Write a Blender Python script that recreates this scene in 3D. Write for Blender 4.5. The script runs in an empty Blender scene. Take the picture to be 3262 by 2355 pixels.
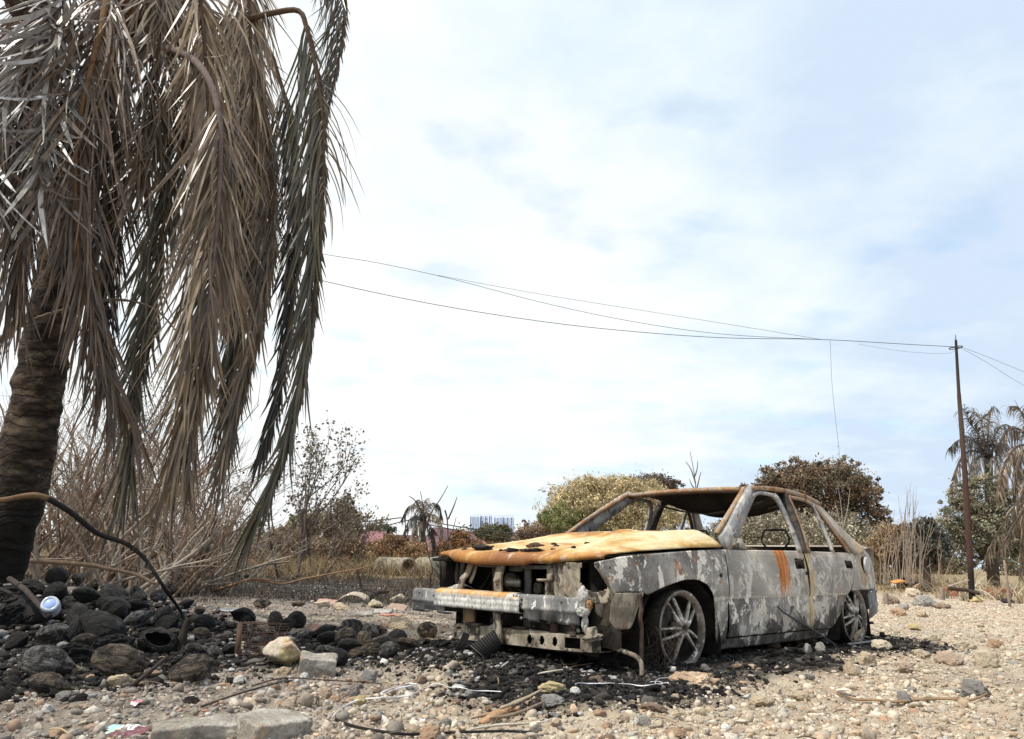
import bpy, math, random
import numpy as np
from mathutils import Vector, Matrix
SC = bpy.context.scene
COL = SC.collection
rng = np.random.default_rng(7)
random.seed(7)

# ---------------------------------------------------------------- camera
PITCH, ROLL, FPX, CAMZ = math.radians(14.1726), math.radians(1.2848), 2383.99, 0.632
PW, PH = 3262.0, 2355.0
_f = np.array([0, math.cos(PITCH), math.sin(PITCH)])
_r0 = np.array([1.0, 0, 0]); _u0 = np.cross(_r0, _f)
_r = _r0 * math.cos(ROLL) + _u0 * math.sin(ROLL)
_u = -_r0 * math.sin(ROLL) + _u0 * math.cos(ROLL)
cd = bpy.data.cameras.new('camera'); cam = bpy.data.objects.new('camera', cd); COL.objects.link(cam)
cd.sensor_fit = 'HORIZONTAL'; cd.sensor_width = 36.0; cd.lens = 36.0 * FPX / PW
cd.clip_start = 0.05; cd.clip_end = 6000
M = Matrix.Identity(4)
for i in range(3):
    M[i][0], M[i][1], M[i][2] = _r[i], _u[i], -_f[i]
M[2][3] = CAMZ
cam.matrix_world = M
SC.camera = cam

# ---------------------------------------------------------------- sky, sun, exposure
SUN_DIR = Vector((-0.46, -0.20, 0.86)).normalized()
elev = math.asin(SUN_DIR.z); azim = math.atan2(SUN_DIR.x, SUN_DIR.y)
w = bpy.data.worlds.new('World'); SC.world = w; w.use_nodes = True
nt = w.node_tree; nt.nodes.clear()
def wn(t, **k):
    n = nt.nodes.new(t)
    for a, b in k.items(): setattr(n, a, b)
    return n
def wl(a, b): nt.links.new(a, b)
out = wn('ShaderNodeOutputWorld'); bg = wn('ShaderNodeBackground'); wl(bg.outputs[0], out.inputs[0])
bg.inputs[1].default_value = 0.10
sky = wn('ShaderNodeTexSky', sky_type='NISHITA'); sky.sun_disc = False
sky.sun_elevation = elev; sky.sun_rotation = azim
tc = wn('ShaderNodeTexCoord'); sep = wn('ShaderNodeSeparateXYZ'); wl(tc.outputs['Generated'], sep.inputs[0])
def wmath(op, a, b=None, clamp=False):
    n = wn('ShaderNodeMath', operation=op); n.use_clamp = clamp
    for i, v in enumerate((a, b)):
        if v is None: continue
        if isinstance(v, (int, float)): n.inputs[i].default_value = v
        else: wl(v, n.inputs[i])
    return n.outputs[0]
zc = wmath('ADD', wmath('MAXIMUM', sep.outputs[2], 0.0), 0.16)
cx = wmath('DIVIDE', sep.outputs[0], zc); cy = wmath('DIVIDE', sep.outputs[1], zc)
cv = wn('ShaderNodeCombineXYZ'); wl(cx, cv.inputs[0]); wl(cy, cv.inputs[1])
def wnoise(scale, detail, rough, loc):
    mp = wn('ShaderNodeMapping'); mp.inputs[1].default_value = loc; wl(cv.outputs[0], mp.inputs[0])
    n = wn('ShaderNodeTexNoise'); n.inputs['Scale'].default_value = scale; n.inputs['Detail'].default_value = detail
    n.inputs['Roughness'].default_value = rough; wl(mp.outputs[0], n.inputs['Vector']); return n.outputs[0]
def wramp(fac, stops):
    r = wn('ShaderNodeValToRGB')
    while len(r.color_ramp.elements) < len(stops): r.color_ramp.elements.new(0.5)
    for e, (p, c) in zip(r.color_ramp.elements, stops): e.position = p; e.color = (*c, 1)
    wl(fac, r.inputs[0]); return r.outputs[0]
big = wnoise(0.42, 5, 0.5, (2.3, 1.1, 0)); med = wnoise(2.3, 7, 0.58, (5.2, 0.4, 0)); hole = wnoise(3.4, 5, 0.5, (0.7, 8.3, 0))
right = wmath('MULTIPLY', wmath('ADD', sep.outputs[0], 0.0), 0.42)
dens = wmath('ADD', wmath('ADD', wmath('MULTIPLY', big, 0.6), wmath('MULTIPLY', med, 0.5)), right)
cloud = wramp(dens, [(0.46, (10.3, 10.6, 10.6)), (0.55, (9.6, 10.2, 10.5)), (0.63, (8.4, 9.5, 10.4)), (0.75, (6.8, 8.1, 9.8))])
mixn = wn('ShaderNodeMix', data_type='RGBA')
cov = wramp(hole, [(0.31, (1, 1, 1)), (0.44, (0, 0, 0))])
cf = wmath('MULTIPLY', cov, 0.26)
gain = wn('ShaderNodeVectorMath', operation='MULTIPLY'); gain.inputs[1].default_value = (1.9, 2.5, 2.4); wl(sky.outputs[0], gain.inputs[0])
wl(cf, mixn.inputs[0]); wl(cloud, mixn.inputs[6]); wl(gain.outputs[0], mixn.inputs[7]); wl(mixn.outputs[2], bg.inputs[0])
sd = bpy.data.lights.new('sun', 'SUN'); sd.energy = 4.4; sd.angle = math.radians(1.0); sd.color = (1, 0.95, 0.87)
so = bpy.data.objects.new('sun', sd); COL.objects.link(so)
so.rotation_euler = SUN_DIR.to_track_quat('Z', 'Y').to_euler()
SC.view_settings.view_transform = 'Standard'; SC.view_settings.look = 'None'
SC.view_settings.exposure = 0.0; SC.view_settings.gamma = 1.0
SC.cycles.use_denoising = True
SC.cycles.max_bounces = 6; SC.cycles.transparent_max_bounces = 6

# ---------------------------------------------------------------- helpers: projection, noise, ground height
FS = 1.43891                                      # full-view picture unit -> photograph pixel
def rayF(fx, fy):
    px, py = fx * FS, fy * FS
    return _f + _r * (px - PW / 2) / FPX - _u * (py - PH / 2) / FPX
CP = np.array([0, 0, CAMZ])
def at(fx, fy, Y):
    d = rayF(fx, fy); return CP + d * (Y / d[1])
def _hash(ix, iy, iz, seed):
    h = (ix.astype(np.int64) * 374761393 + iy.astype(np.int64) * 668265263 + iz.astype(np.int64) * 2147483647 + seed * 974634777) & 0x7fffffff
    h = ((h ^ (h >> 13)) * 1274126177) & 0x7fffffff
    h = ((h ^ (h >> 16)) * 668265263) & 0x7fffffff
    return ((h ^ (h >> 15)) & 0xffff) / 65535.0
def vnoise(P, seed=0):
    P = np.asarray(P, float); I = np.floor(P); F = P - I; F = F * F * (3 - 2 * F); I = I.astype(np.int64)
    o = 0
    for a in (0, 1):
        for b in (0, 1):
            for c in (0, 1):
                wgt = (F[..., 0] if a else 1 - F[..., 0]) * (F[..., 1] if b else 1 - F[..., 1]) * (F[..., 2] if c else 1 - F[..., 2])
                o = o + wgt * _hash(I[..., 0] + a, I[..., 1] + b, I[..., 2] + c, seed)
    return o * 2 - 1
def fbm(P, octv=4, seed=0, gain=0.5):
    P = np.asarray(P, float); o = 0; a = 1.0; s = 0
    for k in range(octv):
        o = o + a * vnoise(P * (2.03 ** k) + 17.3 * k, seed + k); s += a; a *= gain
    return o / s
def sstep(a, b, x):
    t = np.clip((x - a) / (b - a), 0, 1); return t * t * (3 - 2 * t)
CAR_ROT = math.radians(222.842); CAR_LOC = np.array([1.433, 6.199, 0.0])
def to_car(x, y):
    c, s = math.cos(-CAR_ROT), math.sin(-CAR_ROT); dx, dy = x - CAR_LOC[0], y - CAR_LOC[1]
    return c * dx - s * dy, s * dx + c * dy
def car_w(p):
    c, s = math.cos(CAR_ROT), math.sin(CAR_ROT)
    return np.array([c * p[0] - s * p[1] + CAR_LOC[0], s * p[0] + c * p[1] + CAR_LOC[1], p[2]])
PALM = np.array([-3.95, 6.3])
def char_car(x, y):
    cxx, cyy = to_car(x, y)
    n = 0.28 * fbm(np.stack([x * 1.6, y * 1.6, 0 * x], -1), 3, 11)
    dx = np.maximum(np.abs(cxx - 0.15) - 2.15, 0); dy = np.maximum(np.abs(cyy) - 0.95, 0)
    return 1 - sstep(0.0, 0.80, np.hypot(dx * 1.05, dy * 1.25) + n * 1.5)
def char_heap(x, y):
    n = 0.5 * fbm(np.stack([x * 1.1, y * 1.1, 0 * x + 4], -1), 3, 12)
    d = np.hypot((x + 2.75) / 1.75, (y - 5.2) / 1.45) + n
    return 1 - sstep(0.75, 1.35, d)
def char_field(x, y):
    n = 0.45 * fbm(np.stack([x * 0.25, y * 0.25, 0 * x + 9], -1), 3, 13)
    a = sstep(9.0, 11.5, y + n * 3) * (1 - sstep(21, 26, y + n * 4)) * (1 - sstep(1.5, 4.5, x - 0.10 * y + n * 2))
    return a * 0.85
def gz(x, y):
    x = np.asarray(x, float); y = np.asarray(y, float); P = np.stack([x, y, 0 * x], -1)
    near = 1 / (1 + (np.hypot(x, y) / 14) ** 2)
    h = 0.035 * fbm(P * 0.8, 3, 1) + near * (0.032 * fbm(P * 4.0, 3, 2) + 0.024 * np.abs(fbm(P * 9, 2, 4)) + 0.017 * fbm(P * 19, 3, 3, 0.65))
    h = h + 0.36 * np.exp(-(((x - PALM[0]) / 1.7) ** 2 + ((y - PALM[1] - 0.2) / 1.35) ** 2))
    h = h + 0.035 * char_car(x, y) - 0.02
    fx, fy = to_car(x, y)
    h = h + 0.05 * np.exp(-(((fx - 2.15) / 0.35) ** 2 + ((fy - 0.1) / 0.6) ** 2))
    h = h - 0.06 * sstep(30, 60, y) * 0
    return h
def ground(fx, fy):
    d = rayF(fx, fy); t0, t = 1.0, 1.0
    while t < 400:
        p = CP + d * t
        if p[2] < gz(p[0], p[1]): break
        t0 = t; t *= 1.03
    for _ in range(30):
        m = (t0 + t) / 2; p = CP + d * m
        if p[2] < gz(p[0], p[1]): t = m
        else: t0 = m
    return CP + d * t
def g3(x, y, dz=0.0): return np.array([x, y, float(gz(x, y)) + dz])
def C3(x, y): return x / 2.499 / FS, (1700 + y / 2.499) / FS           # enlarged views of the photograph -> full-view unit
def C4(x, y): return (800 + x / 2.499) / FS, (1700 + y / 2.499) / FS
def C2(x, y): return (2050 + x / 2.339) / FS, (1500 + y / 2.339) / FS
def C1(x, y): return (1280 + x / 2.339) / FS, (1500 + y / 2.339) / FS
def CR(x, y): return (2300 + x / 2.3576) / FS, (1850 + y / 2.3576) / FS
def CB(x, y): return (1500 + x / 2.52) / FS, (2050 + y / 2.52) / FS
def CT(x, y): return (2700 + x / 4.0356) / FS, (1650 + y / 4.0356) / FS

# ---------------------------------------------------------------- helpers: meshes and objects
class MB:
    def __init__(s): s.v = []; s.c = []; s.f = []; s.n = 0
    def add(s, v, f, col=(0.5, 0.5, 0.5)):
        v = np.asarray(v, float).reshape(-1, 3); f = np.asarray(f, np.int64)
        c = np.asarray(col, float)
        if c.ndim == 1: c = np.tile(c, (len(v), 1))
        s.v.append(v); s.c.append(c); s.f.append(f + s.n); s.n += len(v); return s
    def xf(s, fn):
        s.v = [fn(v) for v in s.v]; return s
    def mesh(s, name, m, smooth=False):
        me = bpy.data.meshes.new(name)
        V = np.concatenate(s.v); Cc = np.concatenate(s.c)
        lt = np.concatenate([np.full(len(f), f.shape[1]) for f in s.f]); li = np.concatenate([f.ravel() for f in s.f])
        me.vertices.add(len(V)); me.vertices.foreach_set('co', V.astype(np.float32).ravel())
        me.loops.add(len(li)); me.loops.foreach_set('vertex_index', li.astype(np.int32))
        me.polygons.add(len(lt)); st = np.concatenate([[0], np.cumsum(lt)[:-1]])
        me.polygons.foreach_set('loop_start', st.astype(np.int32)); me.polygons.foreach_set('loop_total', lt.astype(np.int32))
        me.update(calc_edges=True)
        a = me.attributes.new('Col', 'FLOAT_COLOR', 'POINT')
        a.data.foreach_set('color', np.concatenate([Cc, np.ones((len(Cc), 1))], 1).astype(np.float32).ravel())
        me.validate()
        if smooth: me.polygons.foreach_set('use_smooth', np.ones(len(me.polygons), bool))
        me.materials.append(m); return me
    def build(s, name, m, parent=None, smooth=False, loc=None):
        return link(name, s.mesh(name, m, smooth), parent, loc)
def link(name, data, parent=None, loc=None, rot=None, scale=None):
    o = bpy.data.objects.new(name, data); COL.objects.link(o)
    if parent is not None: o.parent = parent
    if loc is not None: o.location = [float(q) for q in loc]
    if rot is not None: o.rotation_euler = rot
    if scale is not None: o.scale = scale if hasattr(scale, '__len__') else (scale,) * 3
    return o
def tag(o, label=None, cat=None, group=None, kind=None):
    if label: o['label'] = label
    if cat: o['category'] = cat
    if group: o['group'] = group
    if kind: o['kind'] = kind
    return o
def empty(name, loc=(0, 0, 0), rz=0.0):
    o = link(name, None, None, loc, (0, 0, rz)); o.empty_display_size = 0.2; return o
def nrm(v):
    v = np.asarray(v, float); return v / (np.linalg.norm(v, axis=-1, keepdims=True) + 1e-12)
def resample(pts, n):
    pts = np.asarray(pts, float); k = len(pts)
    t = np.linspace(0, k - 1, n); i = np.clip(t.astype(int), 0, k - 2); u = (t - i)[:, None]
    g = lambda j: pts[np.clip(j, 0, k - 1)]
    p0, p1, p2, p3 = g(i - 1), g(i), g(i + 1), g(i + 2)
    return 0.5 * (2 * p1 + (p2 - p0) * u + (2 * p0 - 5 * p1 + 4 * p2 - p3) * u ** 2 + (3 * p1 - p0 - 3 * p2 + p3) * u ** 3)
def tube(pts, rad, sides=6, cap=True):
    pts = np.asarray(pts, float); n = len(pts); rad = np.broadcast_to(np.asarray(rad, float), (n,))
    T = nrm(np.gradient(pts, axis=0)); a = np.array([0.0, 0, 1]) if abs(T[0, 2]) < 0.9 else np.array([1.0, 0, 0])
    x = nrm(np.cross(T[0], a)); X = [x]
    for i in range(1, n):
        x = x - T[i] * (x @ T[i]); x = nrm(x); X.append(x)
    X = np.array(X); Yv = np.cross(T, X)
    ang = np.arange(sides) * 2 * math.pi / sides
    v = pts[:, None] + rad[:, None, None] * (X[:, None] * np.cos(ang)[None, :, None] + Yv[:, None] * np.sin(ang)[None, :, None])
    i, j = np.meshgrid(np.arange(n - 1), np.arange(sides), indexing='ij'); j2 = (j + 1) % sides
    f = np.stack([i * sides + j, i * sides + j2, (i + 1) * sides + j2, (i + 1) * sides + j], -1).reshape(-1, 4)
    v = v.reshape(-1, 3)
    if cap:
        v = np.concatenate([v, pts[:1], pts[-1:]]); k = np.arange(sides); k2 = (k + 1) % sides; c0, c1 = n * sides, n * sides + 1
        f = np.concatenate([f, np.stack([k2, k, 0 * k + c0, 0 * k + c0], -1), np.stack([(n - 1) * sides + k, (n - 1) * sides + k2, 0 * k + c1, 0 * k + c1], -1)])
        tri = f[-2 * sides:, :3]; return v, f[:-2 * sides], tri
    return v, f, np.zeros((0, 3), int)
def add_tube(mb, pts, rad, sides=6, col=(0.5,) * 3, cap=True):
    v, f, t = tube(pts, rad, sides, cap); n0 = mb.n
    mb.add(v, f, col)
    if len(t): mb.f.append(t + n0)
    return mb
def add_bar(mb, pts, w, h, side, col=(0.5,) * 3):
    """rectangular section swept along pts; w along `side`, h across."""
    pts = np.asarray(pts, float); n = len(pts); T = nrm(np.gradient(pts, axis=0))
    S = np.broadcast_to(np.asarray(side, float), (n, 3)); S = nrm(S - T * (S * T).sum(1, keepdims=True)); U = np.cross(T, S)
    w = np.broadcast_to(np.asarray(w, float), (n,))[:, None] / 2; h = np.broadcast_to(np.asarray(h, float), (n,))[:, None] / 2
    v = np.stack([pts - S * w - U * h, pts + S * w - U * h, pts + S * w + U * h, pts - S * w + U * h], 1).reshape(-1, 3)
    f = [[i * 4 + j, i * 4 + (j + 1) % 4, i * 4 + 4 + (j + 1) % 4, i * 4 + 4 + j] for i in range(n - 1) for j in range(4)]
    f += [[3, 2, 1, 0], [n * 4 - 4, n * 4 - 3, n * 4 - 2, n * 4 - 1]]
    return mb.add(v, f, col)
def add_box(mb, lo, hi, col=(0.5,) * 3, R=None, c=None):
    lo, hi = np.array(lo, float), np.array(hi, float)
    v = np.array([[x, y, z] for z in (0, 1) for y in (0, 1) for x in (0, 1)]) * (hi - lo) + lo
    if R is not None: v = v @ np.asarray(R).T
    if c is not None: v = v + c
    return mb.add(v, [[0, 2, 3, 1], [4, 5, 7, 6], [0, 1, 5, 4], [2, 6, 7, 3], [0, 4, 6, 2], [1, 3, 7, 5]], col)
def add_grid(mb, V, col=(0.5,) * 3, keep=None):
    V = np.asarray(V, float); a, b = V.shape[:2]
    i, j = np.meshgrid(np.arange(a - 1), np.arange(b - 1), indexing='ij')
    f = np.stack([i * b + j, (i + 1) * b + j, (i + 1) * b + j + 1, i * b + j + 1], -1)
    if keep is not None: f = f[keep]
    c = np.asarray(col, float)
    if c.ndim == 3: c = c.reshape(-1, 3)
    return mb.add(V.reshape(-1, 3), f.reshape(-1, 4), c)
def add_lathe(mb, prof, n=32, axis='z', col=(0.5,) * 3):
    prof = np.asarray(prof, float); a = np.arange(n + 1) * 2 * math.pi / n
    V = np.stack([prof[:, 0][None] * np.cos(a)[:, None], prof[:, 0][None] * np.sin(a)[:, None], np.broadcast_to(prof[:, 1], (n + 1, len(prof)))], -1)
    if axis == 'y': V = V[..., [0, 2, 1]]
    if axis == 'x': V = V[..., [2, 0, 1]]
    return add_grid(mb, V, col)
def solid(o, t, off=-1.0):
    m = o.modifiers.new('thick', 'SOLIDIFY'); m.thickness = t; m.offset = off; return o
def icos(sub):
    t = (1 + 5 ** 0.5) / 2
    v = [(-1, t, 0), (1, t, 0), (-1, -t, 0), (1, -t, 0), (0, -1, t), (0, 1, t), (0, -1, -t), (0, 1, -t), (t, 0, -1), (t, 0, 1), (-t, 0, -1), (-t, 0, 1)]
    f = [(0, 11, 5), (0, 5, 1), (0, 1, 7), (0, 7, 10), (0, 10, 11), (1, 5, 9), (5, 11, 4), (11, 10, 2), (10, 7, 6), (7, 1, 8), (3, 9, 4), (3, 4, 2), (3, 2, 6), (3, 6, 8), (3, 8, 9), (4, 9, 5), (2, 4, 11), (6, 2, 10), (8, 6, 7), (9, 8, 1)]
    v = [tuple(nrm(np.array(p, float))) for p in v]
    for _ in range(sub):
        mid = {}; nf = []
        def m(a, b):
            k = (min(a, b), max(a, b))
            if k not in mid:
                v.append(tuple(nrm((np.array(v[a]) + np.array(v[b])) / 2))); mid[k] = len(v) - 1
            return mid[k]
        for a, b, c in f:
            x, y, z = m(a, b), m(b, c), m(c, a); nf += [(a, x, z), (b, y, x), (c, z, y), (x, y, z)]
        f = nf
    return np.array(v), np.array(f)
ICO = [icos(k) for k in range(5)]
def rock_verts(seed, sub=3, flat=9, rough=0.10, lump=0.22):
    r = np.random.default_rng(seed); v, f = ICO[sub]; v = v.copy()
    v = v * (1 + lump * fbm(v * 1.3 + seed * 3.1, 2, seed))[:, None]
    for _ in range(flat):
        n = nrm(r.normal(size=3)); d = v @ n; t = r.uniform(0.55, 0.85); v = v - np.maximum(d - t, 0)[:, None] * n * 0.92
    v = v * (1 + rough * 1.7 * fbm(v * 3.2 + seed, 4, seed + 5, 0.62) + rough * 0.5 * fbm(v * 13 + seed, 2, seed + 8))[:, None]
    return v, f
# ---------------------------------------------------------------- materials
class G:
    def __init__(s, name, rough=0.85, spec=0.2, metal=0.0):
        s.m = bpy.data.materials.new(name); s.m.use_nodes = True; s.nt = s.m.node_tree
        s.b = s.nt.nodes['Principled BSDF']; s.b.inputs['Roughness'].default_value = rough
        s.b.inputs['Specular IOR Level'].default_value = spec; s.b.inputs['Metallic'].default_value = metal
        t = s.new('ShaderNodeTexCoord'); s.obj = t.outputs['Object']; s.gen = t.outputs['Generated']
        g = s.new('ShaderNodeNewGeometry'); s.pos = g.outputs['Position']
    def new(s, t, **k):
        n = s.nt.nodes.new(t)
        for a, b in k.items(): setattr(n, a, b)
        return n
    def put(s, sock, v):
        if isinstance(v, (int, float)): sock.default_value = v
        elif isinstance(v, tuple): sock.default_value = v if len(v) == 4 or sock.type == 'VECTOR' else (*v, 1)
        else: s.nt.links.new(v, sock)
    def map(s, vec, scale=(1, 1, 1), loc=(0, 0, 0)):
        n = s.new('ShaderNodeMapping'); n.inputs[3].default_value = scale; n.inputs[1].default_value = loc; s.put(n.inputs[0], vec); return n.outputs[0]
    def noise(s, vec, scale, detail=5, rough=0.55, dist=0.0):
        n = s.new('ShaderNodeTexNoise'); n.inputs['Scale'].default_value = scale; n.inputs['Detail'].default_value = detail
        n.inputs['Roughness'].default_value = rough; n.inputs['Distortion'].default_value = dist; s.put(n.inputs['Vector'], vec); return n.outputs[0]
    def voro(s, vec, scale):
        n = s.new('ShaderNodeTexVoronoi'); n.inputs['Scale'].default_value = scale; s.put(n.inputs['Vector'], vec); return n.outputs
    def math(s, op, a, b=0.0, clamp=False):
        n = s.new('ShaderNodeMath', operation=op); n.use_clamp = clamp; s.put(n.inputs[0], a); s.put(n.inputs[1], b); return n.outputs[0]
    def step(s, v, lo, hi):
        n = s.new('ShaderNodeMapRange'); n.interpolation_type = 'SMOOTHSTEP'; s.put(n.inputs[0], v); s.put(n.inputs[1], lo); s.put(n.inputs[2], hi); return n.outputs[0]
    def mix(s, fac, a, b, blend='MIX'):
        n = s.new('ShaderNodeMix', data_type='RGBA', blend_type=blend); s.put(n.inputs[0], fac); s.put(n.inputs[6], a); s.put(n.inputs[7], b); return n.outputs[2]
    def ramp(s, fac, stops):
        r = s.new('ShaderNodeValToRGB')
        while len(r.color_ramp.elements) < len(stops): r.color_ramp.elements.new(0.5)
        for e, (p, c) in zip(r.color_ramp.elements, stops): e.position = p; e.color = (*c, 1)
        s.put(r.inputs[0], fac); return r.outputs[0]
    def attr(s, n='Col'):
        a = s.new('ShaderNodeAttribute'); a.attribute_name = n; return a.outputs['Color']
    def sep(s, v):
        n = s.new('ShaderNodeSeparateXYZ'); s.put(n.inputs[0], v); return n.outputs
    def bump(s, h, strength=0.4, dist=0.01):
        n = s.new('ShaderNodeBump'); n.inputs['Strength'].default_value = strength; n.inputs['Distance'].default_value = dist
        s.put(n.inputs['Height'], h); s.nt.links.new(n.outputs[0], s.b.inputs['Normal']); return s
    def col(s, c): s.put(s.b.inputs['Base Color'], c); return s
    def vary(s, c, vec, scale, lo=0.65, hi=1.35, detail=5):
        n = s.noise(vec, scale, detail, 0.65); v = s.ramp(n, [(0.25, (lo,) * 3), (0.75, (hi,) * 3)]); return s.mix(1.0, c, v, 'MULTIPLY')

def attr_mat(name, scale=30, lo=0.6, hi=1.4, bump=0.5, dist=0.006, rough=0.92, trans=0.0, stretch=(1, 1, 1), spec=0.15):
    g = G(name, rough, spec); v = g.map(g.obj, stretch)
    g.col(g.vary(g.attr(), v, scale, lo, hi))
    if bump: g.bump(g.noise(v, scale * 1.7, 5, 0.7), bump, dist)
    if trans:
        tr = g.new('ShaderNodeBsdfTranslucent'); g.put(tr.inputs[0], g.attr()); ms = g.new('ShaderNodeMixShader'); ms.inputs[0].default_value = trans
        o = g.nt.nodes['Material Output']; g.nt.links.new(g.b.outputs[0], ms.inputs[1]); g.nt.links.new(tr.outputs[0], ms.inputs[2]); g.nt.links.new(ms.outputs[0], o.inputs[0])
    return g.m
M_STONE = attr_mat('stone', 26, 0.62, 1.32, 0.7, 0.012)
M_GRAVEL = attr_mat('gravel_stone', 45, 0.7, 1.3, 0.5, 0.006)
M_FROND = attr_mat('dry_frond', 6, 0.5, 1.55, 0, rough=0.38, trans=0.15, stretch=(3, 3, 0.8), spec=0.5)
M_TWIG = attr_mat('twig', 14, 0.6, 1.4, 0, rough=0.9)
M_LEAF = attr_mat('tree_leaf', 3, 0.75, 1.25, 0, rough=0.75, trans=0.2)
M_GRASS = attr_mat('dry_blades', 3, 0.8, 1.2, 0, rough=0.9, trans=0.2)
M_PAINTED = attr_mat('plain', 20, 0.85, 1.12, 0.15, 0.003, rough=0.8)
M_WIRE = attr_mat('wire', 5, 0.9, 1.1, 0, rough=0.6)

def burnt_paint():
    g = G('burnt_paint', 0.72, 0.25); o = g.obj; x, y, z = g.sep(o)
    warp = g.noise(g.map(o, (1, 1, 0.8)), 2.2, 4, 0.55)
    base = g.ramp(g.noise(o, 2.6, 7, 0.62, 0.4), [(0.34, (0.09, 0.086, 0.082)), (0.44, (0.19, 0.187, 0.183)), (0.54, (0.31, 0.307, 0.30)), (0.66, (0.48, 0.47, 0.445))])
    flake = g.step(g.noise(g.map(o, (1, 1, 0.75)), 7.5, 10, 0.72, 0.6), 0.52, 0.55)
    upper = g.math('MULTIPLY', g.step(z, 0.40, 0.44), g.step(x, 0.95, 0.45)); bigz = g.step(g.noise(o, 1.7, 3), 0.50, 0.62)
    zone = g.math('SUBTRACT', 1.0, g.math('MULTIPLY', upper, g.math('SUBTRACT', 0.92, g.math('MULTIPLY', bigz, 0.55))))
    smooth = g.ramp(g.noise(g.map(o, (1, 1, 1.2), (2, 2, 2)), 2.1, 4, 0.5, 0.6), [(0.30, (0.19, 0.182, 0.172)), (0.46, (0.34, 0.328, 0.31)), (0.58, (0.46, 0.447, 0.42)), (0.72, (0.60, 0.585, 0.55))])
    base = g.mix(g.math('MULTIPLY', upper, 0.85), base, smooth)
    wave = g.step(g.math('ABSOLUTE', g.math('SUBTRACT', g.noise(g.map(o, (1, 1, 1), (6, 2, 1)), 2.3, 3, 0.5, 0.8), 0.5)), 0.035, 0.0)
    base = g.mix(g.math('MULTIPLY', g.math('MULTIPLY', wave, upper), 0.55), base, (0.66, 0.65, 0.61))
    c = g.mix(g.math('MULTIPLY', g.math('MULTIPLY', flake, zone), 0.92), base, (0.82, 0.80, 0.75))
    fl2 = g.step(g.noise(g.map(o, (1, 1, 0.7), (3, 1, 2)), 11, 10, 0.7, 0.4), 0.60, 0.625)
    c = g.mix(g.math('MULTIPLY', g.math('MULTIPLY', fl2, zone), 0.8), c, (0.13, 0.12, 0.115))
    c = g.mix(g.math('MULTIPLY', g.step(g.math('ADD', z, g.math('MULTIPLY', warp, 0.12)), 0.72, 0.82), 0.40), c, (0.30, 0.22, 0.155))
    # soot licks low on the panels
    low = g.step(z, 0.46, 0.12); sn = g.noise(g.map(o, (1.1, 1, 0.9), (8, 0, 3)), 3.4, 9, 0.62, 0.7)
    soot = g.step(g.math('ADD', sn, g.math('MULTIPLY', low, 0.24)), 0.655, 0.69)
    c = g.mix(g.math('MULTIPLY', soot, 0.9), c, (0.055, 0.052, 0.05))
    pale = g.math('MULTIPLY', g.step(g.noise(g.map(o, (1, 1, 1), (1, 5, 7)), 5, 10, 0.68, 0.5), 0.54, 0.57), g.math('MULTIPLY', g.step(z, 0.42, 0.40), 0.8))
    c = g.mix(pale, c, (0.60, 0.58, 0.53))
    # warm dust in streaks and rust freckles
    stk = g.step(g.noise(g.map(o, (9, 9, 0.8)), 2.2, 5, 0.6), 0.56, 0.72)
    c = g.mix(g.math('MULTIPLY', stk, 0.30), c, (0.42, 0.33, 0.21))
    fx = g.math('MULTIPLY', g.step(x, 0.55, 1.0), g.step(z, 0.47, 0.56))
    rn = g.noise(g.map(o, (1, 1, 0.8), (4, 4, 4)), 8, 9, 0.7, 0.5)
    rust = g.step(g.math('ADD', rn, g.math('MULTIPLY', fx, 0.07)), 0.625, 0.67)
    c = g.mix(g.math('MULTIPLY', rust, 0.75), c, g.ramp(g.noise(o, 22, 4), [(0.35, (0.16, 0.06, 0.02)), (0.65, (0.50, 0.23, 0.07))]))
    # the long rust run on the front door and the ochre one at the door seam
    def run(xc, w, zlo, ztop, colr, k):
        wob = g.math('MULTIPLY', g.math('SUBTRACT', g.noise(g.map(o, (5, 1, 2.2)), 3, 8, 0.65), 0.5), 0.26)
        dx = g.math('ABSOLUTE', g.math('SUBTRACT', g.math('ADD', x, wob), xc))
        f = g.math('MULTIPLY', g.step(dx, w, w * 0.45), g.math('MULTIPLY', g.step(g.math('ADD', z, g.math('MULTIPLY', g.math('SUBTRACT', g.noise(g.map(o, (40, 1, 1)), 1.0, 4), 0.5), 0.30)), zlo - 0.02, zlo + 0.10), g.step(g.noise(g.map(o, (16, 1, 1.6)), 2, 6), 0.28, 0.42)))
        return g.mix(g.math('MULTIPLY', g.math('MULTIPLY', f, k), g.step(y, 0.2, 0.4)), c, colr)
    rc = g.ramp(g.noise(g.map(o, (20, 1, 2)), 3, 5), [(0.3, (0.24, 0.075, 0.018)), (0.55, (0.58, 0.21, 0.04)), (0.75, (0.66, 0.40, 0.18))])
    c = run(-0.075, 0.105, 0.42, 0.74, rc, 0.95)
    c = run(-0.47, 0.075, 0.16, 0.72, g.ramp(g.noise(g.map(o, (20, 1, 2), (3, 0, 0)), 3, 5), [(0.3, (0.36, 0.20, 0.05)), (0.7, (0.70, 0.60, 0.36))]), 0.85)
    c = run(-1.47, 0.06, 0.45, 0.8, (0.55, 0.38, 0.16), 0.6)
    edge = g.step(g.math('ABSOLUTE', g.math('SUBTRACT', z, 0.412)), 0.012, 0.004)
    c = g.mix(g.math('MULTIPLY', edge, 0.5), c, (0.68, 0.66, 0.60))
    c = g.mix(1.0, c, (1.05, 1.0, 0.93), 'MULTIPLY')
    g.col(g.vary(c, o, 60, 0.76, 1.22))
    g.bump(g.math('ADD', g.math('MULTIPLY', flake, 0.3), g.math('ADD', g.noise(o, 45, 5, 0.7), g.math('MULTIPLY', warp, 2.0))), 0.35, 0.006)
    return g.m
M_PAINT = burnt_paint()
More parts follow.
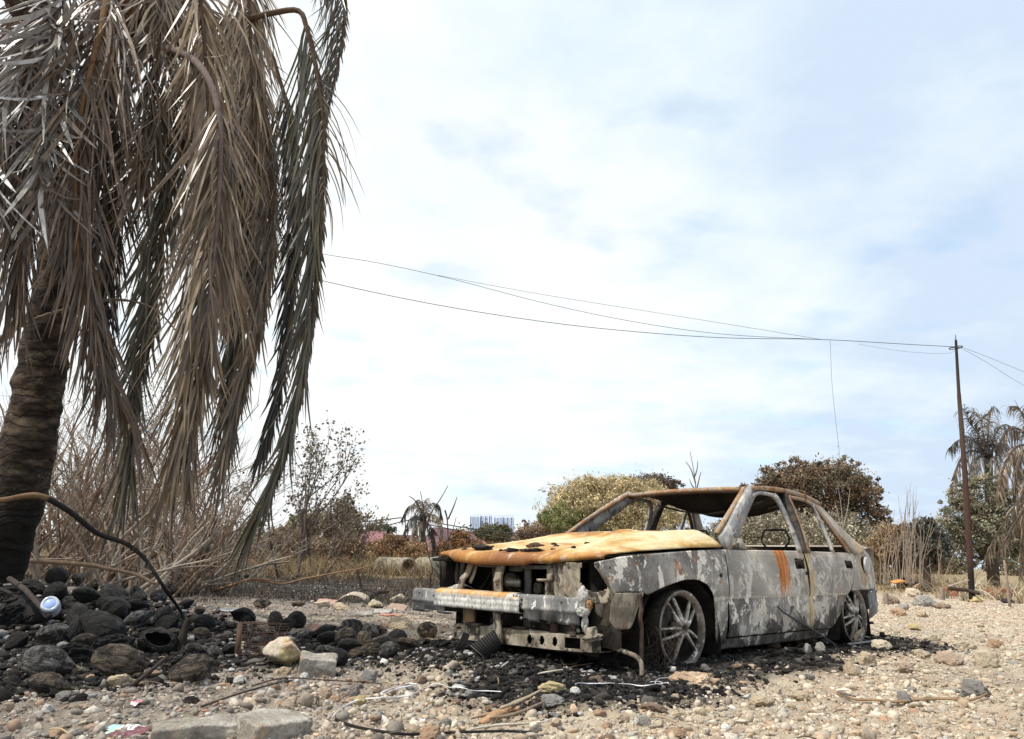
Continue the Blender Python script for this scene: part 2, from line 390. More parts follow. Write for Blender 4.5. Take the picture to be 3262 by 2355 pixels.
def hood_mat():
    g = G('hood_rust', 0.66, 0.25); o = g.obj; x, y, z = g.sep(o)
    n = g.noise(g.map(o, (1.1, 1.5, 1)), 2.0, 9, 0.66, 0.8)
    lip = g.math('MULTIPLY', g.step(x, 1.74, 2.02), 0.23); b2 = g.math('MULTIPLY', g.step(g.math('ABSOLUTE', g.math('SUBTRACT', x, 0.98)), 0.22, 0.0), g.math('MULTIPLY', g.step(y, 0.50, 0.0), 0.20))
    v = g.math('ADD', n, g.math('ADD', lip, b2))
    c = g.ramp(v, [(0.38, (0.70, 0.62, 0.43)), (0.48, (0.66, 0.53, 0.29)), (0.55, (0.56, 0.38, 0.15)), (0.64, (0.44, 0.21, 0.058)), (0.82, (0.27, 0.12, 0.05))])
    wh = g.step(g.noise(g.map(o, (1, 2, 1), (3, 2, 1)), 5, 9, 0.7, 0.5), 0.56, 0.63); c = g.mix(g.math('MULTIPLY', wh, 0.45), c, (0.74, 0.69, 0.55))
    gr = g.step(g.noise(g.map(o, (2, 1, 1), (9, 2, 1)), 4, 8, 0.65), 0.60, 0.68); c = g.mix(g.math('MULTIPLY', gr, 0.45), c, (0.33, 0.29, 0.22))
    dk = g.step(g.noise(g.map(o, (1, 1, 1), (1, 7, 3)), 26, 6, 0.7), 0.66, 0.72); c = g.mix(g.math('MULTIPLY', dk, 0.6), c, (0.12, 0.07, 0.04))
    gr2 = g.step(g.noise(g.map(o, (0.7, 3.5, 1), (3, 8, 1)), 7, 9, 0.72, 0.4), 0.55, 0.68); c = g.mix(g.math('MULTIPLY', gr2, 0.50), c, (0.40, 0.24, 0.10))
    sc = g.step(g.noise(o, 55, 8, 0.78), 0.56, 0.66); c = g.mix(g.math('MULTIPLY', sc, 0.40), c, (0.30, 0.17, 0.075))
    c = g.mix(1.0, c, (0.93, 0.90, 0.86), 'MULTIPLY')
    g.col(g.vary(c, o, 40, 0.74, 1.14)); g.bump(g.math('ADD', g.noise(o, 30, 8, 0.75), g.math('MULTIPLY', g.noise(o, 7, 5, 0.6), 2.0)), 0.5, 0.007); return g.m
M_HOOD = hood_mat()
def patch_mat(name, a, b, sc, spots, spotcol, rough=0.8, stretch=(1, 1, 1), thr=0.60, extra=None, ethr=0.6):
    g = G(name, rough, 0.25); o = g.map(g.obj, stretch)
    c = g.mix(g.step(g.noise(o, sc, 8, 0.65, 0.4), 0.40, 0.62), a, b)
    s = g.step(g.noise(g.map(o, (1, 1, 1), (5, 3, 1)), spots, 9, 0.7, 0.4), thr, thr + 0.03); c = g.mix(g.math('MULTIPLY', s, 0.9), c, spotcol)
    if extra: c = g.mix(g.math('MULTIPLY', g.step(g.noise(g.map(o, (1, 1, 1), (2, 9, 4)), spots * 0.7, 8, 0.65, 0.5), ethr, ethr + 0.06), 0.85), c, extra)
    g.col(g.vary(c, g.obj, 55, 0.75, 1.2)); g.bump(g.noise(o, 40, 6, 0.7), 0.3, 0.004); return g.m
M_RUSTBAR = patch_mat('rusty_bar', (0.28, 0.13, 0.055), (0.38, 0.27, 0.165), 6, 17, (0.27, 0.255, 0.24), 0.8, (1, 1, 1), 0.52, (0.07, 0.045, 0.035), 0.58)
M_GREYBAR = patch_mat('grey_bar', (0.24, 0.24, 0.245), (0.48, 0.46, 0.42), 8, 13, (0.11, 0.09, 0.08), 0.75, (1, 1, 1), 0.56, (0.40, 0.19, 0.07), 0.60)
M_DARKBAR = patch_mat('sooty_bar', (0.03, 0.026, 0.024), (0.10, 0.085, 0.07), 8, 15, (0.24, 0.15, 0.08), 0.85, (1, 1, 1), 0.62)
M_SOOT = patch_mat('soot', (0.014, 0.012, 0.011), (0.035, 0.03, 0.026), 6, 12, (0.06, 0.05, 0.04), 0.95, (1, 1, 1), 0.6)
M_ROOFIN = patch_mat('sooty_roof', (0.030, 0.024, 0.020), (0.060, 0.048, 0.040), 4, 9, (0.11, 0.065, 0.04), 0.9, (1, 1, 1), 0.60)
M_BEIGE = patch_mat('scorched_beige', (0.20, 0.17, 0.13), (0.44, 0.385, 0.30), 9, 12, (0.04, 0.034, 0.03), 0.8, (1, 1, .8), 0.535, (0.24, 0.15, 0.085), 0.57)
M_SHROUD = patch_mat('scorched_grey', (0.07, 0.066, 0.062), (0.13, 0.122, 0.112), 5, 12, (0.22, 0.19, 0.15), 0.85, (1, 1, 1), 0.62)
def beam_mat():
    g = G('streaked_beam', 0.7, 0.3); o = g.obj; x, y, z = g.sep(o)
    s = g.noise(g.map(o, (3, 5, 3.0)), 3.4, 11, 0.78, 1.6); c = g.ramp(s, [(0.32, (0.11, 0.108, 0.105)), (0.43, (0.33, 0.325, 0.31)), (0.50, (0.52, 0.51, 0.48)), (0.62, (0.76, 0.75, 0.71))])
    up = g.math('MULTIPLY', g.step(z, 0.392, 0.410), g.step(g.noise(g.map(o, (1, 7, 1.5)), 2.2, 6), 0.36, 0.5))
    c = g.mix(g.math('MULTIPLY', up, 0.92), c, g.ramp(g.noise(g.map(o, (1, 12, 3)), 3, 5), [(0.35, (0.42, 0.17, 0.04)), (0.6, (0.62, 0.40, 0.16)), (0.75, (0.75, 0.68, 0.5))]))
    k = g.step(g.noise(g.map(o, (1, 1, 1), (0, 3, 6)), 16, 6), 0.64, 0.68); c = g.mix(k, c, (0.07, 0.065, 0.06))
    g.col(c); g.bump(g.noise(o, 40, 5), 0.3, 0.004); return g.m
M_BEAM = beam_mat()
M_BEAMGREY = patch_mat('grey_beam', (0.12, 0.12, 0.12), (0.22, 0.22, 0.215), 5, 11, (0.72, 0.71, 0.67), 0.72, (1, 1.8, 0.55), 0.57, (0.36, 0.33, 0.28), 0.58)
M_ALLOY = patch_mat('scorched_alloy', (0.11, 0.09, 0.072), (0.28, 0.24, 0.20), 9, 16, (0.05, 0.045, 0.04), 0.55, (1, 1, 1), 0.57, (0.78, 0.77, 0.74), 0.585)
M_SPOKE = patch_mat('ashen_alloy', (0.30, 0.26, 0.21), (0.50, 0.45, 0.39), 9, 16, (0.06, 0.05, 0.042), 0.5, (1, 1, 1), 0.56, (0.82, 0.81, 0.78), 0.56)
M_WHITEASH = patch_mat('white_ash', (0.34, 0.33, 0.31), (0.60, 0.585, 0.56), 20, 30, (0.14, 0.13, 0.12), 0.9, (1, 1, 1), 0.55)
M_RUSTROD = patch_mat('rust_rod', (0.06, 0.04, 0.033), (0.12, 0.07, 0.05), 20, 30, (0.08, 0.05, 0.04), 0.85)

def coco(name, a, b, patch, thr):
    g = G(name, 0.62, 0.3); oi = g.new('ShaderNodeObjectInfo'); off = g.new('ShaderNodeCombineXYZ')
    for i in range(3): g.put(off.inputs[i], g.math('MULTIPLY', oi.outputs['Random'], 17.0 + 9 * i))
    vm = g.new('ShaderNodeVectorMath', operation='ADD'); g.put(vm.inputs[0], g.obj); g.put(vm.inputs[1], off.outputs[0]); o = vm.outputs[0]
    fib = g.noise(g.map(o, (1, 1, 0.09)), 17, 7, 0.72, 0.3)
    c = g.mix(g.step(fib, 0.36, 0.64), a, b)
    p = g.step(g.noise(o, 3.2, 8, 0.62, 0.5), thr, thr + 0.05); c = g.mix(g.math('MULTIPLY', p, 0.88), c, patch)
    cr = g.step(g.math('ABSOLUTE', g.math('SUBTRACT', g.noise(g.map(o, (1, 1, 0.3)), 7, 4), 0.5)), 0.018, 0.002); c = g.mix(cr, c, (0.006, 0.005, 0.005))
    g.col(c); g.bump(g.math('SUBTRACT', fib, g.math('MULTIPLY', cr, 1.3)), 1.0, 0.03); return g.m
M_COCO = {'black': coco('charred_husk', (0.005, 0.0045, 0.0045), (0.026, 0.023, 0.021), (0.060, 0.056, 0.052), 0.60),
          'grey': coco('ashen_husk', (0.045, 0.041, 0.038), (0.21, 0.20, 0.185), (0.016, 0.014, 0.013), 0.50),
          'brown': coco('singed_husk', (0.055, 0.040, 0.028), (0.19, 0.145, 0.10), (0.018, 0.015, 0.013), 0.50),
          'tan': coco('half_burnt_husk', (0.18, 0.12, 0.075), (0.40, 0.30, 0.20), (0.026, 0.023, 0.021), 0.46)}
def trunk_mat():
    g = G('palm_bark', 0.9, 0.15); o = g.obj; x, y, z = g.sep(o)
    w_ = g.math('ADD', g.math('MULTIPLY', z, 11.5), g.math('MULTIPLY', g.noise(o, 3.0, 7), 5.0)); rg = g.math('PINGPONG', w_, 0.5)
    n = g.noise(g.map(o, (1, 1, 2.5)), 5, 8, 0.65)
    c = g.ramp(n, [(0.36, (0.018, 0.014, 0.011)), (0.50, (0.055, 0.040, 0.030)), (0.64, (0.14, 0.105, 0.075)), (0.78, (0.25, 0.21, 0.17))])
    c = g.mix(g.math('MULTIPLY', g.step(rg, 0.12, 0.0), 0.65), c, (0.022, 0.017, 0.014))
    li = g.step(g.noise(g.map(o, (1, 1, 1.3), (3, 3, 3)), 20, 4), 0.69, 0.72); c = g.mix(g.math('MULTIPLY', li, 0.5), c, (0.27, 0.25, 0.22))
    burn = g.step(g.math('ADD', z, g.math('MULTIPLY', g.noise(o, 3, 5), 0.7)), 1.35, 0.75); c = g.mix(g.math('MULTIPLY', burn, 0.9), c, (0.012, 0.011, 0.010))
    g.col(c); g.bump(g.math('ADD', g.noise(o, 26, 6, 0.7), g.math('MULTIPLY', g.step(rg, 0.0, 0.2), 1.0)), 0.8, 0.02); return g.m
M_TRUNK = trunk_mat()
def ground_mat():
    g = G('rubble_ground', 0.95, 0.1); p = g.pos; zz = g.attr('Col'); r_, gg, b_ = g.sep(zz)
    n1 = g.noise(p, 1.3, 6, 0.6); n2 = g.noise(p, 9, 8, 0.7); n3 = g.noise(p, 45, 6, 0.75)
    pale = g.ramp(n2, [(0.28, (0.38, 0.30, 0.215)), (0.45, (0.54, 0.445, 0.33)), (0.60, (0.64, 0.55, 0.42)), (0.75, (0.70, 0.64, 0.54))])
    pale = g.mix(g.math('MULTIPLY', g.step(n1, 0.46, 0.62), 0.65), pale, (0.49, 0.35, 0.25))
    brn = g.ramp(n2, [(0.28, (0.19, 0.155, 0.125)), (0.5, (0.31, 0.262, 0.215)), (0.72, (0.45, 0.40, 0.34))])
    c = g.mix(gg, pale, brn)
    c = g.mix(g.math('MULTIPLY', g.step(g.noise(g.map(p, (1, 1, 1), (4, 9, 2)), 0.9, 7, 0.62), 0.50, 0.66), 0.50), c, (0.27, 0.235, 0.205))
    c = g.mix(b_, c, g.ramp(n2, [(0.3, (0.20, 0.15, 0.09)), (0.7, (0.38, 0.30, 0.18))]))
    blk = g.ramp(n3, [(0.35, (0.010, 0.009, 0.009)), (0.55, (0.034, 0.032, 0.030)), (0.70, (0.13, 0.125, 0.12))])
    k = g.step(g.math('ADD', r_, g.math('ADD', g.math('MULTIPLY', g.math('SUBTRACT', n2, 0.5), 1.3), g.math('MULTIPLY', g.math('SUBTRACT', n1, 0.5), 0.9))), 0.25, 0.95)
    c = g.mix(k, c, blk)
    g.col(g.vary(c, p, 150, 0.58, 1.38)); g.bump(g.math('ADD', g.math('MULTIPLY', n2, 2.2), g.math('ADD', n3, g.math('MULTIPLY', g.noise(p, 130, 4, 0.7), 0.5))), 0.75, 0.03); return g.m
M_GROUND = ground_mat()
def concrete(name, a, b):
    g = G(name, 0.93, 0.15); o = g.obj; c = g.mix(g.step(g.noise(o, 7, 8, 0.7), 0.35, 0.65), a, b)
    pit = g.voro(o, 42)[0]; c = g.mix(g.math('MULTIPLY', g.step(pit, 0.24, 0.10), 0.6), c, (0.10, 0.09, 0.08))
    st = g.step(g.noise(g.map(o, (1, 1, 1), (2, 2, 5)), 5, 8, 0.65), 0.60, 0.70); c = g.mix(g.math('MULTIPLY', st, 0.75), c, (0.44, 0.25, 0.13))
    dk = g.step(g.noise(g.map(o, (1, 1, 1.4), (7, 3, 1)), 6, 9, 0.7), 0.50, 0.62); c = g.mix(g.math('MULTIPLY', dk, 0.6), c, (0.15, 0.135, 0.11))
    g.col(g.vary(c, o, 80, 0.70, 1.25)); g.bump(g.math('ADD', g.noise(o, 60, 6, 0.75), g.math('MULTIPLY', pit, 0.5)), 0.9, 0.014); return g.m
M_CONC = concrete('weathered_concrete', (0.28, 0.25, 0.205), (0.50, 0.465, 0.405))
M_PIPE = concrete('pipe_concrete', (0.27, 0.24, 0.175), (0.42, 0.375, 0.29))
M_FLAP = patch_mat('pale_flap', (0.42, 0.415, 0.40), (0.56, 0.55, 0.52), 14, 30, (0.30, 0.29, 0.27), 0.75)
# ---------------------------------------------------------------- ground sheet and loose rubble
def pale_patch(x, y): return 0.9 * np.exp(-(((x + 1.05) / 1.0) ** 2 + ((y - 7.4) / 1.5) ** 2) ** 2)
def make_ground():
    fine = np.radians(np.linspace(-46, 46, 560)); rest = np.radians(np.linspace(46, 314, 70))[1:-1]
    A = np.concatenate([fine, rest, [fine[0] + 2 * math.pi]])
    R = np.concatenate([[0.05, 0.5, 1.0], np.geomspace(1.4, 45, 470), np.geomspace(48, 4500, 40)])
    a, r = np.meshgrid(A, R, indexing='ij'); x, y = r * np.sin(a), r * np.cos(a)
    z = gz(x, y); z = z * (1 - sstep(60, 120, r))
    P = np.stack([x, y, 0 * x], -1)
    ch = np.clip(np.maximum.reduce([char_car(x, y), char_heap(x, y), char_field(x, y)]), 0, 1)
    brown = np.clip(1 - sstep(-1.5, 0.7, x - 0.12 * (y - 4) + 0.6 * fbm(P * 0.9, 3, 21)), 0, 1) * (1 - sstep(14, 22, y)) * (1 - pale_patch(x, y))
    dry = sstep(15, 22, y + 3 * fbm(P * 0.2, 3, 22))
    col = np.stack([ch, brown, dry], -1)
    mb = MB(); add_grid(mb, np.stack([x, y, z], -1), col)
    return tag(mb.build('ground', M_GROUND, None, True), kind='structure')
make_ground()

PAL_R = np.array([(0.54, 0.45, 0.34), (0.58, 0.50, 0.385), (0.49, 0.395, 0.285), (0.49, 0.36, 0.25), (0.51, 0.44, 0.35), (0.60, 0.54, 0.445), (0.40, 0.34, 0.27)])
PAL_L = np.array([(0.34, 0.29, 0.24), (0.41, 0.36, 0.30), (0.28, 0.235, 0.195), (0.36, 0.25, 0.185), (0.46, 0.42, 0.365), (0.32, 0.285, 0.25), (0.21, 0.18, 0.155)])
PAL_C = np.array([(0.012, 0.011, 0.011), (0.025, 0.023, 0.021), (0.04, 0.036, 0.033), (0.018, 0.016, 0.015), (0.05, 0.046, 0.043), (0.12, 0.11, 0.10), (0.022, 0.02, 0.019)])
def instance_mesh(name, m, bases, pos, size, rotr, colr, squash, parent=None):
    """many small solids gathered into one mesh (one uncountable spread)."""
    mb = MB(); k = rng.integers(0, len(bases), len(pos))
    for b in range(len(bases)):
        ii = np.where(k == b)[0]
        if not len(ii): continue
        bv, bf = bases[b]; n = len(ii)
        q = rotr[ii]; q = nrm(q); w_, x_, y_, z_ = q.T
        Rm = np.stack([1 - 2 * (y_ ** 2 + z_ ** 2), 2 * (x_ * y_ - z_ * w_), 2 * (x_ * z_ + y_ * w_), 2 * (x_ * y_ + z_ * w_), 1 - 2 * (x_ ** 2 + z_ ** 2), 2 * (y_ * z_ - x_ * w_), 2 * (x_ * z_ - y_ * w_), 2 * (y_ * z_ + x_ * w_), 1 - 2 * (x_ ** 2 + y_ ** 2)], -1).reshape(n, 3, 3)
        v = np.einsum('nij,vj->nvi', Rm, bv) * (size[ii][:, None, None] * np.array([1, 1, 1.0])); v[..., 2] *= squash[ii][:, None]
        v = v + pos[ii][:, None]
        f = bf[None] + (np.arange(n) * len(bv))[:, None, None]
        mb.add(v.reshape(-1, 3), f.reshape(-1, 3), np.repeat(colr[ii], len(bv), 0))
    return mb.build(name, m, parent)
def scatter(n, r0, r1, amin, amax, expo=1.0):
    r = r0 * (r1 / r0) ** (rng.random(n) ** expo); a = np.radians(rng.uniform(amin, amax, n))
    return r * np.sin(a), r * np.cos(a)
def make_gravel():
    bases = []
    for i in range(18):
        bv, bf = rock_verts(100 + i, 0 if i % 3 else 1, 6, 0.32, 0.55); bases.append((bv * np.array([1.1, rng.uniform(.45, .95), rng.uniform(.4, 1.0)]), bf))
    x, y = scatter(180000, 2.0, 18, -44, 44); r = np.hypot(x, y)
    size = np.maximum(rng.lognormal(math.log(0.0060), 0.72, len(x)), 0.0013 * r); size = np.minimum(size, 0.042)
    ch = np.maximum.reduce([char_car(x, y), char_heap(x, y), char_field(x, y)])
    br = np.clip(1 - sstep(-1.5, 0.7, x - 0.12 * (y - 4) + rng.normal(0, 0.4, len(x))), 0, 1) * (1 - sstep(14, 22, y)) * (1 - pale_patch(x, y))
    patch = fbm(np.stack([x * 2.2, y * 2.2, 0 * x], -1), 3, 31)
    keep = (rng.random(len(x)) < 0.72 + 1.2 * patch) & (rng.random(len(x)) > char_field(x, y) * 0.75)
    ci, _ = to_car(x, y); cc, cd_ = to_car(x, y); keep &= ~((np.abs(cc) < 1.9) & (np.abs(cd_) < 0.7))
    i = rng.integers(0, 7, len(x)); u = rng.random(len(x)) * 0.85 + 0.15
    c = np.where((u < ch)[:, None], PAL_C[i], np.where((rng.random(len(x)) < br)[:, None], PAL_L[i], PAL_R[i])) * rng.uniform(0.6, 1.15, (len(x), 1))
    acc = (rng.random(len(x)) < 0.035) & (u > ch); c[acc] = np.array([(0.58, 0.55, 0.50), (0.42, 0.26, 0.17), (0.36, 0.34, 0.31)])[rng.integers(0, 3, acc.sum())]
    z = gz(x, y) + size * 0.12
    P = np.stack([x, y, z], -1)[keep]
    instance_mesh('gravel', M_GRAVEL, bases, P, size[keep], rng.normal(size=(len(P), 4)), c[keep], rng.uniform(0.55, 1.0, len(P)))
    o = bpy.data.objects['gravel']; tag(o, kind='stuff')
make_gravel()

def make_ash():
    """crumbled char, ash flakes round the car and under the heap."""
    bases = [rock_verts(200 + i, 1, 3, 0.35, 0.5) for i in range(8)]
    X, Y, S, Cc = [], [], [], []
    n = 16000
    u, v = rng.uniform(-2.9, 2.9, n), rng.normal(0, 1.0, n)
    cs, sn = math.cos(CAR_ROT), math.sin(CAR_ROT)
    x = cs * u - sn * v + CAR_LOC[0]; y = sn * u + cs * v + CAR_LOC[1]
    k = rng.random(n) < char_car(x, y) * (0.3 + 0.7 * (np.hypot((u - 2.2) / 1.0, v / 1.2) < 1.2)); x, y, u, v = x[k], y[k], u[k], v[k]
    s = np.clip(rng.lognormal(math.log(0.009), 0.5, len(x)), 0.004, 0.024)
    wn_ = fbm(np.stack([x * 5, y * 5, 0 * x], -1), 3, 41); g_ = rng.random(len(x))
    white = ((wn_ > 0.16) & (u > 1.7) & (g_ < 0.45)) | (g_ < 0.015); grey = g_ > 0.90
    c = np.where(white[:, None], np.array([[0.36, 0.35, 0.34]]), np.where(grey[:, None], np.array([[0.16, 0.155, 0.15]]), np.array([[0.018, 0.017, 0.017]]))) * rng.uniform(0.6, 1.25, (len(x), 1))
    P = np.stack([x, y, gz(x, y) + s * 0.3], -1)
    x2 = rng.normal(-2.7, 1.1, 5200); y2 = rng.normal(5.1, 0.9, 5200); k = rng.random(5200) < char_heap(x2, y2); x2, y2 = x2[k], y2[k]
    s2 = np.clip(rng.lognormal(math.log(0.015), 0.5, len(x2)), 0.005, 0.05); g2 = rng.random(len(x2))
    c2 = np.where((g2 < 0.10)[:, None], np.array([[0.30, 0.29, 0.28]]), np.where((g2 > 0.75)[:, None], np.array([[0.09, 0.08, 0.07]]), np.array([[0.02, 0.018, 0.017]]))) * rng.uniform(0.6, 1.3, (len(x2), 1))
    P = np.concatenate([P, np.stack([x2, y2, gz(x2, y2) + s2 * 0.3], -1)]); s = np.concatenate([s, s2]); c = np.concatenate([c, c2])
    instance_mesh('ash', M_GRAVEL, bases, P, s, rng.normal(size=(len(P), 4)), c, rng.uniform(0.3, 0.8, len(P)))
    tag(bpy.data.objects['ash'], kind='stuff')
make_ash()

def blades(name, m, x, y, h, wdt, lean, pal, cmul, bend=0.5, kind='stuff', z0=None, parent=None, seg=3):
    n = len(x); a = rng.uniform(0, 2 * math.pi, n); d = np.stack([np.cos(a), np.sin(a), 0 * a], -1)
    fa = rng.uniform(0, 2 * math.pi, n); sd_ = np.stack([np.cos(fa), np.sin(fa), 0 * a], -1)
    z = gz(x, y) - 0.01 if z0 is None else z0; P = np.stack([x, y, z], -1)
    L = []
    for k in range(seg + 1):
        t = k / seg; c = P + d * (lean * h * (t * (1 - bend) + bend * t * t))[:, None] + np.array([0, 0, 1.0]) * (h * (t - 0.35 * lean * bend * t * t))[:, None]
        w_ = wdt * (1 - t * 0.85)
        L += [c - sd_ * w_[:, None] / 2, c + sd_ * w_[:, None] / 2]
    V = np.stack(L, 1)
    f = np.array([[2 * k, 2 * k + 1, 2 * k + 3, 2 * k + 2] for k in range(seg)])[None] + (np.arange(n) * (2 * seg + 2))[:, None, None]
    c = pal[rng.integers(0, len(pal), n)] * cmul[:, None]
    mb = MB(); mb.add(V.reshape(-1, 3), f.reshape(-1, 4), np.repeat(c, 2 * seg + 2, 0))
    o = mb.build(name, m, parent)
    if kind: tag(o, kind=kind)
    return o
def make_stubble():
    n = 26000; y = rng.uniform(8.6, 24, n) ; x = rng.uniform(-0.62, 0.22, n) * y
    p = char_field(x, y) * np.clip(0.45 + 2.4 * fbm(np.stack([x * 0.9, y * 0.5, 0 * x], -1), 3, 51), 0.04, 1); k = rng.random(n) < p * 1.3; x, y = x[k], y[k]
    pal = np.array([(0.06, 0.046, 0.036), (0.12, 0.088, 0.066), (0.18, 0.135, 0.10), (0.035, 0.03, 0.027), (0.26, 0.20, 0.14)])
    blades('burnt_stubble', M_GRASS, x, y, rng.lognormal(math.log(0.11), 0.5, len(x)), np.maximum(rng.uniform(0.005, 0.012, len(x)), 0.0008 * y), rng.uniform(0.0, 1.3, len(x)), pal, rng.uniform(0.7, 1.3, len(x)))
make_stubble()
STRAW = np.array([(0.38, 0.29, 0.17), (0.29, 0.205, 0.115), (0.44, 0.355, 0.225), (0.22, 0.15, 0.088), (0.16, 0.11, 0.07)])
def make_dry_grass():
    xs, ys, hs = [], [], []
    for (x0, x1, y0, y1, n, h0, h1) in [(-15, 4.5, 20, 33, 17000, 0.35, 0.95), (6.0, 24, 17, 30, 7000, 0.12, 0.45), (-24, -8, 16, 30, 5000, 0.4, 1.1), (4.5, 20, 28, 40, 4000, 0.5, 1.2)]:
        x = rng.uniform(x0, x1, n); y = rng.uniform(y0, y1, n); k = rng.random(n) < np.clip(0.42 + 2.2 * fbm(np.stack([x * 0.6, y * 0.6, 0 * x], -1), 3, 61), 0.03, 1)
        xs.append(x[k]); ys.append(y[k]); hs.append(rng.uniform(h0, h1, k.sum()))
    x, y, h = map(np.concatenate, (xs, ys, hs))
    blades('dry_grass', M_GRASS, x, y, h, np.maximum(rng.uniform(0.008, 0.02, len(x)), 0.0009 * y), rng.uniform(0.2, 2.0, len(x)), STRAW, rng.uniform(0.55, 1.15, len(x)))
    n = 5200; x, y = scatter(n, 2.2, 13, -40, 40)                              # short dry stalks and straw caught among the stones
    blades('straw_litter', M_GRASS, x, y, rng.uniform(0.01, 0.05, n), np.maximum(rng.uniform(0.0015, 0.004, n), 0.0007 * y), rng.uniform(1, 7, n), np.concatenate([STRAW, STRAW * 0.3]), rng.uniform(0.6, 1.2, n), bend=0.25, z0=gz(x, y) + 0.012)
make_dry_grass()

# ---------------------------------------------------------------- stones that can be told apart
ROCKS = [rock_verts(300 + i, 4, 8, 0.15, 0.30) for i in range(9)]
SMALLR = [rock_verts(330 + i, 3, 7, 0.18, 0.32) for i in range(8)]
COLN = {'cream': (0.56, 0.48, 0.36), 'buff': (0.50, 0.40, 0.28), 'pink': (0.48, 0.37, 0.28), 'orange': (0.43, 0.29, 0.19), 'grey': (0.36, 0.34, 0.31), 'white': (0.68, 0.66, 0.61), 'brown': (0.24, 0.17, 0.125), 'dark': (0.045, 0.04, 0.037), 'yellow': (0.56, 0.46, 0.25), 'ash': (0.25, 0.235, 0.22)}
MESHC = {}
def rock_mesh(i, colname, small=False):
    k = (i, colname, small)
    if k not in MESHC:
        v, f = (SMALLR if small else ROCKS)[i]
        r = np.random.default_rng(i * 7 + len(colname)); c0 = np.array(COLN[colname]); n = fbm(v * 1.6 + i, 3, 70 + i)[:, None]
        other = np.array(COLN[['orange', 'grey', 'brown', 'cream'][i % 4]])
        c = c0 * (1 + 0.30 * n) * (1 - 0.35 * sstep(0.15, 0.4, n)) + other * 0.35 * sstep(0.15, 0.4, n)
        mb = MB(); mb.add(v, f, c); MESHC[k] = mb.mesh('rock', M_STONE)
    return MESHC[k]
def put_rock(pt, wF, colname, label, hr=0.7, dr=0.8, group='stones in the rubble', name='stone', small=False, sink=0.22):
    p = ground(*pt); w_ = wF / FPX * p[1]                                        # picture width -> metres at its distance
    i = int(rng.integers(0, 8)); o = link(name, rock_mesh(i, colname, small), None, (p[0], p[1] + w_ * dr * 0.35, gz(p[0], p[1]) + w_ * hr * (0.5 - sink)), (rng.uniform(-0.2, 0.2), rng.uniform(-0.2, 0.2), rng.uniform(0, 6.28)))
    s = w_ / 2 * 1.15; o.scale = (s, s * dr, s * hr); tag(o, label, 'rock', group); return o
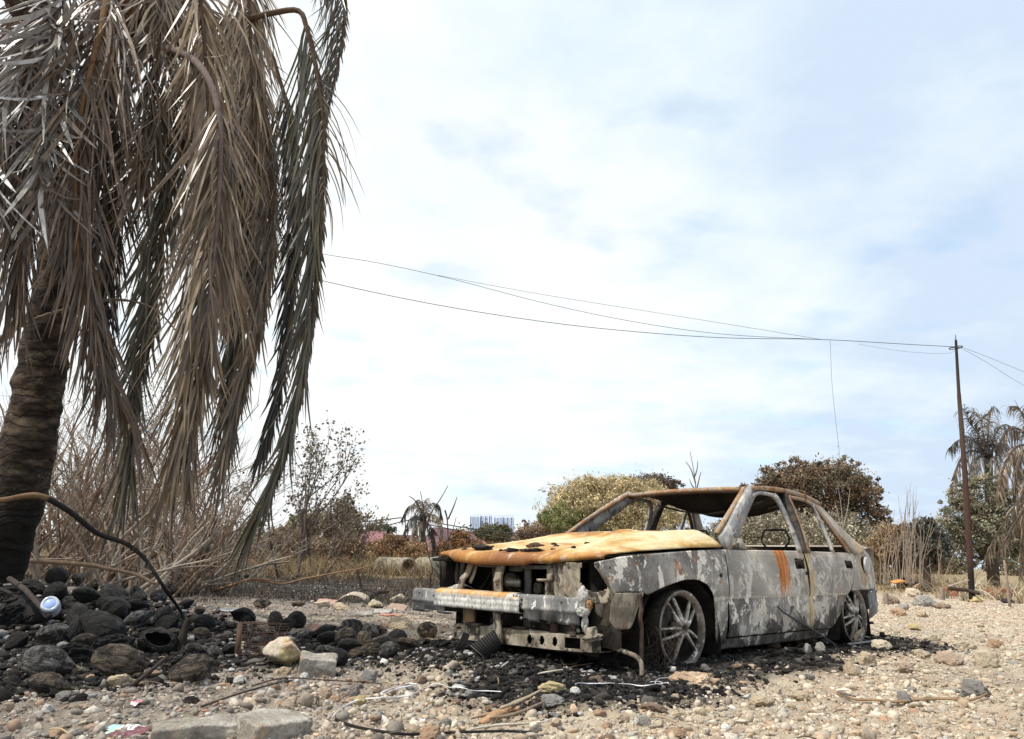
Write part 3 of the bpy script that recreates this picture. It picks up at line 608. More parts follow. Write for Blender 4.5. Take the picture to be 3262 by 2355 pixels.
big = [  # foot of the stone in the picture, width, colour, label, height ratio
    (CR(1215, 520), 50, 'cream', 'pale cream rock just right of the bent metal by the rear wheel', .75), (CR(1095, 645), 62, 'buff', 'cream wedge-shaped rock in front of the flat pale strip by the rear wheel', .75),
    (CR(990, 715), 52, 'buff', 'rounded buff rock resting on bare sand in the middle right foreground', .8), (CR(1405, 690), 54, 'pink', 'pinkish brown rock with a dark crack on its right side', .62),
    (CR(1745, 630), 82, 'pink', 'broad flat pink-buff rock left of the tall upright cream rock', .48), (CR(2015, 655), 66, 'cream', 'tall blocky cream rock at the far right of the gravel', .95),
    (CR(1925, 880), 90, 'ash', 'large rounded grey rock in the lower right corner of the gravel', .62), (CR(1390, 915), 50, 'ash', 'pointed grey rock behind the long dry palm stalk', .75),
    (CR(420, 865), 46, 'cream', 'pale faceted rock left of the flat buff one in front of the car door', .72), (CR(600, 900), 52, 'buff', 'flat buff rock lying right of the pale faceted rock', .5),
    (CR(645, 545), 28, 'grey', 'grey stone at the foot of the upright iron rod', 1.1), (CR(750, 540), 36, 'grey', 'rounded grey stone right of the upright rod', .95), (CR(790, 470), 36, 'grey', 'grey stone under the thin rod leaning on the door', .7),
    (CR(400, 500), 44, 'brown', 'sooty brown stone beside the rocker panel', .6), (CR(660, 475), 52, 'brown', 'low sooty stone heaped behind the upright rod', .5), (CR(1600, 465), 50, 'cream', 'pale lump half sunk in gravel right of the charred patch', .55),
    (CR(1520, 575), 56, 'cream', 'flat cream slab of stone between the two right-hand rocks', .4), (CR(1855, 520), 58, 'cream', 'jagged cream stone behind the broad pink rock', .55), (CR(2065, 510), 44, 'orange', 'orange-stained stone behind the tall upright rock', .7),
    (CR(1575, 765), 42, 'pink', 'low pink slab of stone in the middle of the right-hand gravel', .42), (CR(1345, 265), 32, 'orange', 'orange-buff stone behind the rear bumper', .85), (CR(1515, 270), 24, 'brown', 'small brown stone in the gravel behind the car', .7),
    (CR(1370, 225), 34, 'grey', 'mossy grey stone just behind the orange one', .7), (CR(1450, 370), 38, 'yellow', 'ochre earth clod right of the rear wheel', .55), (CR(310, 940), 62, 'buff', 'earthy buff lump in front of the pale faceted rock', .5),
    (CR(120, 660), 34, 'brown', 'smooth brown pebble at the edge of the ash left of the door', .5), (CR(230, 665), 26, 'pink', 'small rounded pink stone beside the brown pebble', .7), (CR(1660, 1125), 30, 'cream', 'small squarish white-cream stone near the bottom edge', .7),
    (CR(195, 895), 28, 'white', 'small white stone below the flat buff rock', .6), (CB(1620, 225), 36, 'white', 'flat whitish pebble on black ash under the front wheel', .5), (CB(1575, 160), 15, 'white', 'tiny white chip on ash close to the front wheel', .5),
    (CB(640, 500), 92, 'ash', 'flat grey slab half buried in the foreground gravel', .3), (CB(300, 590), 54, 'orange', 'rusty orange lump behind the dead palm stalk', .75), (CB(1310, 632), 50, 'cream', 'long pale stone chip leaning on brown stones', .5),
    (CB(1400, 665), 40, 'grey', 'grey round stone right of the long pale chip', .8), (CB(1245, 625), 36, 'pink', 'brownish pink stone left of the long pale chip', .8), (CB(690, 670), 36, 'pink', 'pinkish stone by itself in the foreground sand', .7),
    (CB(1035, 580), 36, 'orange', 'small orange stone in the middle of the foreground', .6), (CB(170, 550), 40, 'brown', 'brown pebble left of the rusty orange lump', .6), (CB(1910, 380), 40, 'cream', 'cream chip at the foot of the orange earth mound', .5),
    (CB(655, 395), 96, 'yellow', 'yellow-cream broken stone behind the grey slab', .35), (CB(830, 400), 36, 'white', 'whitish shard under the end of the white strap', .5), (CB(1480, 545), 84, 'brown', 'flat mossy dark stone in the foreground gravel', .28),
    (CB(1665, 765), 80, 'orange', 'salmon-orange flat stone at the bottom edge', .35), (CB(1015, 320), 44, 'brown', 'reddish brown stone at the edge of the ash before the bumper', .6), (CB(480, 505), 30, 'orange', 'small red-orange stone beside the grey slab', .7),
    (C4(815, 1305), 36, 'ash', 'bluish grey angular stone behind the white strap', 1.0), (C4(575, 1310), 46, 'pink', 'pink-brown faceted stone left of the bluish grey one', .8), (C4(290, 1395), 50, 'pink', 'pink-buff stone behind the concrete slabs', .6),
    (C4(920, 1185), 48, 'ash', 'grey ragged stone in front of the coconut husks', .75), (C4(870, 1365), 42, 'yellow', 'yellowish pyramid stone above the white strap', .7), (C4(990, 1480), 36, 'grey', 'pale grey stone inside the curve of the strap', .75),
    (C4(1455, 1300), 32, 'pink', 'small pink stone touching the second white strap', .6), (C4(1350, 1200), 46, 'brown', 'reddish brown stone in the middle of the dark rubble', .6), (C4(1765, 1385), 34, 'pink', 'rounded pink-grey stone below the second strap', .75),
    (C4(1415, 1650), 82, 'orange', 'big crumbly orange lump at the bottom edge', .6), (C4(1290, 1605), 48, 'buff', 'buff stone left of the big crumbly orange lump', .6), (C4(665, 1345), 42, 'orange', 'orange-brown stone between two pink ones', .5),
    (C4(415, 1155), 34, 'white', 'pale shattered stone in front of the concrete block', .6), (C4(380, 1195), 40, 'white', 'second pale shattered stone in front of the concrete block', .45), (C4(260, 1125), 42, 'buff', 'buff stone between the limestone boulder and the block', .6), (C4(730, 1110), 24, 'pink', 'small flat pink stone beside the round black husk', .6),
    (C4(1575, 1130), 28, 'grey', 'grey pebble at the edge of the ash near the black grille', .6), (C4(1640, 1240), 30, 'white', 'small white stone near the second strap', .5),
    (C3(930, 1215), 70, 'buff', 'flat buff stone right below the brown-black husk', .5), (C3(1235, 1150), 36, 'orange', 'orange stone between the two largest husks', .65), (C3(350, 1435), 42, 'white', 'white and rust broken stone near the left edge', .8), (C3(40, 1410), 34, 'pink', 'pink stone cut by the left edge', .8),
    (C3(830, 1345), 28, 'white', 'small white pebble in the left foreground', .8), (C3(1900, 1200), 32, 'white', 'white-grey sliver of stone right of the split husk', .9), (C3(1600, 1030), 34, 'pink', 'pinkish stone beside the grey-blue husk', .6), (C3(1890, 930), 46, 'buff', 'buff stone against the rusty wire mesh', .6),
    (C3(1500, 1355), 22, 'dark', 'small black clinker in the left foreground', .6), (C3(620, 1405), 60, 'pink', 'long low pinkish stone in the left foreground', .3),
    (C4(1170, 770), 82, 'buff', 'pale triangular slab of rubble right of the husks', .5), (C4(980, 590), 50, 'cream', 'cream broken stone near the curved bark', .5), (C4(700, 610), 56, 'buff', 'flat grey-buff rubble stone near the burnt grass', .45), (C4(1160, 545), 48, 'cream', 'whitish rubble stone by the end of the curved bark', .55), (C4(560, 585), 56, 'cream', 'pale mound of rubble at the edge of the stubble', .4),
    (CT(830, 910), 72, 'dark', 'large scorched black boulder behind the car', .55), (CT(610, 1105), 44, 'brown', 'brown-topped stone behind the tail of the car', .7), (CT(860, 1020), 52, 'cream', 'pale lichened stone in front of the scorched boulder', .6), (CT(1040, 1140), 66, 'grey', 'grey-buff mound of stone left of the iron pole', .55),
    (CT(930, 935), 40, 'orange', 'orange-buff slab leaning by the scorched boulder', .6), (CT(1010, 955), 34, 'dark', 'small black lump right of the orange-buff slab', .7), (CT(650, 900), 34, 'white', 'white stone left of the scorched boulder', .6), (CT(735, 1190), 38, 'grey', 'greenish grey stone behind the rear bumper', .7),
    (CT(690, 1260), 46, 'orange', 'rough orange clod nearest to the rear bumper', .7), (CT(970, 1275), 36, 'buff', 'buff stone alone in the far gravel', .6), (CT(1680, 1085), 46, 'yellow', 'yellowish stone right behind the foot of the iron pole', .6), (CT(2100, 1100), 48, 'dark', 'flat dark stone near the thin stake', .35), (CT(1240, 1165), 50, 'brown', 'brown crumbly mound in the far gravel', .4),
]
for pt, wF, cn, lb, hr in big: put_rock(pt, wF, cn, lb, hr)
# low orange earth mound in front of the wheel
p = ground(*CB(1830, 350)); v, f = rock_verts(390, 4, 5, 0.30, 0.35); v = v * np.array([0.115, 0.10, 0.055])
mb = MB(); nn = fbm(v * 9, 3, 77)[:, None]; mb.add(v, f, np.where(nn > 0.05, np.array([[0.47, 0.375, 0.275]]), np.array([[0.41, 0.29, 0.20]])) * (1 + 0.3 * nn))
tag(mb.build('earth_mound', M_STONE, None, False, (p[0], p[1] + 0.07, p[2] + 0.015)), 'low crumbling mound of orange and cream earth before the front wheel', 'mound')
# many middling stones; nothing tells one from the next within a colour
kinds = [('cream', 'smallish cream stone among the sunlit gravel right of the charred ground', 40, 'R'), ('pink', 'smallish pinkish stone among the sunlit gravel right of the charred ground', 26, 'R'), ('grey', 'smallish grey stone among the sunlit gravel right of the charred ground', 20, 'R'),
         ('brown', 'smallish brown stone in the dirt of the left foreground', 34, 'L'), ('ash', 'smallish ash-grey stone in the dirt of the left foreground', 30, 'L'), ('orange', 'smallish orange-brown stone in the dirt of the left foreground', 20, 'L'), ('white', 'smallish whitish stone in the dirt of the left foreground', 14, 'L'),
         ('dark', 'smallish blackened stone in the char in front of the car', 34, 'C')]
for cn, lb, n, zone in kinds:
    k = 0
    while k < n:
        x, y = scatter(1, 2.7, 11, -34, 34); x, y = float(x[0]), float(y[0]); cu, cvv = to_car(x, y)
        if abs(cu) < 2.3 and abs(cvv) < 0.95: continue
        cc = float(char_car(np.array(x), np.array(y)))
        ok = (zone == 'R' and x > 0.6 and cc < 0.3) or (zone == 'L' and x < 0.7 and cc < 0.4 and y < 7) or (zone == 'C' and cc > 0.45 and y < 6.5)
        if not ok: continue
        s = rng.uniform(0.010, 0.026) * (1 + 0.06 * y)
        o = link('stone', rock_mesh(int(rng.integers(0, 8)), cn, True), None, g3(x, y, s * 0.25), tuple(rng.uniform(-0.4, 0.4, 2)) + (rng.uniform(0, 6.28),), (s * rng.uniform(0.9, 1.4), s, s * rng.uniform(0.5, 0.85)))
        tag(o, lb, 'rock', 'stones in the rubble'); k += 1

# boulder, concrete block, two slabs
p = ground(*C4(225, 1050)); v, f = rock_verts(421, 4, 12, 0.07, 0.22); c = np.tile(np.array([0.47, 0.405, 0.32]), (len(v), 1)); n = fbm(v * 1.5, 3, 5)
c[(v[:, 0] > 0.1) & (n > -0.15)] = (0.44, 0.35, 0.19); c[(v[:, 2] > 0.35) & (v[:, 0] > 0.25)] = (0.30, 0.20, 0.13); c[n < -0.25] = (0.50, 0.36, 0.25)
mb = MB(); mb.add(v * np.array([0.135, 0.11, 0.10]), f, c)
tag(mb.build('boulder', M_STONE, None, False, (p[0], p[1] + 0.05, p[2] + 0.065)), 'large pale limestone boulder with a yellow face beside black coconuts', 'rock')
def block(name, sx, sy, sz, pos, rz, label, cat, tilt=(0, 0), seed=1, mat_=None):
    n = 12; mb = MB(); v, f = ICO[4]; q = v / np.max(np.abs(v), 1, keepdims=True); q = np.sign(q) * np.abs(q) ** 0.9 * np.array([sx, sy, sz]) / 2
    q = q + nrm(v) * (0.016 * fbm(q * 14 + seed, 4, seed) + 0.034 * np.minimum(0, fbm(q * 6 + seed, 2, seed + 3)))[:, None]
    mb.add(q, f); o = mb.build(name, mat_ or M_CONC, None, False, pos); o.rotation_euler = (tilt[0], tilt[1], rz); tag(o, label, cat); return o
p = ground(*C4(500, 1150)); block('concrete_block', 0.20, 0.15, 0.12, (p[0], p[1] + 0.06, p[2] + 0.05), 0.25, 'grey chunk of concrete lying in front of the limestone boulder', 'concrete block', (0.15, 0.1), 3)
p = ground(*C3(1580, 1660)); block('concrete_slab', 0.35, 0.15, 0.11, (p[0] + 0.01, p[1] + 0.01, gz(p[0], p[1]) + 0.016), 0.38, 'rust-stained broken concrete slab at the bottom edge, left of the paler one', 'concrete slab', (0.05, -0.02), 5)
p = ground(*C4(130, 1640)); block('concrete_slab', 0.22, 0.22, 0.10, (p[0] + 0.0, p[1] + 0.045, gz(p[0], p[1]) + 0.020), 0.70, 'paler squarish concrete slab at the bottom edge, right of the rust-stained one', 'concrete slab', (0.05, 0.02), 8)

# ---------------------------------------------------------------- coconuts
def coco_mesh(kind, shape):
    k = ('coco', kind, shape)
    if k in MESHC: return MESHC[k]
    v, f = ICO[4]; v = v.copy(); th = np.arctan2(v[:, 1], v[:, 0]); s = np.sqrt(np.maximum(0, 1 - v[:, 2] ** 2))
    r = 1 + 0.11 * np.cos(3 * th + shape) * s - 0.07 * np.abs(np.sin(1.5 * th + shape)) * s
    q = v * r[:, None] * np.array([0.61, 0.57, 1.02]); z = q[:, 2]
    if shape % 3 != 1: q[:, :2] *= (1 - 0.50 * np.clip(np.abs(z) - 0.25, 0, 1) ** 1.2 * (1 + 0.6 * np.sign(z)))[:, None]; q[:, 2] = z * 1.08
    if shape == 1: q = v * np.array([0.84, 0.80, 0.96])
    q = q * (1 + 0.10 * fbm(v * 1.7 + shape * 5, 3, 500 + shape) + 0.060 * s * fbm(np.stack([np.cos(th) * 4.5, np.sin(th) * 4.5, v[:, 2] * 0.8], -1) + shape, 3, 520 + shape) + 0.028 * s * fbm(np.stack([np.cos(th) * 13, np.sin(th) * 13, v[:, 2] * 1.1], -1) + shape, 2, 560 + shape))[:, None]
    if shape >= 3:                                                             # scorched through on one side: caved in
        nn = nrm(np.array([0.5 if shape == 3 else -0.3, 0.75, 0.35])); d = v @ nn; q = q - (np.maximum(d - 0.35, 0) ** 0.9)[:, None] * nn * 0.45 * (1 + 1.2 * fbm(v * 4, 3, 9))[:, None]
    mb = MB(); mb.add(q * 0.5, f); MESHC[k] = mb.mesh('coconut', M_COCO[kind], True); return MESHC[k]
def put_coco(pt, wF, kind, label, shape=None, lift=0.0, hr=None, ry=None, rz=None, dy=0.0, name='coconut', cat='coconut', onground=True, group='burnt coconuts'):
    """pt: middle of the underside in the picture, wF: picture width."""
    p = ground(*pt); w_ = wF * FS / FPX * p[1]; shape = int(rng.integers(0, 6)) if shape is None else shape
    ry = rng.uniform(1.1, 1.9) if ry is None else ry; rz = rng.uniform(-0.7, 0.7) if rz is None else rz
    o = link(name, coco_mesh(kind, shape), None, (p[0], p[1] + w_ * 0.28 + dy, float(gz(p[0], p[1] + w_ * .28 + dy)) + w_ * 0.27 + lift), (rng.uniform(-0.3, 0.3), ry, rz), w_ * 0.85)
    tag(o, label, cat, group); return o
for (x, y, wd, kd, lb, sh, lift) in [
    (405, 405, 215, 'black', 'round jet-black coconut against the foot of the palm trunk', 1, 0), (585, 420, 185, 'grey', 'oblong ash-grey coconut right of the round jet-black one by the trunk', 0, 0), (985, 425, 165, 'grey', 'grey split coconut farthest up the heap, toward the bare shrubs', 3, 0),
    (915, 480, 125, 'black', 'small dark coconut just in front of the grey split one', 2, 0), (385, 600, 205, 'black', 'black coconut behind the plastic bottle', 1, .05), (630, 640, 230, 'black', 'black coconut perched above the largest black one right of the bottle', 0, .06), (560, 765, 320, 'black', 'largest black coconut, right under the plastic bottle', 2, 0),
    (150, 690, 280, 'black', 'charred coconut left of the plastic bottle', 0, 0), (70, 965, 250, 'black', 'black coconut cut by the left edge', 2, 0), (350, 915, 320, 'grey', 'oblong coconut with an ashy sheen above the large grey husk', 0, 0),
    (270, 1195, 450, 'grey', 'very large ash-grey husk lying nearest the left edge', 2, 0), (625, 935, 215, 'brown', 'small brown coconut between the ashy and the hollow ones', 0, 0), (770, 785, 240, 'black', 'black coconut with a split skin in the middle of the heap', 3, 0), (790, 635, 130, 'black', 'small burnt coconut right of the two stacked black ones', 1, .04),
    (865, 590, 210, 'brown', 'split brown husk with frayed fibres high in the heap', 4, 0), (1060, 635, 195, 'black', 'blackened coconut with a pale streak near the palm stalk', 0, 0), (1050, 510, 160, 'grey', 'greyish brown coconut half hidden behind the blackened streaked one', 2, 0), (1240, 545, 155, 'grey', 'coconut with an ash-white cap beside the arching palm stalk', 1, 0),
    (1320, 505, 190, 'black', 'long burnt coconut at the far right of the heap', 5, 0), (1450, 605, 150, 'black', 'black coconut beyond the arching stalk', 0, 0), (1045, 765, 245, 'grey', 'wide dark-grey coconut in the middle of the heap', 0, 0), (1190, 760, 140, 'grey', 'fibrous grey coconut touching the wide dark-grey one', 4, 0), (905, 675, 130, 'grey', 'small ash-grey coconut above the wide dark-grey one', 2, 0),
    (890, 850, 200, 'black', 'crumbling burnt coconut behind the hollow shell', 5, 0), (985, 955, 140, 'black', 'broken piece of black shell left of the hollow one', 4, 0), (1345, 855, 150, 'brown', 'dull brown-grey coconut right behind the hollow shell', 0, 0), (1600, 790, 195, 'black', 'round black coconut right of the arching stalk', 1, 0), (1590, 850, 155, 'brown', 'dusty brown coconut under the round black one', 2, 0),
    (1535, 990, 180, 'grey', 'bluish grey coconut beside the burnt stalk stump', 0, 0), (1690, 1000, 150, 'grey', 'light-streaked coconut right of the bluish grey one', 2, 0), (1805, 970, 165, 'black', 'dark coconut left of the rusty wire mesh', 0, 0), (870, 1165, 450, 'brown', 'large ridged husk, black on top and tan below, front of the heap', 2, 0), (1480, 1210, 400, 'brown', 'large brown husk with a tan left end, front right of the heap', 3, 0),
    (1550, 485, 66, 'black', 'tiny black coconut alone on the scorched ground beyond the heap', 1, 0), (330, 1300, 330, 'brown', 'torn brown husk in front of the very large grey one', 5, 0), (1500, 1360, 150, 'black', 'flattened charred husk scrap in the left foreground', 5, -.02), (255, 300, 150, 'tan', 'pale half-hidden coconut between the trunk and the jet-black one', 0, 0), (700, 480, 190, 'brown', 'crusty brown husk behind the stacked black coconuts', 4, 0)]:
    if lb.startswith('pale half') : y += 60
    put_coco(C3(x, y), wd / 2.499 / FS, kd, lb, sh, lift)
for (x, y, wd, kd, lb, sh, lift) in [
    (70, 605, 150, 'tan', 'tan and grey husk lying on the scorched ground behind the heap', 2, 0), (365, 595, 110, 'tan', 'half black, half tan coconut at the edge of the stubble', 0, 0), (615, 900, 225, 'black', 'black ridged coconut behind the round black one, right group', 0, 0), (800, 835, 215, 'grey', 'coconut with an ash-white top at the back of the right group', 2, 0),
    (1005, 825, 155, 'tan', 'tan coconut with a black cap at the back right of the right group', 0, 0), (885, 920, 205, 'brown', 'dark brown ridged coconut in the middle of the right group', 2, 0), (1055, 950, 215, 'black', 'black coconut at the right end of the right group', 0, 0), (670, 1065, 198, 'black', 'round jet-black shell in front of the right group', 1, 0), (455, 960, 98, 'black', 'small round black coconut against the limestone boulder', 1, 0),
    (430, 850, 150, 'grey', 'crumpled ash-grey husk behind the limestone boulder', 5, 0), (1395, 835, 185, 'tan', 'lone coconut, half tan and half black, left of the car bumper', 1, 0), (825, 1000, 165, 'brown', 'torn brown husk between the round black shell and the black coconut', 4, -.01)]:
    put_coco(C4(x, y), wd / 2.499 / FS, kd, lb, sh, lift)
for i, (x, y, wd) in enumerate([(560, 850, 190), (735, 900, 185), (935, 860, 200), (770, 965, 190), (1150, 910, 180), (960, 995, 190), (590, 1000, 170), (340, 760, 180), (250, 800, 170), (1225, 960, 170), (1080, 1000, 165), (180, 720, 160)]):
    put_coco(C4(x, y), wd * 1.1 / 2.499 / FS, ['black', 'brown', 'grey', 'black'][i % 4], 'charred ' + ['black', 'brown', 'grey', 'black'][i % 4] + ' coconut loose among the husks between the boulder and the car', i % 3, 0)
# hollow shell, open towards the viewer
p = ground(*C3(1200, 975)); w_ = 300 / 2.499 / FPX * p[1]; mb = MB()
prof = [(0.02, -0.34), (0.28, -0.30), (0.42, -0.12), (0.47, 0.08), (0.43, 0.26), (0.34, 0.33), (0.28, 0.33), (0.30, 0.22), (0.33, 0.05), (0.28, -0.12), (0.02, -0.20)]
add_lathe(mb, resample(prof, 40), 40); mb.xf(lambda v: v * (1 + 0.26 * fbm(v * 4, 4, 3))[:, None] * w_)
o = mb.build('coconut', M_COCO['black'], None, True, (p[0], p[1] + 0.08, p[2] + w_ * 0.24)); o.rotation_euler = (1.05, 0.25, 0.30); o.scale = (1.08, 0.62, 1.0)
tag(o, 'hollow black coconut shell with its opening facing the viewer', 'coconut', 'burnt coconuts')
# more black coconuts filling the depth of the heap
for i in range(26):
    x, y = -2.05 - abs(rng.normal(0.9, 0.5)), rng.normal(5.6, 0.45); s = rng.uniform(0.2, 0.27)
    o = link('coconut', coco_mesh('black', int(rng.integers(0, 6))), None, g3(x, y, s * 0.22), (rng.uniform(-.4, .4), rng.uniform(1, 2), rng.uniform(0, 6)), s)
    tag(o, 'half-buried charred coconut deep in the heap behind the front ones', 'coconut', 'burnt coconuts')
# ---------------------------------------------------------------- the burnt-out car (its own frame: x forward, y to its left, z up)
car = empty('burnt_car', CAR_LOC, CAR_ROT)
tag(car, 'burnt-out four-door saloon, scorched grey and rusty, with buckled hood and no glass', 'car')
def Wd(x):
    x = np.asarray(x, float)
    return 0.80 - 0.045 * np.clip((x - 1.4) / .6, 0, 2) ** 2 - 0.165 * np.clip((-1.4 - x) / .68, 0, 2) ** 1.7
ZS = [0.05, .13, .20, .30, .404, .412, .420, .47, .60, .70, .74, .85]; ZO = [-.075, -.045, -.022, -.010, -.012, -.001, 0, .003, -.004, -.022, -.036, -.10]
def Ys(x, z): return Wd(x) + np.interp(z, ZS, ZO)
def dent(x, z, seed): return 0.013 * fbm(np.stack([x * 2.6, z * 3.2, 0 * x + seed], -1), 3, seed) 
def side_panel(name, xs, zlo, zhi, fixed=(), holes=(), mirror=False, nz=14, seed=3, out=0.0, m=None, thick=0.004):
    xs = np.asarray(xs, float); lo = zlo(xs); hi = zhi(xs); f = np.array(sorted(set(fixed)))
    t = np.linspace(0, 1, nz)
    rows = []
    zc = sorted(set([.404, .412, .420]))
    for i, x in enumerate(xs):
        z = lo[i] + (hi[i] - lo[i]) * t; rows.append(z)
    Z = np.array(rows)
    # snap rows to the crease and to the fixed levels so that holes and the crease stay straight
    for i in range(len(xs)):
        for lev in list(f) + zc:
            if lo[i] + 1e-3 < lev < hi[i] - 1e-3:
                j = int(np.argmin(np.abs(np.linspace(lo.min(), hi.max(), nz) - lev))); j = min(max(j, 1), nz - 2)
                Z[i, j] = min(max(lev, Z[i, j - 1] + 1e-4), 9)
        Z[i] = np.maximum.accumulate(Z[i])
    X = np.repeat(xs[:, None], nz, 1); Y = Ys(X, Z) + dent(X, Z, seed) + out
    keep = None
    if holes:
        xc = (xs[:-1] + xs[1:]) / 2; keep = np.ones((len(xs) - 1, nz - 1), bool)
        zc2 = (Z[:-1, :-1] + Z[:-1, 1:]) / 2
        for (x0, x1, z0, z1) in holes: keep &= ~((xc[:, None] > x0) & (xc[:, None] < x1) & (zc2 > z0) & (zc2 < z1))
    V = np.stack([X, Y, Z], -1)
    if mirror: V[..., 1] *= -1
    mb = MB(); add_grid(mb, V, (.5,) * 3, keep)
    o = mb.build(name, m or M_PAINT, car, True); solid(o, thick, -1 if mirror else 1); return o
def lin(*pts):
    p = np.array(sorted(pts)); return lambda x: np.interp(x, p[:, 0], p[:, 1])
ARCH = [(0.75, .13), (0.82, .14), (0.838, .20), (0.845, .29), (0.855, .38), (0.885, .44), (0.95, .497), (1.03, .523), (1.11, .531), (1.22, .527), (1.34, .505), (1.46, .478), (1.545, .452), (1.575, .444), (1.62, .46), (1.70, .462), (1.88, .459), (1.99, .60), (2.03, .615)]
LHS = [('', False), ('', True)]
hx = [-0.274, -0.424]; hx2 = [-1.122, -1.264]
for _, mir in LHS:
    xs = np.sort(np.concatenate([np.linspace(.70, .85, 8), np.linspace(.855, 1.6, 40), np.linspace(1.62, 1.995, 16)]))
    side_panel('front_fender', xs, lin(*ARCH), lin((.70, .722), (1.1, .705), (1.61, .672), (1.8, .655), (1.995, .622)), mirror=mir, nz=22, seed=4)
    fd = side_panel('front_door', np.sort(np.concatenate([np.linspace(-.445, .685, 44), hx])), lambda x: 0 * x + .160, lin((-.445, .738), (.685, .722)), mirror=mir, nz=62, holes=[(-.424, -.274, .606, .676)], seed=5)
    rd = side_panel('rear_door', np.sort(np.concatenate([np.linspace(-1.385, -.458, 44), hx2])), lin((-.458, .158), (-.815, .155), (-.97, .267), (-1.168, .445), (-1.385, .725)), lin((-.458, .738), (-1.385, .74)), mirror=mir, nz=62, holes=[(-1.264, -1.122, .617, .680)], seed=6)
    xq = np.sort(np.concatenate([np.linspace(-2.085, -1.40, 34), np.linspace(-1.395, -1.178, 14)]))
    q = side_panel('rear_quarter', xq, lin((-1.178, .445), (-1.2, .438), (-1.48, .440), (-1.50, .437), (-2.085, .440)), lin((-1.178, .447), (-1.388, .738), (-1.40, .748), (-1.47, .775), (-1.56, .797), (-1.8, .795), (-2.05, .785), (-2.085, .76)), mirror=mir, nz=22, seed=7)
    side_panel('rear_bumper', np.linspace(-2.12, -1.495, 24), lin((-1.495, .20), (-1.7, .225), (-2.12, .25)), lambda x: 0 * x + .432, mirror=mir, nz=16, seed=8, out=0.012, m=M_BEAMGREY)
    side_panel('rocker_panel', np.linspace(-.82, .79, 20), lambda x: 0 * x + .085, lambda x: 0 * x + .150, mirror=mir, nz=6, seed=9, out=-0.012)
    sg = -1 if mir else 1
    # handle cups behind the openings, lock hole, mirror triangle
    for door, (x1, x0, z0, z1) in ((fd, (-.27, -.43, .60, .685)), (rd, (-1.118, -1.268, .61, .688))):
        mb = MB(); ym = float(Ys((x0 + x1) / 2, (z0 + z1) / 2)); add_box(mb, (x0 - .01, ym - .075, z0 - .01), (x1 + .01, ym - .07, z1 + .01)); 
        add_box(mb, (x0, ym - .07, z0 + .004), (x0 + .012, ym - .012, z1)); add_box(mb, (x0 + .03, ym - .06, z1 - .035), (x1 - .05, ym - .02, z1 - .02)); add_bar(mb, [(x0 + .05, ym - .04, z0), (x0 + .09, ym - .035, z1 - .02)], .012, .01, (0, 1, 0))
        if mir: mb.xf(lambda v: v * np.array([1, -1, 1]))
        mb.build('handle_cup', M_DARKBAR, door)
    for door, x_, z_ in ((fd, -.405, .572), (bpy.data.objects['front_fender'], .79, .555)):
        if mir: continue
        mb = MB(); add_lathe(mb, [(.0, .004), (.013, .004), (.014, 0)], 14, 'y'); mb.xf(lambda v: v + np.array([x_, float(Ys(x_, z_)) + .003, z_])); mb.build('lock_hole', M_SOOT, door)
    # upper structure
    def up(pts): 
        a = np.array(pts, float); a[:, 1] *= sg; return a
    S = (0, sg, 0)
    mb = MB(); add_bar(mb, resample(up([(.66, .752, .735), (.555, .735, .80), (.28, .668, .985), (.01, .602, 1.150), (-.07, .588, 1.182)]), 12), .03, np.linspace(.165, .085, 12), S)
    pa = mb.build('windscreen_pillar', M_GREYBAR, car)
    mb = MB(); add_bar(mb, resample(up([(.655, .70, .83), (.40, .655, .985), (.10, .585, 1.15), (.02, .565, 1.192)]), 10), .03, .030, S); mb.build('windscreen_flange', M_RUSTBAR, pa)
    mb = MB(); add_bar(mb, resample(up([(-.01, .588, 1.192), (-.30, .575, 1.214), (-.62, .575, 1.212), (-.90, .585, 1.186), (-1.10, .600, 1.142)]), 14), .06, .034, S); mb.build('roof_rail', M_RUSTBAR, car)
    A_ = resample([(-1.06, 0, 1.168), (-1.17, 0, 1.075), (-1.30, 0, .962), (-1.43, 0, .872), (-1.56, 0, .806), (-1.72, 0, .790)], 20); B_ = resample([(-.98, 0, 1.150), (-1.08, 0, 1.055), (-1.19, 0, .925), (-1.29, 0, .800), (-1.36, 0, .735), (-1.44, 0, .735)], 20)
    V = np.stack([A_ + (B_ - A_) * t for t in np.linspace(0, 1, 6)], 1); V[..., 1] = sg * (.770 - np.clip(V[..., 2] - .735, 0, 1) * .415 - .012 * np.clip((-1.35 - V[..., 0]) / .3, 0, 2) ** 1.5); mb = MB(); add_grid(mb, V); solid(mb.build('rear_pillar', M_PAINT, car, True), .03, 0)
    mb = MB(); add_bar(mb, resample(up([(-.455, .755, .72), (-.475, .725, .85), (-.50, .665, 1.02), (-.545, .59, 1.185)]), 10), .05, .055, S); mb.build('centre_pillar', M_DARKBAR, car)
    # door frames
    mb = MB(); add_bar(mb, resample(up([(.02, .622, 1.128), (-.08, .612, 1.160), (-.20, .608, 1.166), (-.34, .606, 1.160)]), 12), .024, .026, S)
    add_bar(mb, resample(up([(-.33, .61, 1.16), (-.385, .622, 1.115), (-.415, .665, .99), (-.412, .72, .86), (-.385, .768, .73)]), 14), .024, .046, S); mb.build('window_frame', M_GREYBAR, fd)
    mb = MB(); add_bar(mb, resample(up([(-.515, .775, .725), (-.535, .735, .86), (-.555, .675, 1.02), (-.57, .620, 1.145), (-.60, .610, 1.165)]), 14), .024, .040, S)
    add_bar(mb, resample(up([(-.58, .612, 1.165), (-.80, .612, 1.160), (-.95, .620, 1.130), (-1.05, .648, 1.050), (-1.17, .70, .90), (-1.285, .762, .735)]), 16), .022, .026, S); mb.build('window_frame', M_RUSTBAR if not mir else M_DARKBAR, rd)
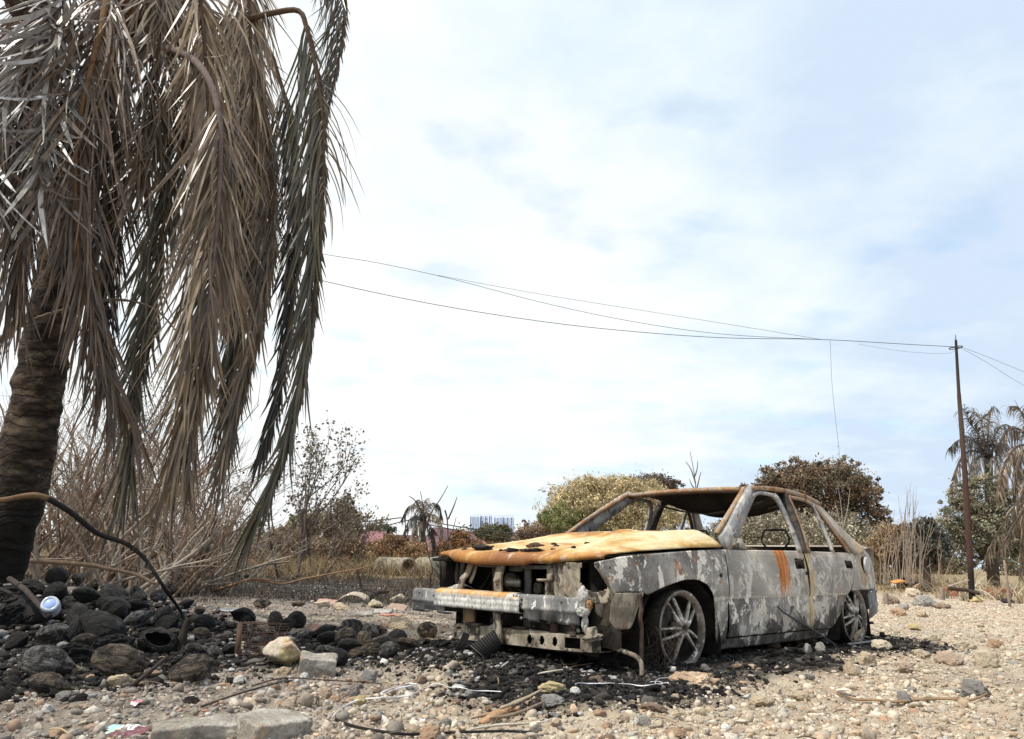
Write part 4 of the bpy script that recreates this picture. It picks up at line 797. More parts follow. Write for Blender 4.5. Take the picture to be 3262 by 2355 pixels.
    mb = MB(); add_bar(mb, resample(up([(-.955, .618, 1.13), (-.965, .675, 1.0), (-.96, .73, .86), (-.955, .77, .735)]), 10), .024, .026, S); mb.build('quarter_bar', M_GREYBAR, rd)
    # inner door skins, dark
    mb = MB(); add_box(mb, (-.44, .69, .18), (.66, .715, .725)); 
    if mir: mb.xf(lambda v: v * np.array([1, -1, 1]))
    mb.build('inner_panel', M_SOOT, fd)
    mb = MB(); add_box(mb, (-.80, .69, .18), (-.46, .715, .725)); add_box(mb, (-1.30, .68, .46), (-.80, .705, .725))
    if mir: mb.xf(lambda v: v * np.array([1, -1, 1]))
    mb.build('inner_panel', M_SOOT, rd)
    # wheel wells
    for (xa, xb, zt) in ((.80, 1.66, .55), (-1.52, -.93, .47)):
        a = np.linspace(0, math.pi, 20); cxm, rx = (xa + xb) / 2, (xb - xa) / 2
        V = np.array([[[cxm + rx * math.cos(t), yy, .06 + (zt - .06) * math.sin(t) ** .7] for yy in (.785, .60, .42)] for t in a]); mb = MB(); add_grid(mb, V); add_box(mb, (xa, .40, .05), (xb, .42, zt))
        if mir: mb.xf(lambda v: v * np.array([1, -1, 1]))
        mb.build('wheel_well', M_SOOT, car)
# mirror triangle, melted, and fuel flap on the near side
fd = bpy.data.objects['front_door']
mb = MB(); V = np.array([(.66, .755, .725), (.40, .765, .73), (.43, .745, .80), (.50, .725, .87), (.60, .735, .80)]); mb.add(np.concatenate([V, V - np.array([0, .02, 0])]), [[0, 4, 2, 1], [4, 3, 2, 2]]) 
solid(mb.build('mirror_base', M_BEIGE, fd), .012)
qp = bpy.data.objects['rear_quarter']
mb = MB(); add_lathe(mb, [(0, .016), (.064, .014), (.071, .008), (.071, -.004)], 28, 'y'); 
o = mb.build('fuel_flap', M_FLAP, qp, False, (-1.535, float(Ys(-1.535, .64)) + .012, .64)); o.rotation_euler = (0, 0, .135)
mb = MB(); add_lathe(mb, [(0, .003), (.075, .003), (.077, -.01)], 28, 'y'); o = mb.build('fuel_flap_shadow', M_SOOT, qp, False, (-1.522, float(Ys(-1.522, .64)) + .004, .638)); o.rotation_euler = (0, 0, .135)  # black disc set off-centre behind the flap, painting the shadow along its edge
# hood: buckled sheet with a rolled lip
yy = np.linspace(-1, 1, 61); vv = np.linspace(0, 1, 54)
U, Vv = np.meshgrid(yy, vv, indexing='ij'); hwid = .775 - .03 * Vv ** 2
Y = U * hwid; xf = 2.015 - .10 * np.abs(U) ** 4 - .02 * np.abs(U); X = .715 + .015 * np.abs(U) ** 3 + (xf - .715) * np.minimum(Vv / .955, 1) ** .95
ze = np.interp(X, [.7, 1.1, 1.61, 1.85, 2.02], [.738, .722, .690, .668, .645]); top = np.interp(X, [.7, .95, 1.25, 1.6, 1.85, 2.02], [.842, .826, .770, .728, .688, .646])
prof = 1 - np.abs(U) ** np.interp(X, [.7, 1.4, 2.0], [8, 6.5, 6.0]); Z = ze + (top - ze) * prof
P3 = np.stack([X, Y, 0 * X], -1)
Z += (.008 * fbm(P3 * 2.5, 3, 81) + .008 * np.abs(fbm(P3 * 5, 3, 83)) + .004 * fbm(P3 * 12, 3, 82)) * prof
Z += .020 * np.exp(-((Y - .05 - (X - .8) * .35) / .07) ** 2) * np.exp(-((X - .9) / .22) ** 2) - .030 * np.exp(-((Y - .02 - (X - 1.2) * .25) / .20) ** 2) * np.exp(-((X - 1.25) / .22) ** 2)
Z += .014 * np.exp(-((Y - .44 + (X - 1.4) * .2) / .05) ** 2) * sstep(2.0, 1.3, X)
Z -= .022 * np.exp(-((Y + .25) / .25) ** 2 - ((X - 1.7) / .15) ** 2)
lipd = np.interp(Y, [-.76, -.56, -.50, .20, .27, .45, .75], [.010, .018, .040, .040, .022, .020, .010]); lp = sstep(.93, 1.0, Vv)
Z = Z - lipd * lp - .012 * lp * (1 - np.abs(U) ** 2)
Z[:, -1] -= .006; Xh = X - .012 * sstep(.97, 1, Vv)
mb = MB(); add_grid(mb, np.stack([Xh, Y, Z], -1)); hood = mb.build('hood', M_HOOD, car, True); solid(hood, .006)
def hood_z(x, y):
    i = np.argmin((X - x) ** 2 + (Y - y) ** 2); return Z.ravel()[i]
mb = MB(); add_box(mb, (.75, -.68, .66), (1.85, .68, .664)); mb.build('hood_liner', M_SOOT, hood)
mb = MB()
for y0 in (-.45, 0.15, .5): add_bar(mb, [(.9, y0 * 1.1, .69), (1.9, y0, .63)], .06, .03, (0, 1, 0))
mb.build('hood_rib', M_DARKBAR, hood)
# roof: sagged sheet
u = np.linspace(-1, 1, 41); v = np.linspace(0, 1, 34); U, V2 = np.meshgrid(u, v, indexing='ij')
Xr = -.015 - 1.045 * V2 + .05 * np.abs(U) ** 2 * (1 - V2) * -1; Yr = U * np.interp(V2, [0, 1], [.575, .595])
Zr = np.interp(V2, [0, .3, .6, 1], [1.188, 1.208, 1.206, 1.150]) - .17 * (1 - np.abs(U) ** 2.2) * sstep(.05, .42, V2) * (1 - .85 * sstep(.70, 1.0, V2)) + .008 * (1 - U ** 2)
Zr += .015 * fbm(np.stack([Xr * 3, Yr * 3, 0 * Xr], -1), 3, 91) * (1 - U ** 2)
mb = MB(); add_grid(mb, np.stack([Xr, Yr, Zr], -1)); roof = mb.build('roof', M_ROOFIN, car, True); solid(roof, .008)
mb = MB(); add_bar(mb, resample([(-.03, -.60, 1.183), (0.005, -.3, 1.192), (.01, 0, 1.195), (.005, .3, 1.192), (-.03, .60, 1.183)], 14), .05, .030, (1, 0, .4)); mb.build('roof_front_header', M_RUSTBAR, roof)
mb = MB(); add_bar(mb, resample([(-1.06, -.58, 1.15), (-1.09, 0, 1.165), (-1.06, .58, 1.15)], 10), .07, .035, (1, 0, 0)); mb.build('roof_rear_header', M_RUSTBAR, roof)
mb = MB()
for x0 in (-.35, -.68): add_bar(mb, [(x0, -.5, 1.12), (x0, -.25, 1.06), (x0, 0, 1.03), (x0, .25, 1.06), (x0, .5, 1.12)], .05, .012, (1, 0, 0))
mb.build('roof_bow', M_DARKBAR, roof)
# body inside: floor, firewall, seats, shelf, boot
mb = MB(); add_box(mb, (-2.0, -.62, .13), (.72, .62, .15)); mb.build('floor', M_SOOT, car)
mb = MB(); add_box(mb, (.66, -.70, .15), (.70, .70, .74)); add_box(mb, (.55, -.70, .70), (.70, .70, .745)); mb.build('firewall', M_SOOT, car)
mb = MB(); add_box(mb, (-1.62, -.66, .67), (-1.30, .66, .69)); add_bar(mb, [(-1.22, 0, .22), (-1.34, 0, .70)], 1.25, .04, (0, 1, 0)); mb.build('parcel_shelf', M_SOOT, car)
mb = MB(); add_bar(mb, resample([(-1.56, 0, .797), (-1.8, 0, .812), (-2.05, 0, .795), (-2.10, 0, .76), (-2.11, 0, .55), (-2.11, 0, .25)], 20), np.linspace(1.38, 1.20, 20), .006, (0, 1, 0)); mb.build('boot_lid', M_PAINT, car)
for sx in (-.38, .38):
    st = MB()
    for dy in (-.2, .2): add_tube(st, resample([(-.18, sx + dy, .26), (-.62, sx + dy, .27), (-.66, sx + dy * .95, .40), (-.74, sx + dy * .9, .72)], 14), .012, 6)
    add_tube(st, resample([(-.74, sx - .18, .72), (-.75, sx, .73), (-.74, sx + .18, .72)], 6), .011, 6)
    for k in range(6): add_tube(st, [(-.25 - .06 * k, sx - .2, .27), (-.25 - .06 * k, sx + .2, .27)], .004, 4); add_tube(st, [(-.665 - .013 * k, sx - .19, .36 + .06 * k), (-.665 - .013 * k, sx + .19, .36 + .06 * k)], .004, 4)
    s_ = st.build('seat_frame', M_DARKBAR, car)
    hd = MB(); 
    for a in ((-.05, .05),): add_tube(hd, resample([(-.745, sx - .075, .72), (-.745, sx - .082, .765), (-.75, sx - .125, .825), (-.755, sx - .10, .90), (-.755, sx - .08, .912), (-.755, sx + .08, .912), (-.755, sx + .10, .90), (-.75, sx + .125, .825), (-.745, sx + .082, .765), (-.745, sx + .075, .72)], 60), .0085, 6)
    hd.build('headrest_hoop', M_DARKBAR, s_)
mb = MB(); add_tube(mb, [(-.0, -.42, 1.16), (.0, -.43, .95), (.01, -.42, .75)], .004, 5); mb.build('hanging_wire', M_DARKBAR, roof)
mb = MB(); add_lathe(mb, [(.165, -.01), (.175, 0), (.165, .01), (.155, 0), (.165, -.01)], 30, 'x'); mb.xf(lambda v: v @ np.array(Matrix.Rotation(-.4, 3, 'Y')).T + np.array([.22, -.36, .66])); add_tube(mb, [(.22, -.36, .66), (.55, -.36, .52)], .02, 8); mb.build('steering_wheel', M_DARKBAR, car)
# engine bay
for s in (-1, 1):
    mb = MB(); add_box(mb, (.70, s * .60 - .01, .16), (1.86, s * .60 + .01, .62)); mb.build('inner_wing', M_SOOT, car)
mb = MB(); add_box(mb, (.75, -.35, .16), (1.25, .45, .48)); add_box(mb, (.85, -.30, .48), (1.2, .2, .56)); add_lathe(mb, [(.0, 1.26), (.08, 1.26), (.08, 1.30), (0, 1.30)], 18, 'x'); mb.build('engine_block', M_SOOT, car)
mb = MB(); add_box(mb, (1.30, -.6, .12), (1.34, .6, .18)); add_bar(mb, [(1.25, -.25, .18), (1.72, -.30, .5)], .05, .05, (0, 1, 0)); add_tube(mb, resample([(1.72, -.1, .40), (1.6, .1, .45), (1.4, .22, .50)], 10), .028, 8); mb.build('engine_parts', M_DARKBAR, car)
# front: beams, crossmember, struts, lamp panels
fb = MB()
def FX(y): return 2.035 - .055 * (np.asarray(y) + .08) - .05 * (np.asarray(y) + .05) ** 2
def beamgrid(y0, y1, prof, n, wob=.003, seed=1):
    ys = np.linspace(y0, y1, n); pr = np.array(prof)
    V = np.stack([FX(ys)[:, None] + pr[None, :, 0], np.repeat(ys[:, None], len(pr), 1), np.repeat(pr[None, :, 1], n, 0)], -1)
    V[..., 0] += wob * fbm(V * 12, 3, seed); V[..., 2] += wob * fbm(V * 10 + 5, 2, seed); return V
pr = [(-.07, .420), (-.015, .424), (-.004, .416), (0, .405), (0, .362), (.006, .356), (.006, .346), (0, .340), (0, .292), (-.004, .282), (-.02, .277), (-.07, .280)]
V = beamgrid(.13, .625, pr, 30); yc = (V[:-1, :-1, 1] + V[1:, :-1, 1]) / 2; zc = (V[:-1, :-1, 2] + V[:-1, 1:, 2]) / 2
kp = ~((yc < .255) & (zc < .40 - (.255 - yc) * .0) & (zc < .415 - (yc - .13) * 1.1)) & ~((zc < .312) & (yc > .335) & (yc < .47))
mb = MB(); add_grid(mb, V, (.5,) * 3, kp); bmp = mb.build('bumper_beam', M_BEAMGREY, car); solid(bmp, .004)
V = beamgrid(-.86, -.50, [(a, b - .006) for a, b in pr], 24, seed=4); yc = (V[:-1, :-1, 1] + V[1:, :-1, 1]) / 2; zc = (V[:-1, :-1, 2] + V[:-1, 1:, 2]) / 2
mb = MB(); add_grid(mb, V, (.5,) * 3, ~((zc < .305) & (yc > -.72) & (yc < -.58))); solid(mb.build('beam_end', M_BEAMGREY, bmp), .004)
pr2 = [(-.075, .427), (-.02, .425), (.014, .417), (.019, .408), (.020, .390), (.017, .382), (.021, .374), (.022, .358), (.019, .350), (.022, .340), (.021, .326), (.016, .319), (-.02, .318)]
V = beamgrid(-.585, .20, pr2, 60, .004, 2); yc = (V[:-1, :-1, 1] + V[1:, :-1, 1]) / 2; zc = (V[:-1, :-1, 2] + V[:-1, 1:, 2]) / 2
jag = .145 + .02 * fbm(np.stack([zc * 80, zc * 0, zc * 0], -1), 2, 3)
mb = MB(); add_grid(mb, V, (.5,) * 3, ~((zc > .405) & (yc > jag))); solid(mb.build('beam_skin', M_BEAM, bmp), .003)
mb = MB()
for (y_, z_) in ((.20, .40), (.50, .40), (.50, .295), (.20, .29), (.585, .35), (-.78, .395), (-.80, .295), (-.62, .385)):
    t = MB(); add_lathe(t, [(0, .006), (.008, .005), (.011, 0)], 10, 'x'); mb.add(t.v[0] + np.array([float(FX(y_)) + .003, y_, z_]), t.f[0])
mb.build('beam_bolt', M_BEAMGREY, bmp)
for y_ in (-.62, .45):
    mb = MB(); add_bar(mb, [(1.55, y_ * .9, .30), (1.98, y_, .33)], .09, .10, (0, 1, 0)); mb.build('beam_mount', M_SHROUD, car)
# crossmember with holes
ys = np.sort(np.concatenate([np.linspace(-.50, .69, 170)])); zs = np.linspace(.105, .195, 28)
CXM = lambda y: 1.975 - .05 * (y + .0) ** 2
Yc, Zc = np.meshgrid(ys, zs, indexing='ij'); Vf = np.stack([CXM(Yc), Yc, Zc + .035 * (Yc + .5) * .5 + .008], -1); Vf[..., 0] -= .02 * np.clip((Yc - .52) / .17, 0, 1) ** 2 * 4
cyy = (Yc[:-1, :-1] + Yc[1:, :-1]) / 2; czz = (Zc[:-1, :-1] + Zc[:-1, 1:]) / 2
kp = np.ones_like(cyy, bool)
for h in (.225, .325, .425): kp &= ((cyy - h) ** 2 / .019 ** 2 + (czz - .15) ** 2 / .026 ** 2) > 1
kp &= ~((cyy > .50) & (cyy < .60) & (czz > .12) & (czz < .178)); kp &= ~((cyy < -.42) & (cyy > -.475) & (czz > .118) & (czz < .178))
mb = MB(); add_grid(mb, Vf, (.5,) * 3, kp)
Vt = np.stack([Vf[:, -1], Vf[:, -1] - np.array([.06, 0, -.006]), Vf[:, -1] - np.array([.09, 0, .02])], 1); add_grid(mb, Vt); Vb = np.stack([Vf[:, 0] - np.array([.10, 0, 0]), Vf[:, 0]], 1); add_grid(mb, Vb)
xm = mb.build('crossmember', M_BEIGE, car); solid(xm, .004)
mb = MB(); add_box(mb, (1.86, -.49, .11), (1.88, .67, .215)); mb.build('crossmember_back', M_SOOT, xm)
mb = MB(); add_lathe(mb, [(.0, 0), (.022, 0), (.022, .018), (.014, .02), (.014, .03), (0, .03)], 14); mb.build('bolt_head', M_WHITEASH, xm, False, (1.93, .56, .235))
def strut(name, pts, w_, h_, m, side=(0, 1, 0), par=None):
    mb = MB(); add_bar(mb, resample(pts, max(2, 4 * len(pts))), w_, h_, side); return mb.build(name, m, par or car)
strut('latch_support', [(1.955, -.055, .60), (1.985, -.05, .50), (1.985, -.04, .40), (1.985, -.035, .30)], .062, .02, M_BEIGE)
strut('lower_support', [(2.015, -.03, .325), (2.00, -.005, .125)], .052, .02, M_BEIGE)
strut('latch_arm', [(1.95, -.03, .49), (1.95, .115, .485)], .045, .012, M_SHROUD, (0, 0, 1))
mb = MB(); add_lathe(mb, [(0, .02), (.016, .02), (.022, 0), (.022, -.01)], 14, 'x'); mb.build('latch_bolt', M_BEIGE, car, False, (1.998, -.045, .498))
strut('side_support', [(1.93, -.385, .605), (1.945, -.40, .53), (1.965, -.425, .49), (1.96, -.455, .41)], .05, .015, M_BEIGE)
strut('side_support', [(1.91, -.35, .60), (1.92, -.36, .54), (1.93, -.39, .47)], .028, .012, M_BEIGE)
strut('lower_post', [(1.92, -.40, .33), (1.93, -.38, .19)], .10, .03, M_RUSTBAR)
strut('lower_post', [(1.88, -.46, .33), (1.89, -.45, .19)], .06, .03, M_DARKBAR)
strut('lamp_post', [(1.84, -.60, .60), (1.85, -.60, .50), (1.84, -.58, .43)], .085, .02, M_SHROUD)
mb = MB(); add_bar(mb, [(1.93, -.60, .615), (1.93, -.68, .615)], .2, .02, (1, 0, 0)); add_box(mb, (1.72, -.755, .43), (1.90, -.69, .62)); mb.build('wing_corner', M_SOOT, car)
# radiator shrouds behind the beam
mb = MB(); add_box(mb, (1.80, .02, .18), (1.83, .46, .40)); mb.build('fan_shroud', M_SHROUD, car)
mb = MB(); add_box(mb, (1.78, -.34, .18), (1.80, -.02, .36)); mb.build('fan_shroud', M_SOOT, car)
strut('shroud_arm', [(1.835, .10, .37), (1.84, .20, .30), (1.84, .33, .23)], .055, .02, M_DARKBAR)
strut('tow_post', [(1.95, .41, .275), (1.95, .405, .20)], .045, .03, M_RUSTROD)
strut('tow_post', [(1.95, .53, .275), (1.95, .535, .21)], .085, .02, M_DARKBAR)
strut('radiator_post', [(1.90, .13, .59), (1.90, .14, .20)], .05, .02, M_SHROUD)
strut('radiator_post', [(1.88, -.20, .59), (1.88, -.19, .40)], .035, .02, M_DARKBAR)
mb = MB(); mb.add([(1.96, -.20, .20), (1.99, -.04, .20), (1.95, -.04, .262), (1.88, -.10, .25)], [[0, 1, 2, 3]]); solid(mb.build('loose_plate', M_WHITEASH, car), .006)
mb = MB(); V = np.array([[(1.93, -.66, .425), (1.86, -.62, .45), (1.80, -.55, .43)], [(1.97, -.55, .425), (1.92, -.50, .465), (1.84, -.48, .44)], [(1.97, -.44, .43), (1.93, -.42, .455), (1.86, -.42, .43)]]); add_grid(mb, V); solid(mb.build('crumpled_plate', M_WHITEASH, car, True), .005)
wr = np.random.default_rng(5); mb = MB()
for k in range(16):
    a = np.array([wr.uniform(1.45, 1.93), wr.uniform(-.55, .34), wr.uniform(.42, .60)]); b = a + np.array([wr.normal() * .10, wr.normal() * .22, -wr.uniform(.04, .22)])
    add_tube(mb, resample([a, (a + b) / 2 + wr.normal(size=3) * .04, b], 9), wr.uniform(.003, .009), 5)
mb.build('burnt_wiring', M_DARKBAR, car)
for (x_, y_, z_, sx, sy, sz) in ((1.90, .02, .57, .02, .10, .03), (1.93, -.22, .585, .015, .16, .018), (1.95, .24, .585, .02, .2, .022), (1.90, .22, .46, .03, .05, .06), (1.80, -.12, .50, .05, .09, .07), (1.70, .22, .33, .10, .12, .10), (1.96, -.30, .215, .05, .12, .02), (1.95, .12, .225, .04, .10, .018)):
    v, f = ICO[3]; q = np.sign(v) * np.abs(v) ** .55; q = q * (1 + .10 * fbm(v * 4 + x_ * 9, 2, 7))[:, None] * np.array([sx, sy, sz]) * .6; mb = MB(); mb.add(q + np.array([x_, y_, z_]), f); mb.build('bay_bracket', M_DARKBAR if z_ < .55 else M_SHROUD, car)
# left lamp panel with the round lamp hole
ys = np.linspace(.345, .80, 46); zs = np.linspace(.40, .618, 30); Yl, Zl = np.meshgrid(ys, zs, indexing='ij')
Xl = 1.965 - .20 * np.clip(Yl - .55, 0, 1) - .012 * np.cos((Yl - .42) * 26) * (Yl < .58)
cyy, czz = (Yl[:-1, :-1] + Yl[1:, :-1]) / 2, (Zl[:-1, :-1] + Zl[:-1, 1:]) / 2
kp = ~((np.abs((cyy - .705) / .098) ** 2.6 + np.abs((czz - .545) / .082) ** 2.6) < 1) & ~((cyy > .62) & (czz > .60)) & ~((cyy < .385) & (czz > .52) & (czz < .60))
kp &= cyy < .80 - np.clip(.46 - czz, 0, 1) * .5
mb = MB(); add_grid(mb, np.stack([Xl + .003 * fbm(np.stack([Yl * 20, Zl * 20, 0 * Yl], -1), 3, 6), Yl, Zl], -1), (.5,) * 3, kp); lp_ = mb.build('lamp_panel', M_BEIGE, car, True); solid(lp_, .005)
mb = MB(); add_box(mb, (1.74, .52, .42), (1.76, .765, .62)); mb.build('lamp_bowl', M_SOOT, lp_)
mb = MB(); add_box(mb, (1.965, .33, .505), (1.985, .39, .52)); add_box(mb, (1.955, .355, .45), (1.965, .40, .60)); add_tube(mb, [(1.98, .29, .512), (1.98, .36, .512)], .008, 8); mb.build('lamp_bracket', M_BEIGE, lp_)
strut('wing_brace', [(1.90, .775, .47), (1.88, .75, .38), (1.85, .70, .27), (1.83, .64, .17)], .055, .015, M_BEIGE)
strut('wing_edge', [(2.00, .770, .618), (1.89, .805, .457)], .018, .02, M_BEIGE)
mb = MB(); add_box(mb, (1.80, .55, .16), (1.86, .78, .42)); mb.build('corner_cavity', M_DARKBAR, car)
# molten lumps and horn
for (pos, sz, sd_) in (((1.985, .655, .425), (.028, .03, .06), 1), ((1.99, .665, .355), (.03, .034, .03), 2), ((1.985, .672, .30), (.016, .018, .06), 3), ((1.97, .69, .39), (.02, .02, .03), 5)):
    v, f = ICO[3]; v = v * (1 + .5 * fbm(v * 2.6 + sd_ * 3, 3, sd_))[:, None]; mb = MB(); mb.add(v * np.array(sz), f); mb.build('molten_lump', M_WHITEASH if sd_ != 5 else M_RUSTBAR, car, True, pos)
mb = MB(); add_lathe(mb, [(0, .05), (.028, .05), (.032, .045), (.034, .012), (.05, .006), (.062, 0), (.062, -.006), (.04, -.012), (.056, -.018), (.05, -.024), (0, -.024)], 26); o = mb.build('horn', M_BEIGE, car, False, (1.955, .70, .225)); o.rotation_euler = (.15, .1, 0)
# fender liner, hanging strap, bent rod under the corner
ys = np.linspace(0, 1, 22); zs = np.linspace(0, 1, 18); A_, B_ = np.meshgrid(ys, zs, indexing='ij')
zt = .458; zb = .262 + .10 * np.clip(np.abs(A_ - .42) / .58 - .35, 0, 1) ** 1.6 * 2.2; Zp = zt + (zb - zt) * B_
Xp = 1.90 - A_ * .29 + B_ * (.04 * A_) + .06 * A_ * B_ * 0; Yp = .800 - .02 * B_ + .010 * np.sin(A_ * 3.1)
mb = MB(); add_grid(mb, np.stack([Xp, Yp, Zp], -1)); ln = mb.build('fender_liner', M_BEIGE, car, True); solid(ln, .004, 1)
mb = MB(); add_bar(mb, resample([(1.68, .822, .455), (1.68, .824, .40), (1.688, .835, .365), (1.70, .838, .345), (1.70, .835, .31), (1.68, .825, .285), (1.675, .825, .255), (1.70, .84, .20), (1.73, .86, .10), (1.735, .865, .03)], 30), .028, .008, (1, 0, 0)); mb.build('hanging_strap', M_RUSTROD, car)
mb = MB(); add_tube(mb, resample([(1.80, .68, .20), (1.82, .72, .165), (1.80, .78, .15), (1.775, .86, .125), (1.77, .89, .09), (1.78, .90, .03)], 20), .013, 8); mb.build('bent_rod', M_BEIGE, car)
# tangled burnt tyre cords by the front wheel
mb = MB()
for i in range(120):
    a = rng.uniform(0, 1); p0 = np.array([1.50 + .12 * rng.normal() * .6, .78 + .06 * rng.normal(), .30 * rng.random() + .03]); p1 = p0 + np.array([rng.normal() * .10, .04 * rng.normal(), -rng.uniform(.02, .25)]); p1[2] = max(p1[2], .015)
    add_tube(mb, resample([p0, (p0 + p1) / 2 + rng.normal(size=3) * .03, p1], 5), .0012, 3, cap=False)
mb.build('tyre_cords', M_DARKBAR, car)
# wheels
def make_wheel(x, y, rot=0.0, steer=0.0, seed=1, broken=False):
    root = link('wheel', None, car, (x, y, .238), (0, 0, steer)); root.empty_display_size = .1
    mb = MB(); add_lathe(mb, [(.196, -.035), (.203, -.012), (.214, -.004), (.224, 0), (.228, -.004), (.228, -.012), (.216, -.016), (.212, -.030), (.200, -.04), (.200, -.085), (.214, -.095), (.224, -.105), (.224, -.112), (.20, -.11), (.190, -.09), (.190, -.05), (.196, -.035)], 64, 'y'); rim = mb.build('rim', M_ALLOY, root, True)
    mb = MB(); add_lathe(mb, [(.226, -.006), (.231, -.012), (.231, -.10), (.224, -.116)], 64, 'y'); mb.xf(lambda v: v * (1 + .02 * fbm(v * 14, 3, 5))[:, None]); mb.build('barrel_band', M_SOOT, rim, True)  # rim's outer barrel as a sooty dark band, its shade put into the colour
    sp = MB()
    for k in range(10):
        if broken and k in (7,): continue
        a = rot + k * 2 * math.pi / 10; r_ = np.linspace(.030, .196, 8); tw = a + .26 * np.sin((r_ - .03) / .166 * math.pi * .5) * (1 if k % 2 else -1) * .55
        pts = np.stack([r_ * np.cos(tw), -.040 + .030 * np.cos((r_ - .03) / .166 * 1.5), r_ * np.sin(tw)], -1); add_bar(sp, pts, np.interp(r_, [.03, .1, .196], [.020, .010, .013]), np.interp(r_, [.03, .196], [.036, .016]), np.array([-math.sin(a), 0, math.cos(a)]))
    sp.build('spokes', M_SPOKE, root); lm_ = MB(); add_lathe(lm_, [(.1945, -.036), (.188, -.05), (.188, -.10), (.05, -.105)], 48, 'y'); lm_.build('rim_inside', M_SOOT, rim, True)
    hb = MB(); add_lathe(hb, [(.0, -.03), (.022, -.03), (.026, .006), (.034, .008), (.037, 0), (.060, -.016), (.062, -.06), (0, -.06)], 30, 'y'); hub = hb.build('hub', M_ALLOY, root, True)
    for k in range(4):
        a = rot + .4 + k * math.pi / 2; t = MB(); add_lathe(t, [(0, .004), (.007, .004), (.010, -.002), (.010, -.02)], 8, 'y'); t.build('lug_nut', M_ALLOY, hub, False, (.048 * math.cos(a), 0, .048 * math.sin(a)))
    d = MB(); add_lathe(d, [(.04, -.095), (.135, -.095), (.138, -.10), (.138, -.115), (.04, -.118)], 40, 'y'); add_box(d, (-.16, -.13, -.03), (-.09, -.07, .10)); d.build('brake_disc', M_DARKBAR, root)
    return root
make_wheel(1.238, .806, .18, -.03, 1, True); make_wheel(-1.235, .79, .05, 0, 2)
for wx in (1.24, -1.235):
    src = make_wheel(wx, -.80, .3, math.pi, 3)
# char lumps lying on the hood
def on_hood(xx, yy, sz, seed, name, label, cn):
    v, f = rock_verts(seed, 3, 4, .35, .5); c = np.array(COLN['dark']) * (.9 if cn == 'k' else 1) if cn != 'b' else np.array((.09, .055, .035)); mb = MB(); mb.add(v * np.array(sz), f, c * (1 + .5 * fbm(v * 4, 2, seed))[:, None])
    sz = (sz[0] * .8, sz[1] * .78, sz[2] * 1.9); p = car_w((xx, yy, hood_z(xx, yy) + sz[2] * .5)); o = mb.build(name, M_STONE, None, False, p); o.rotation_euler = (0, 0, CAR_ROT); tag(o, label, 'debris', 'char lumps on the hood')
on_hood(1.88, -.33, (.05, .085, .020), 601, 'char_lump', 'largest black char lump on the front of the rusty hood', 'k')
on_hood(1.70, -.02, (.035, .065, .020), 602, 'char_lump', 'smooth brown lump lying farther back on the rusty hood', 'b')
on_hood(1.93, .02, (.025, .07, .012), 603, 'char_lump', 'flat black crust left of the strip of char along the hood lip', 'k')
on_hood(1.91, .17, (.03, .10, .015), 604, 'char_lump', 'long ragged strip of char along the hood lip', 'k')
for i, (a, b) in enumerate([(1.80, -.42), (1.9, -.5), (1.86, .30), (1.8, .42), (1.66, .12), (1.72, .2), (1.6, .35), (1.9, -.12)]): on_hood(a, b, (.014, .02, .008), 610 + i, 'char_lump', 'small crumb of black char scattered on the rusty hood', 'k')
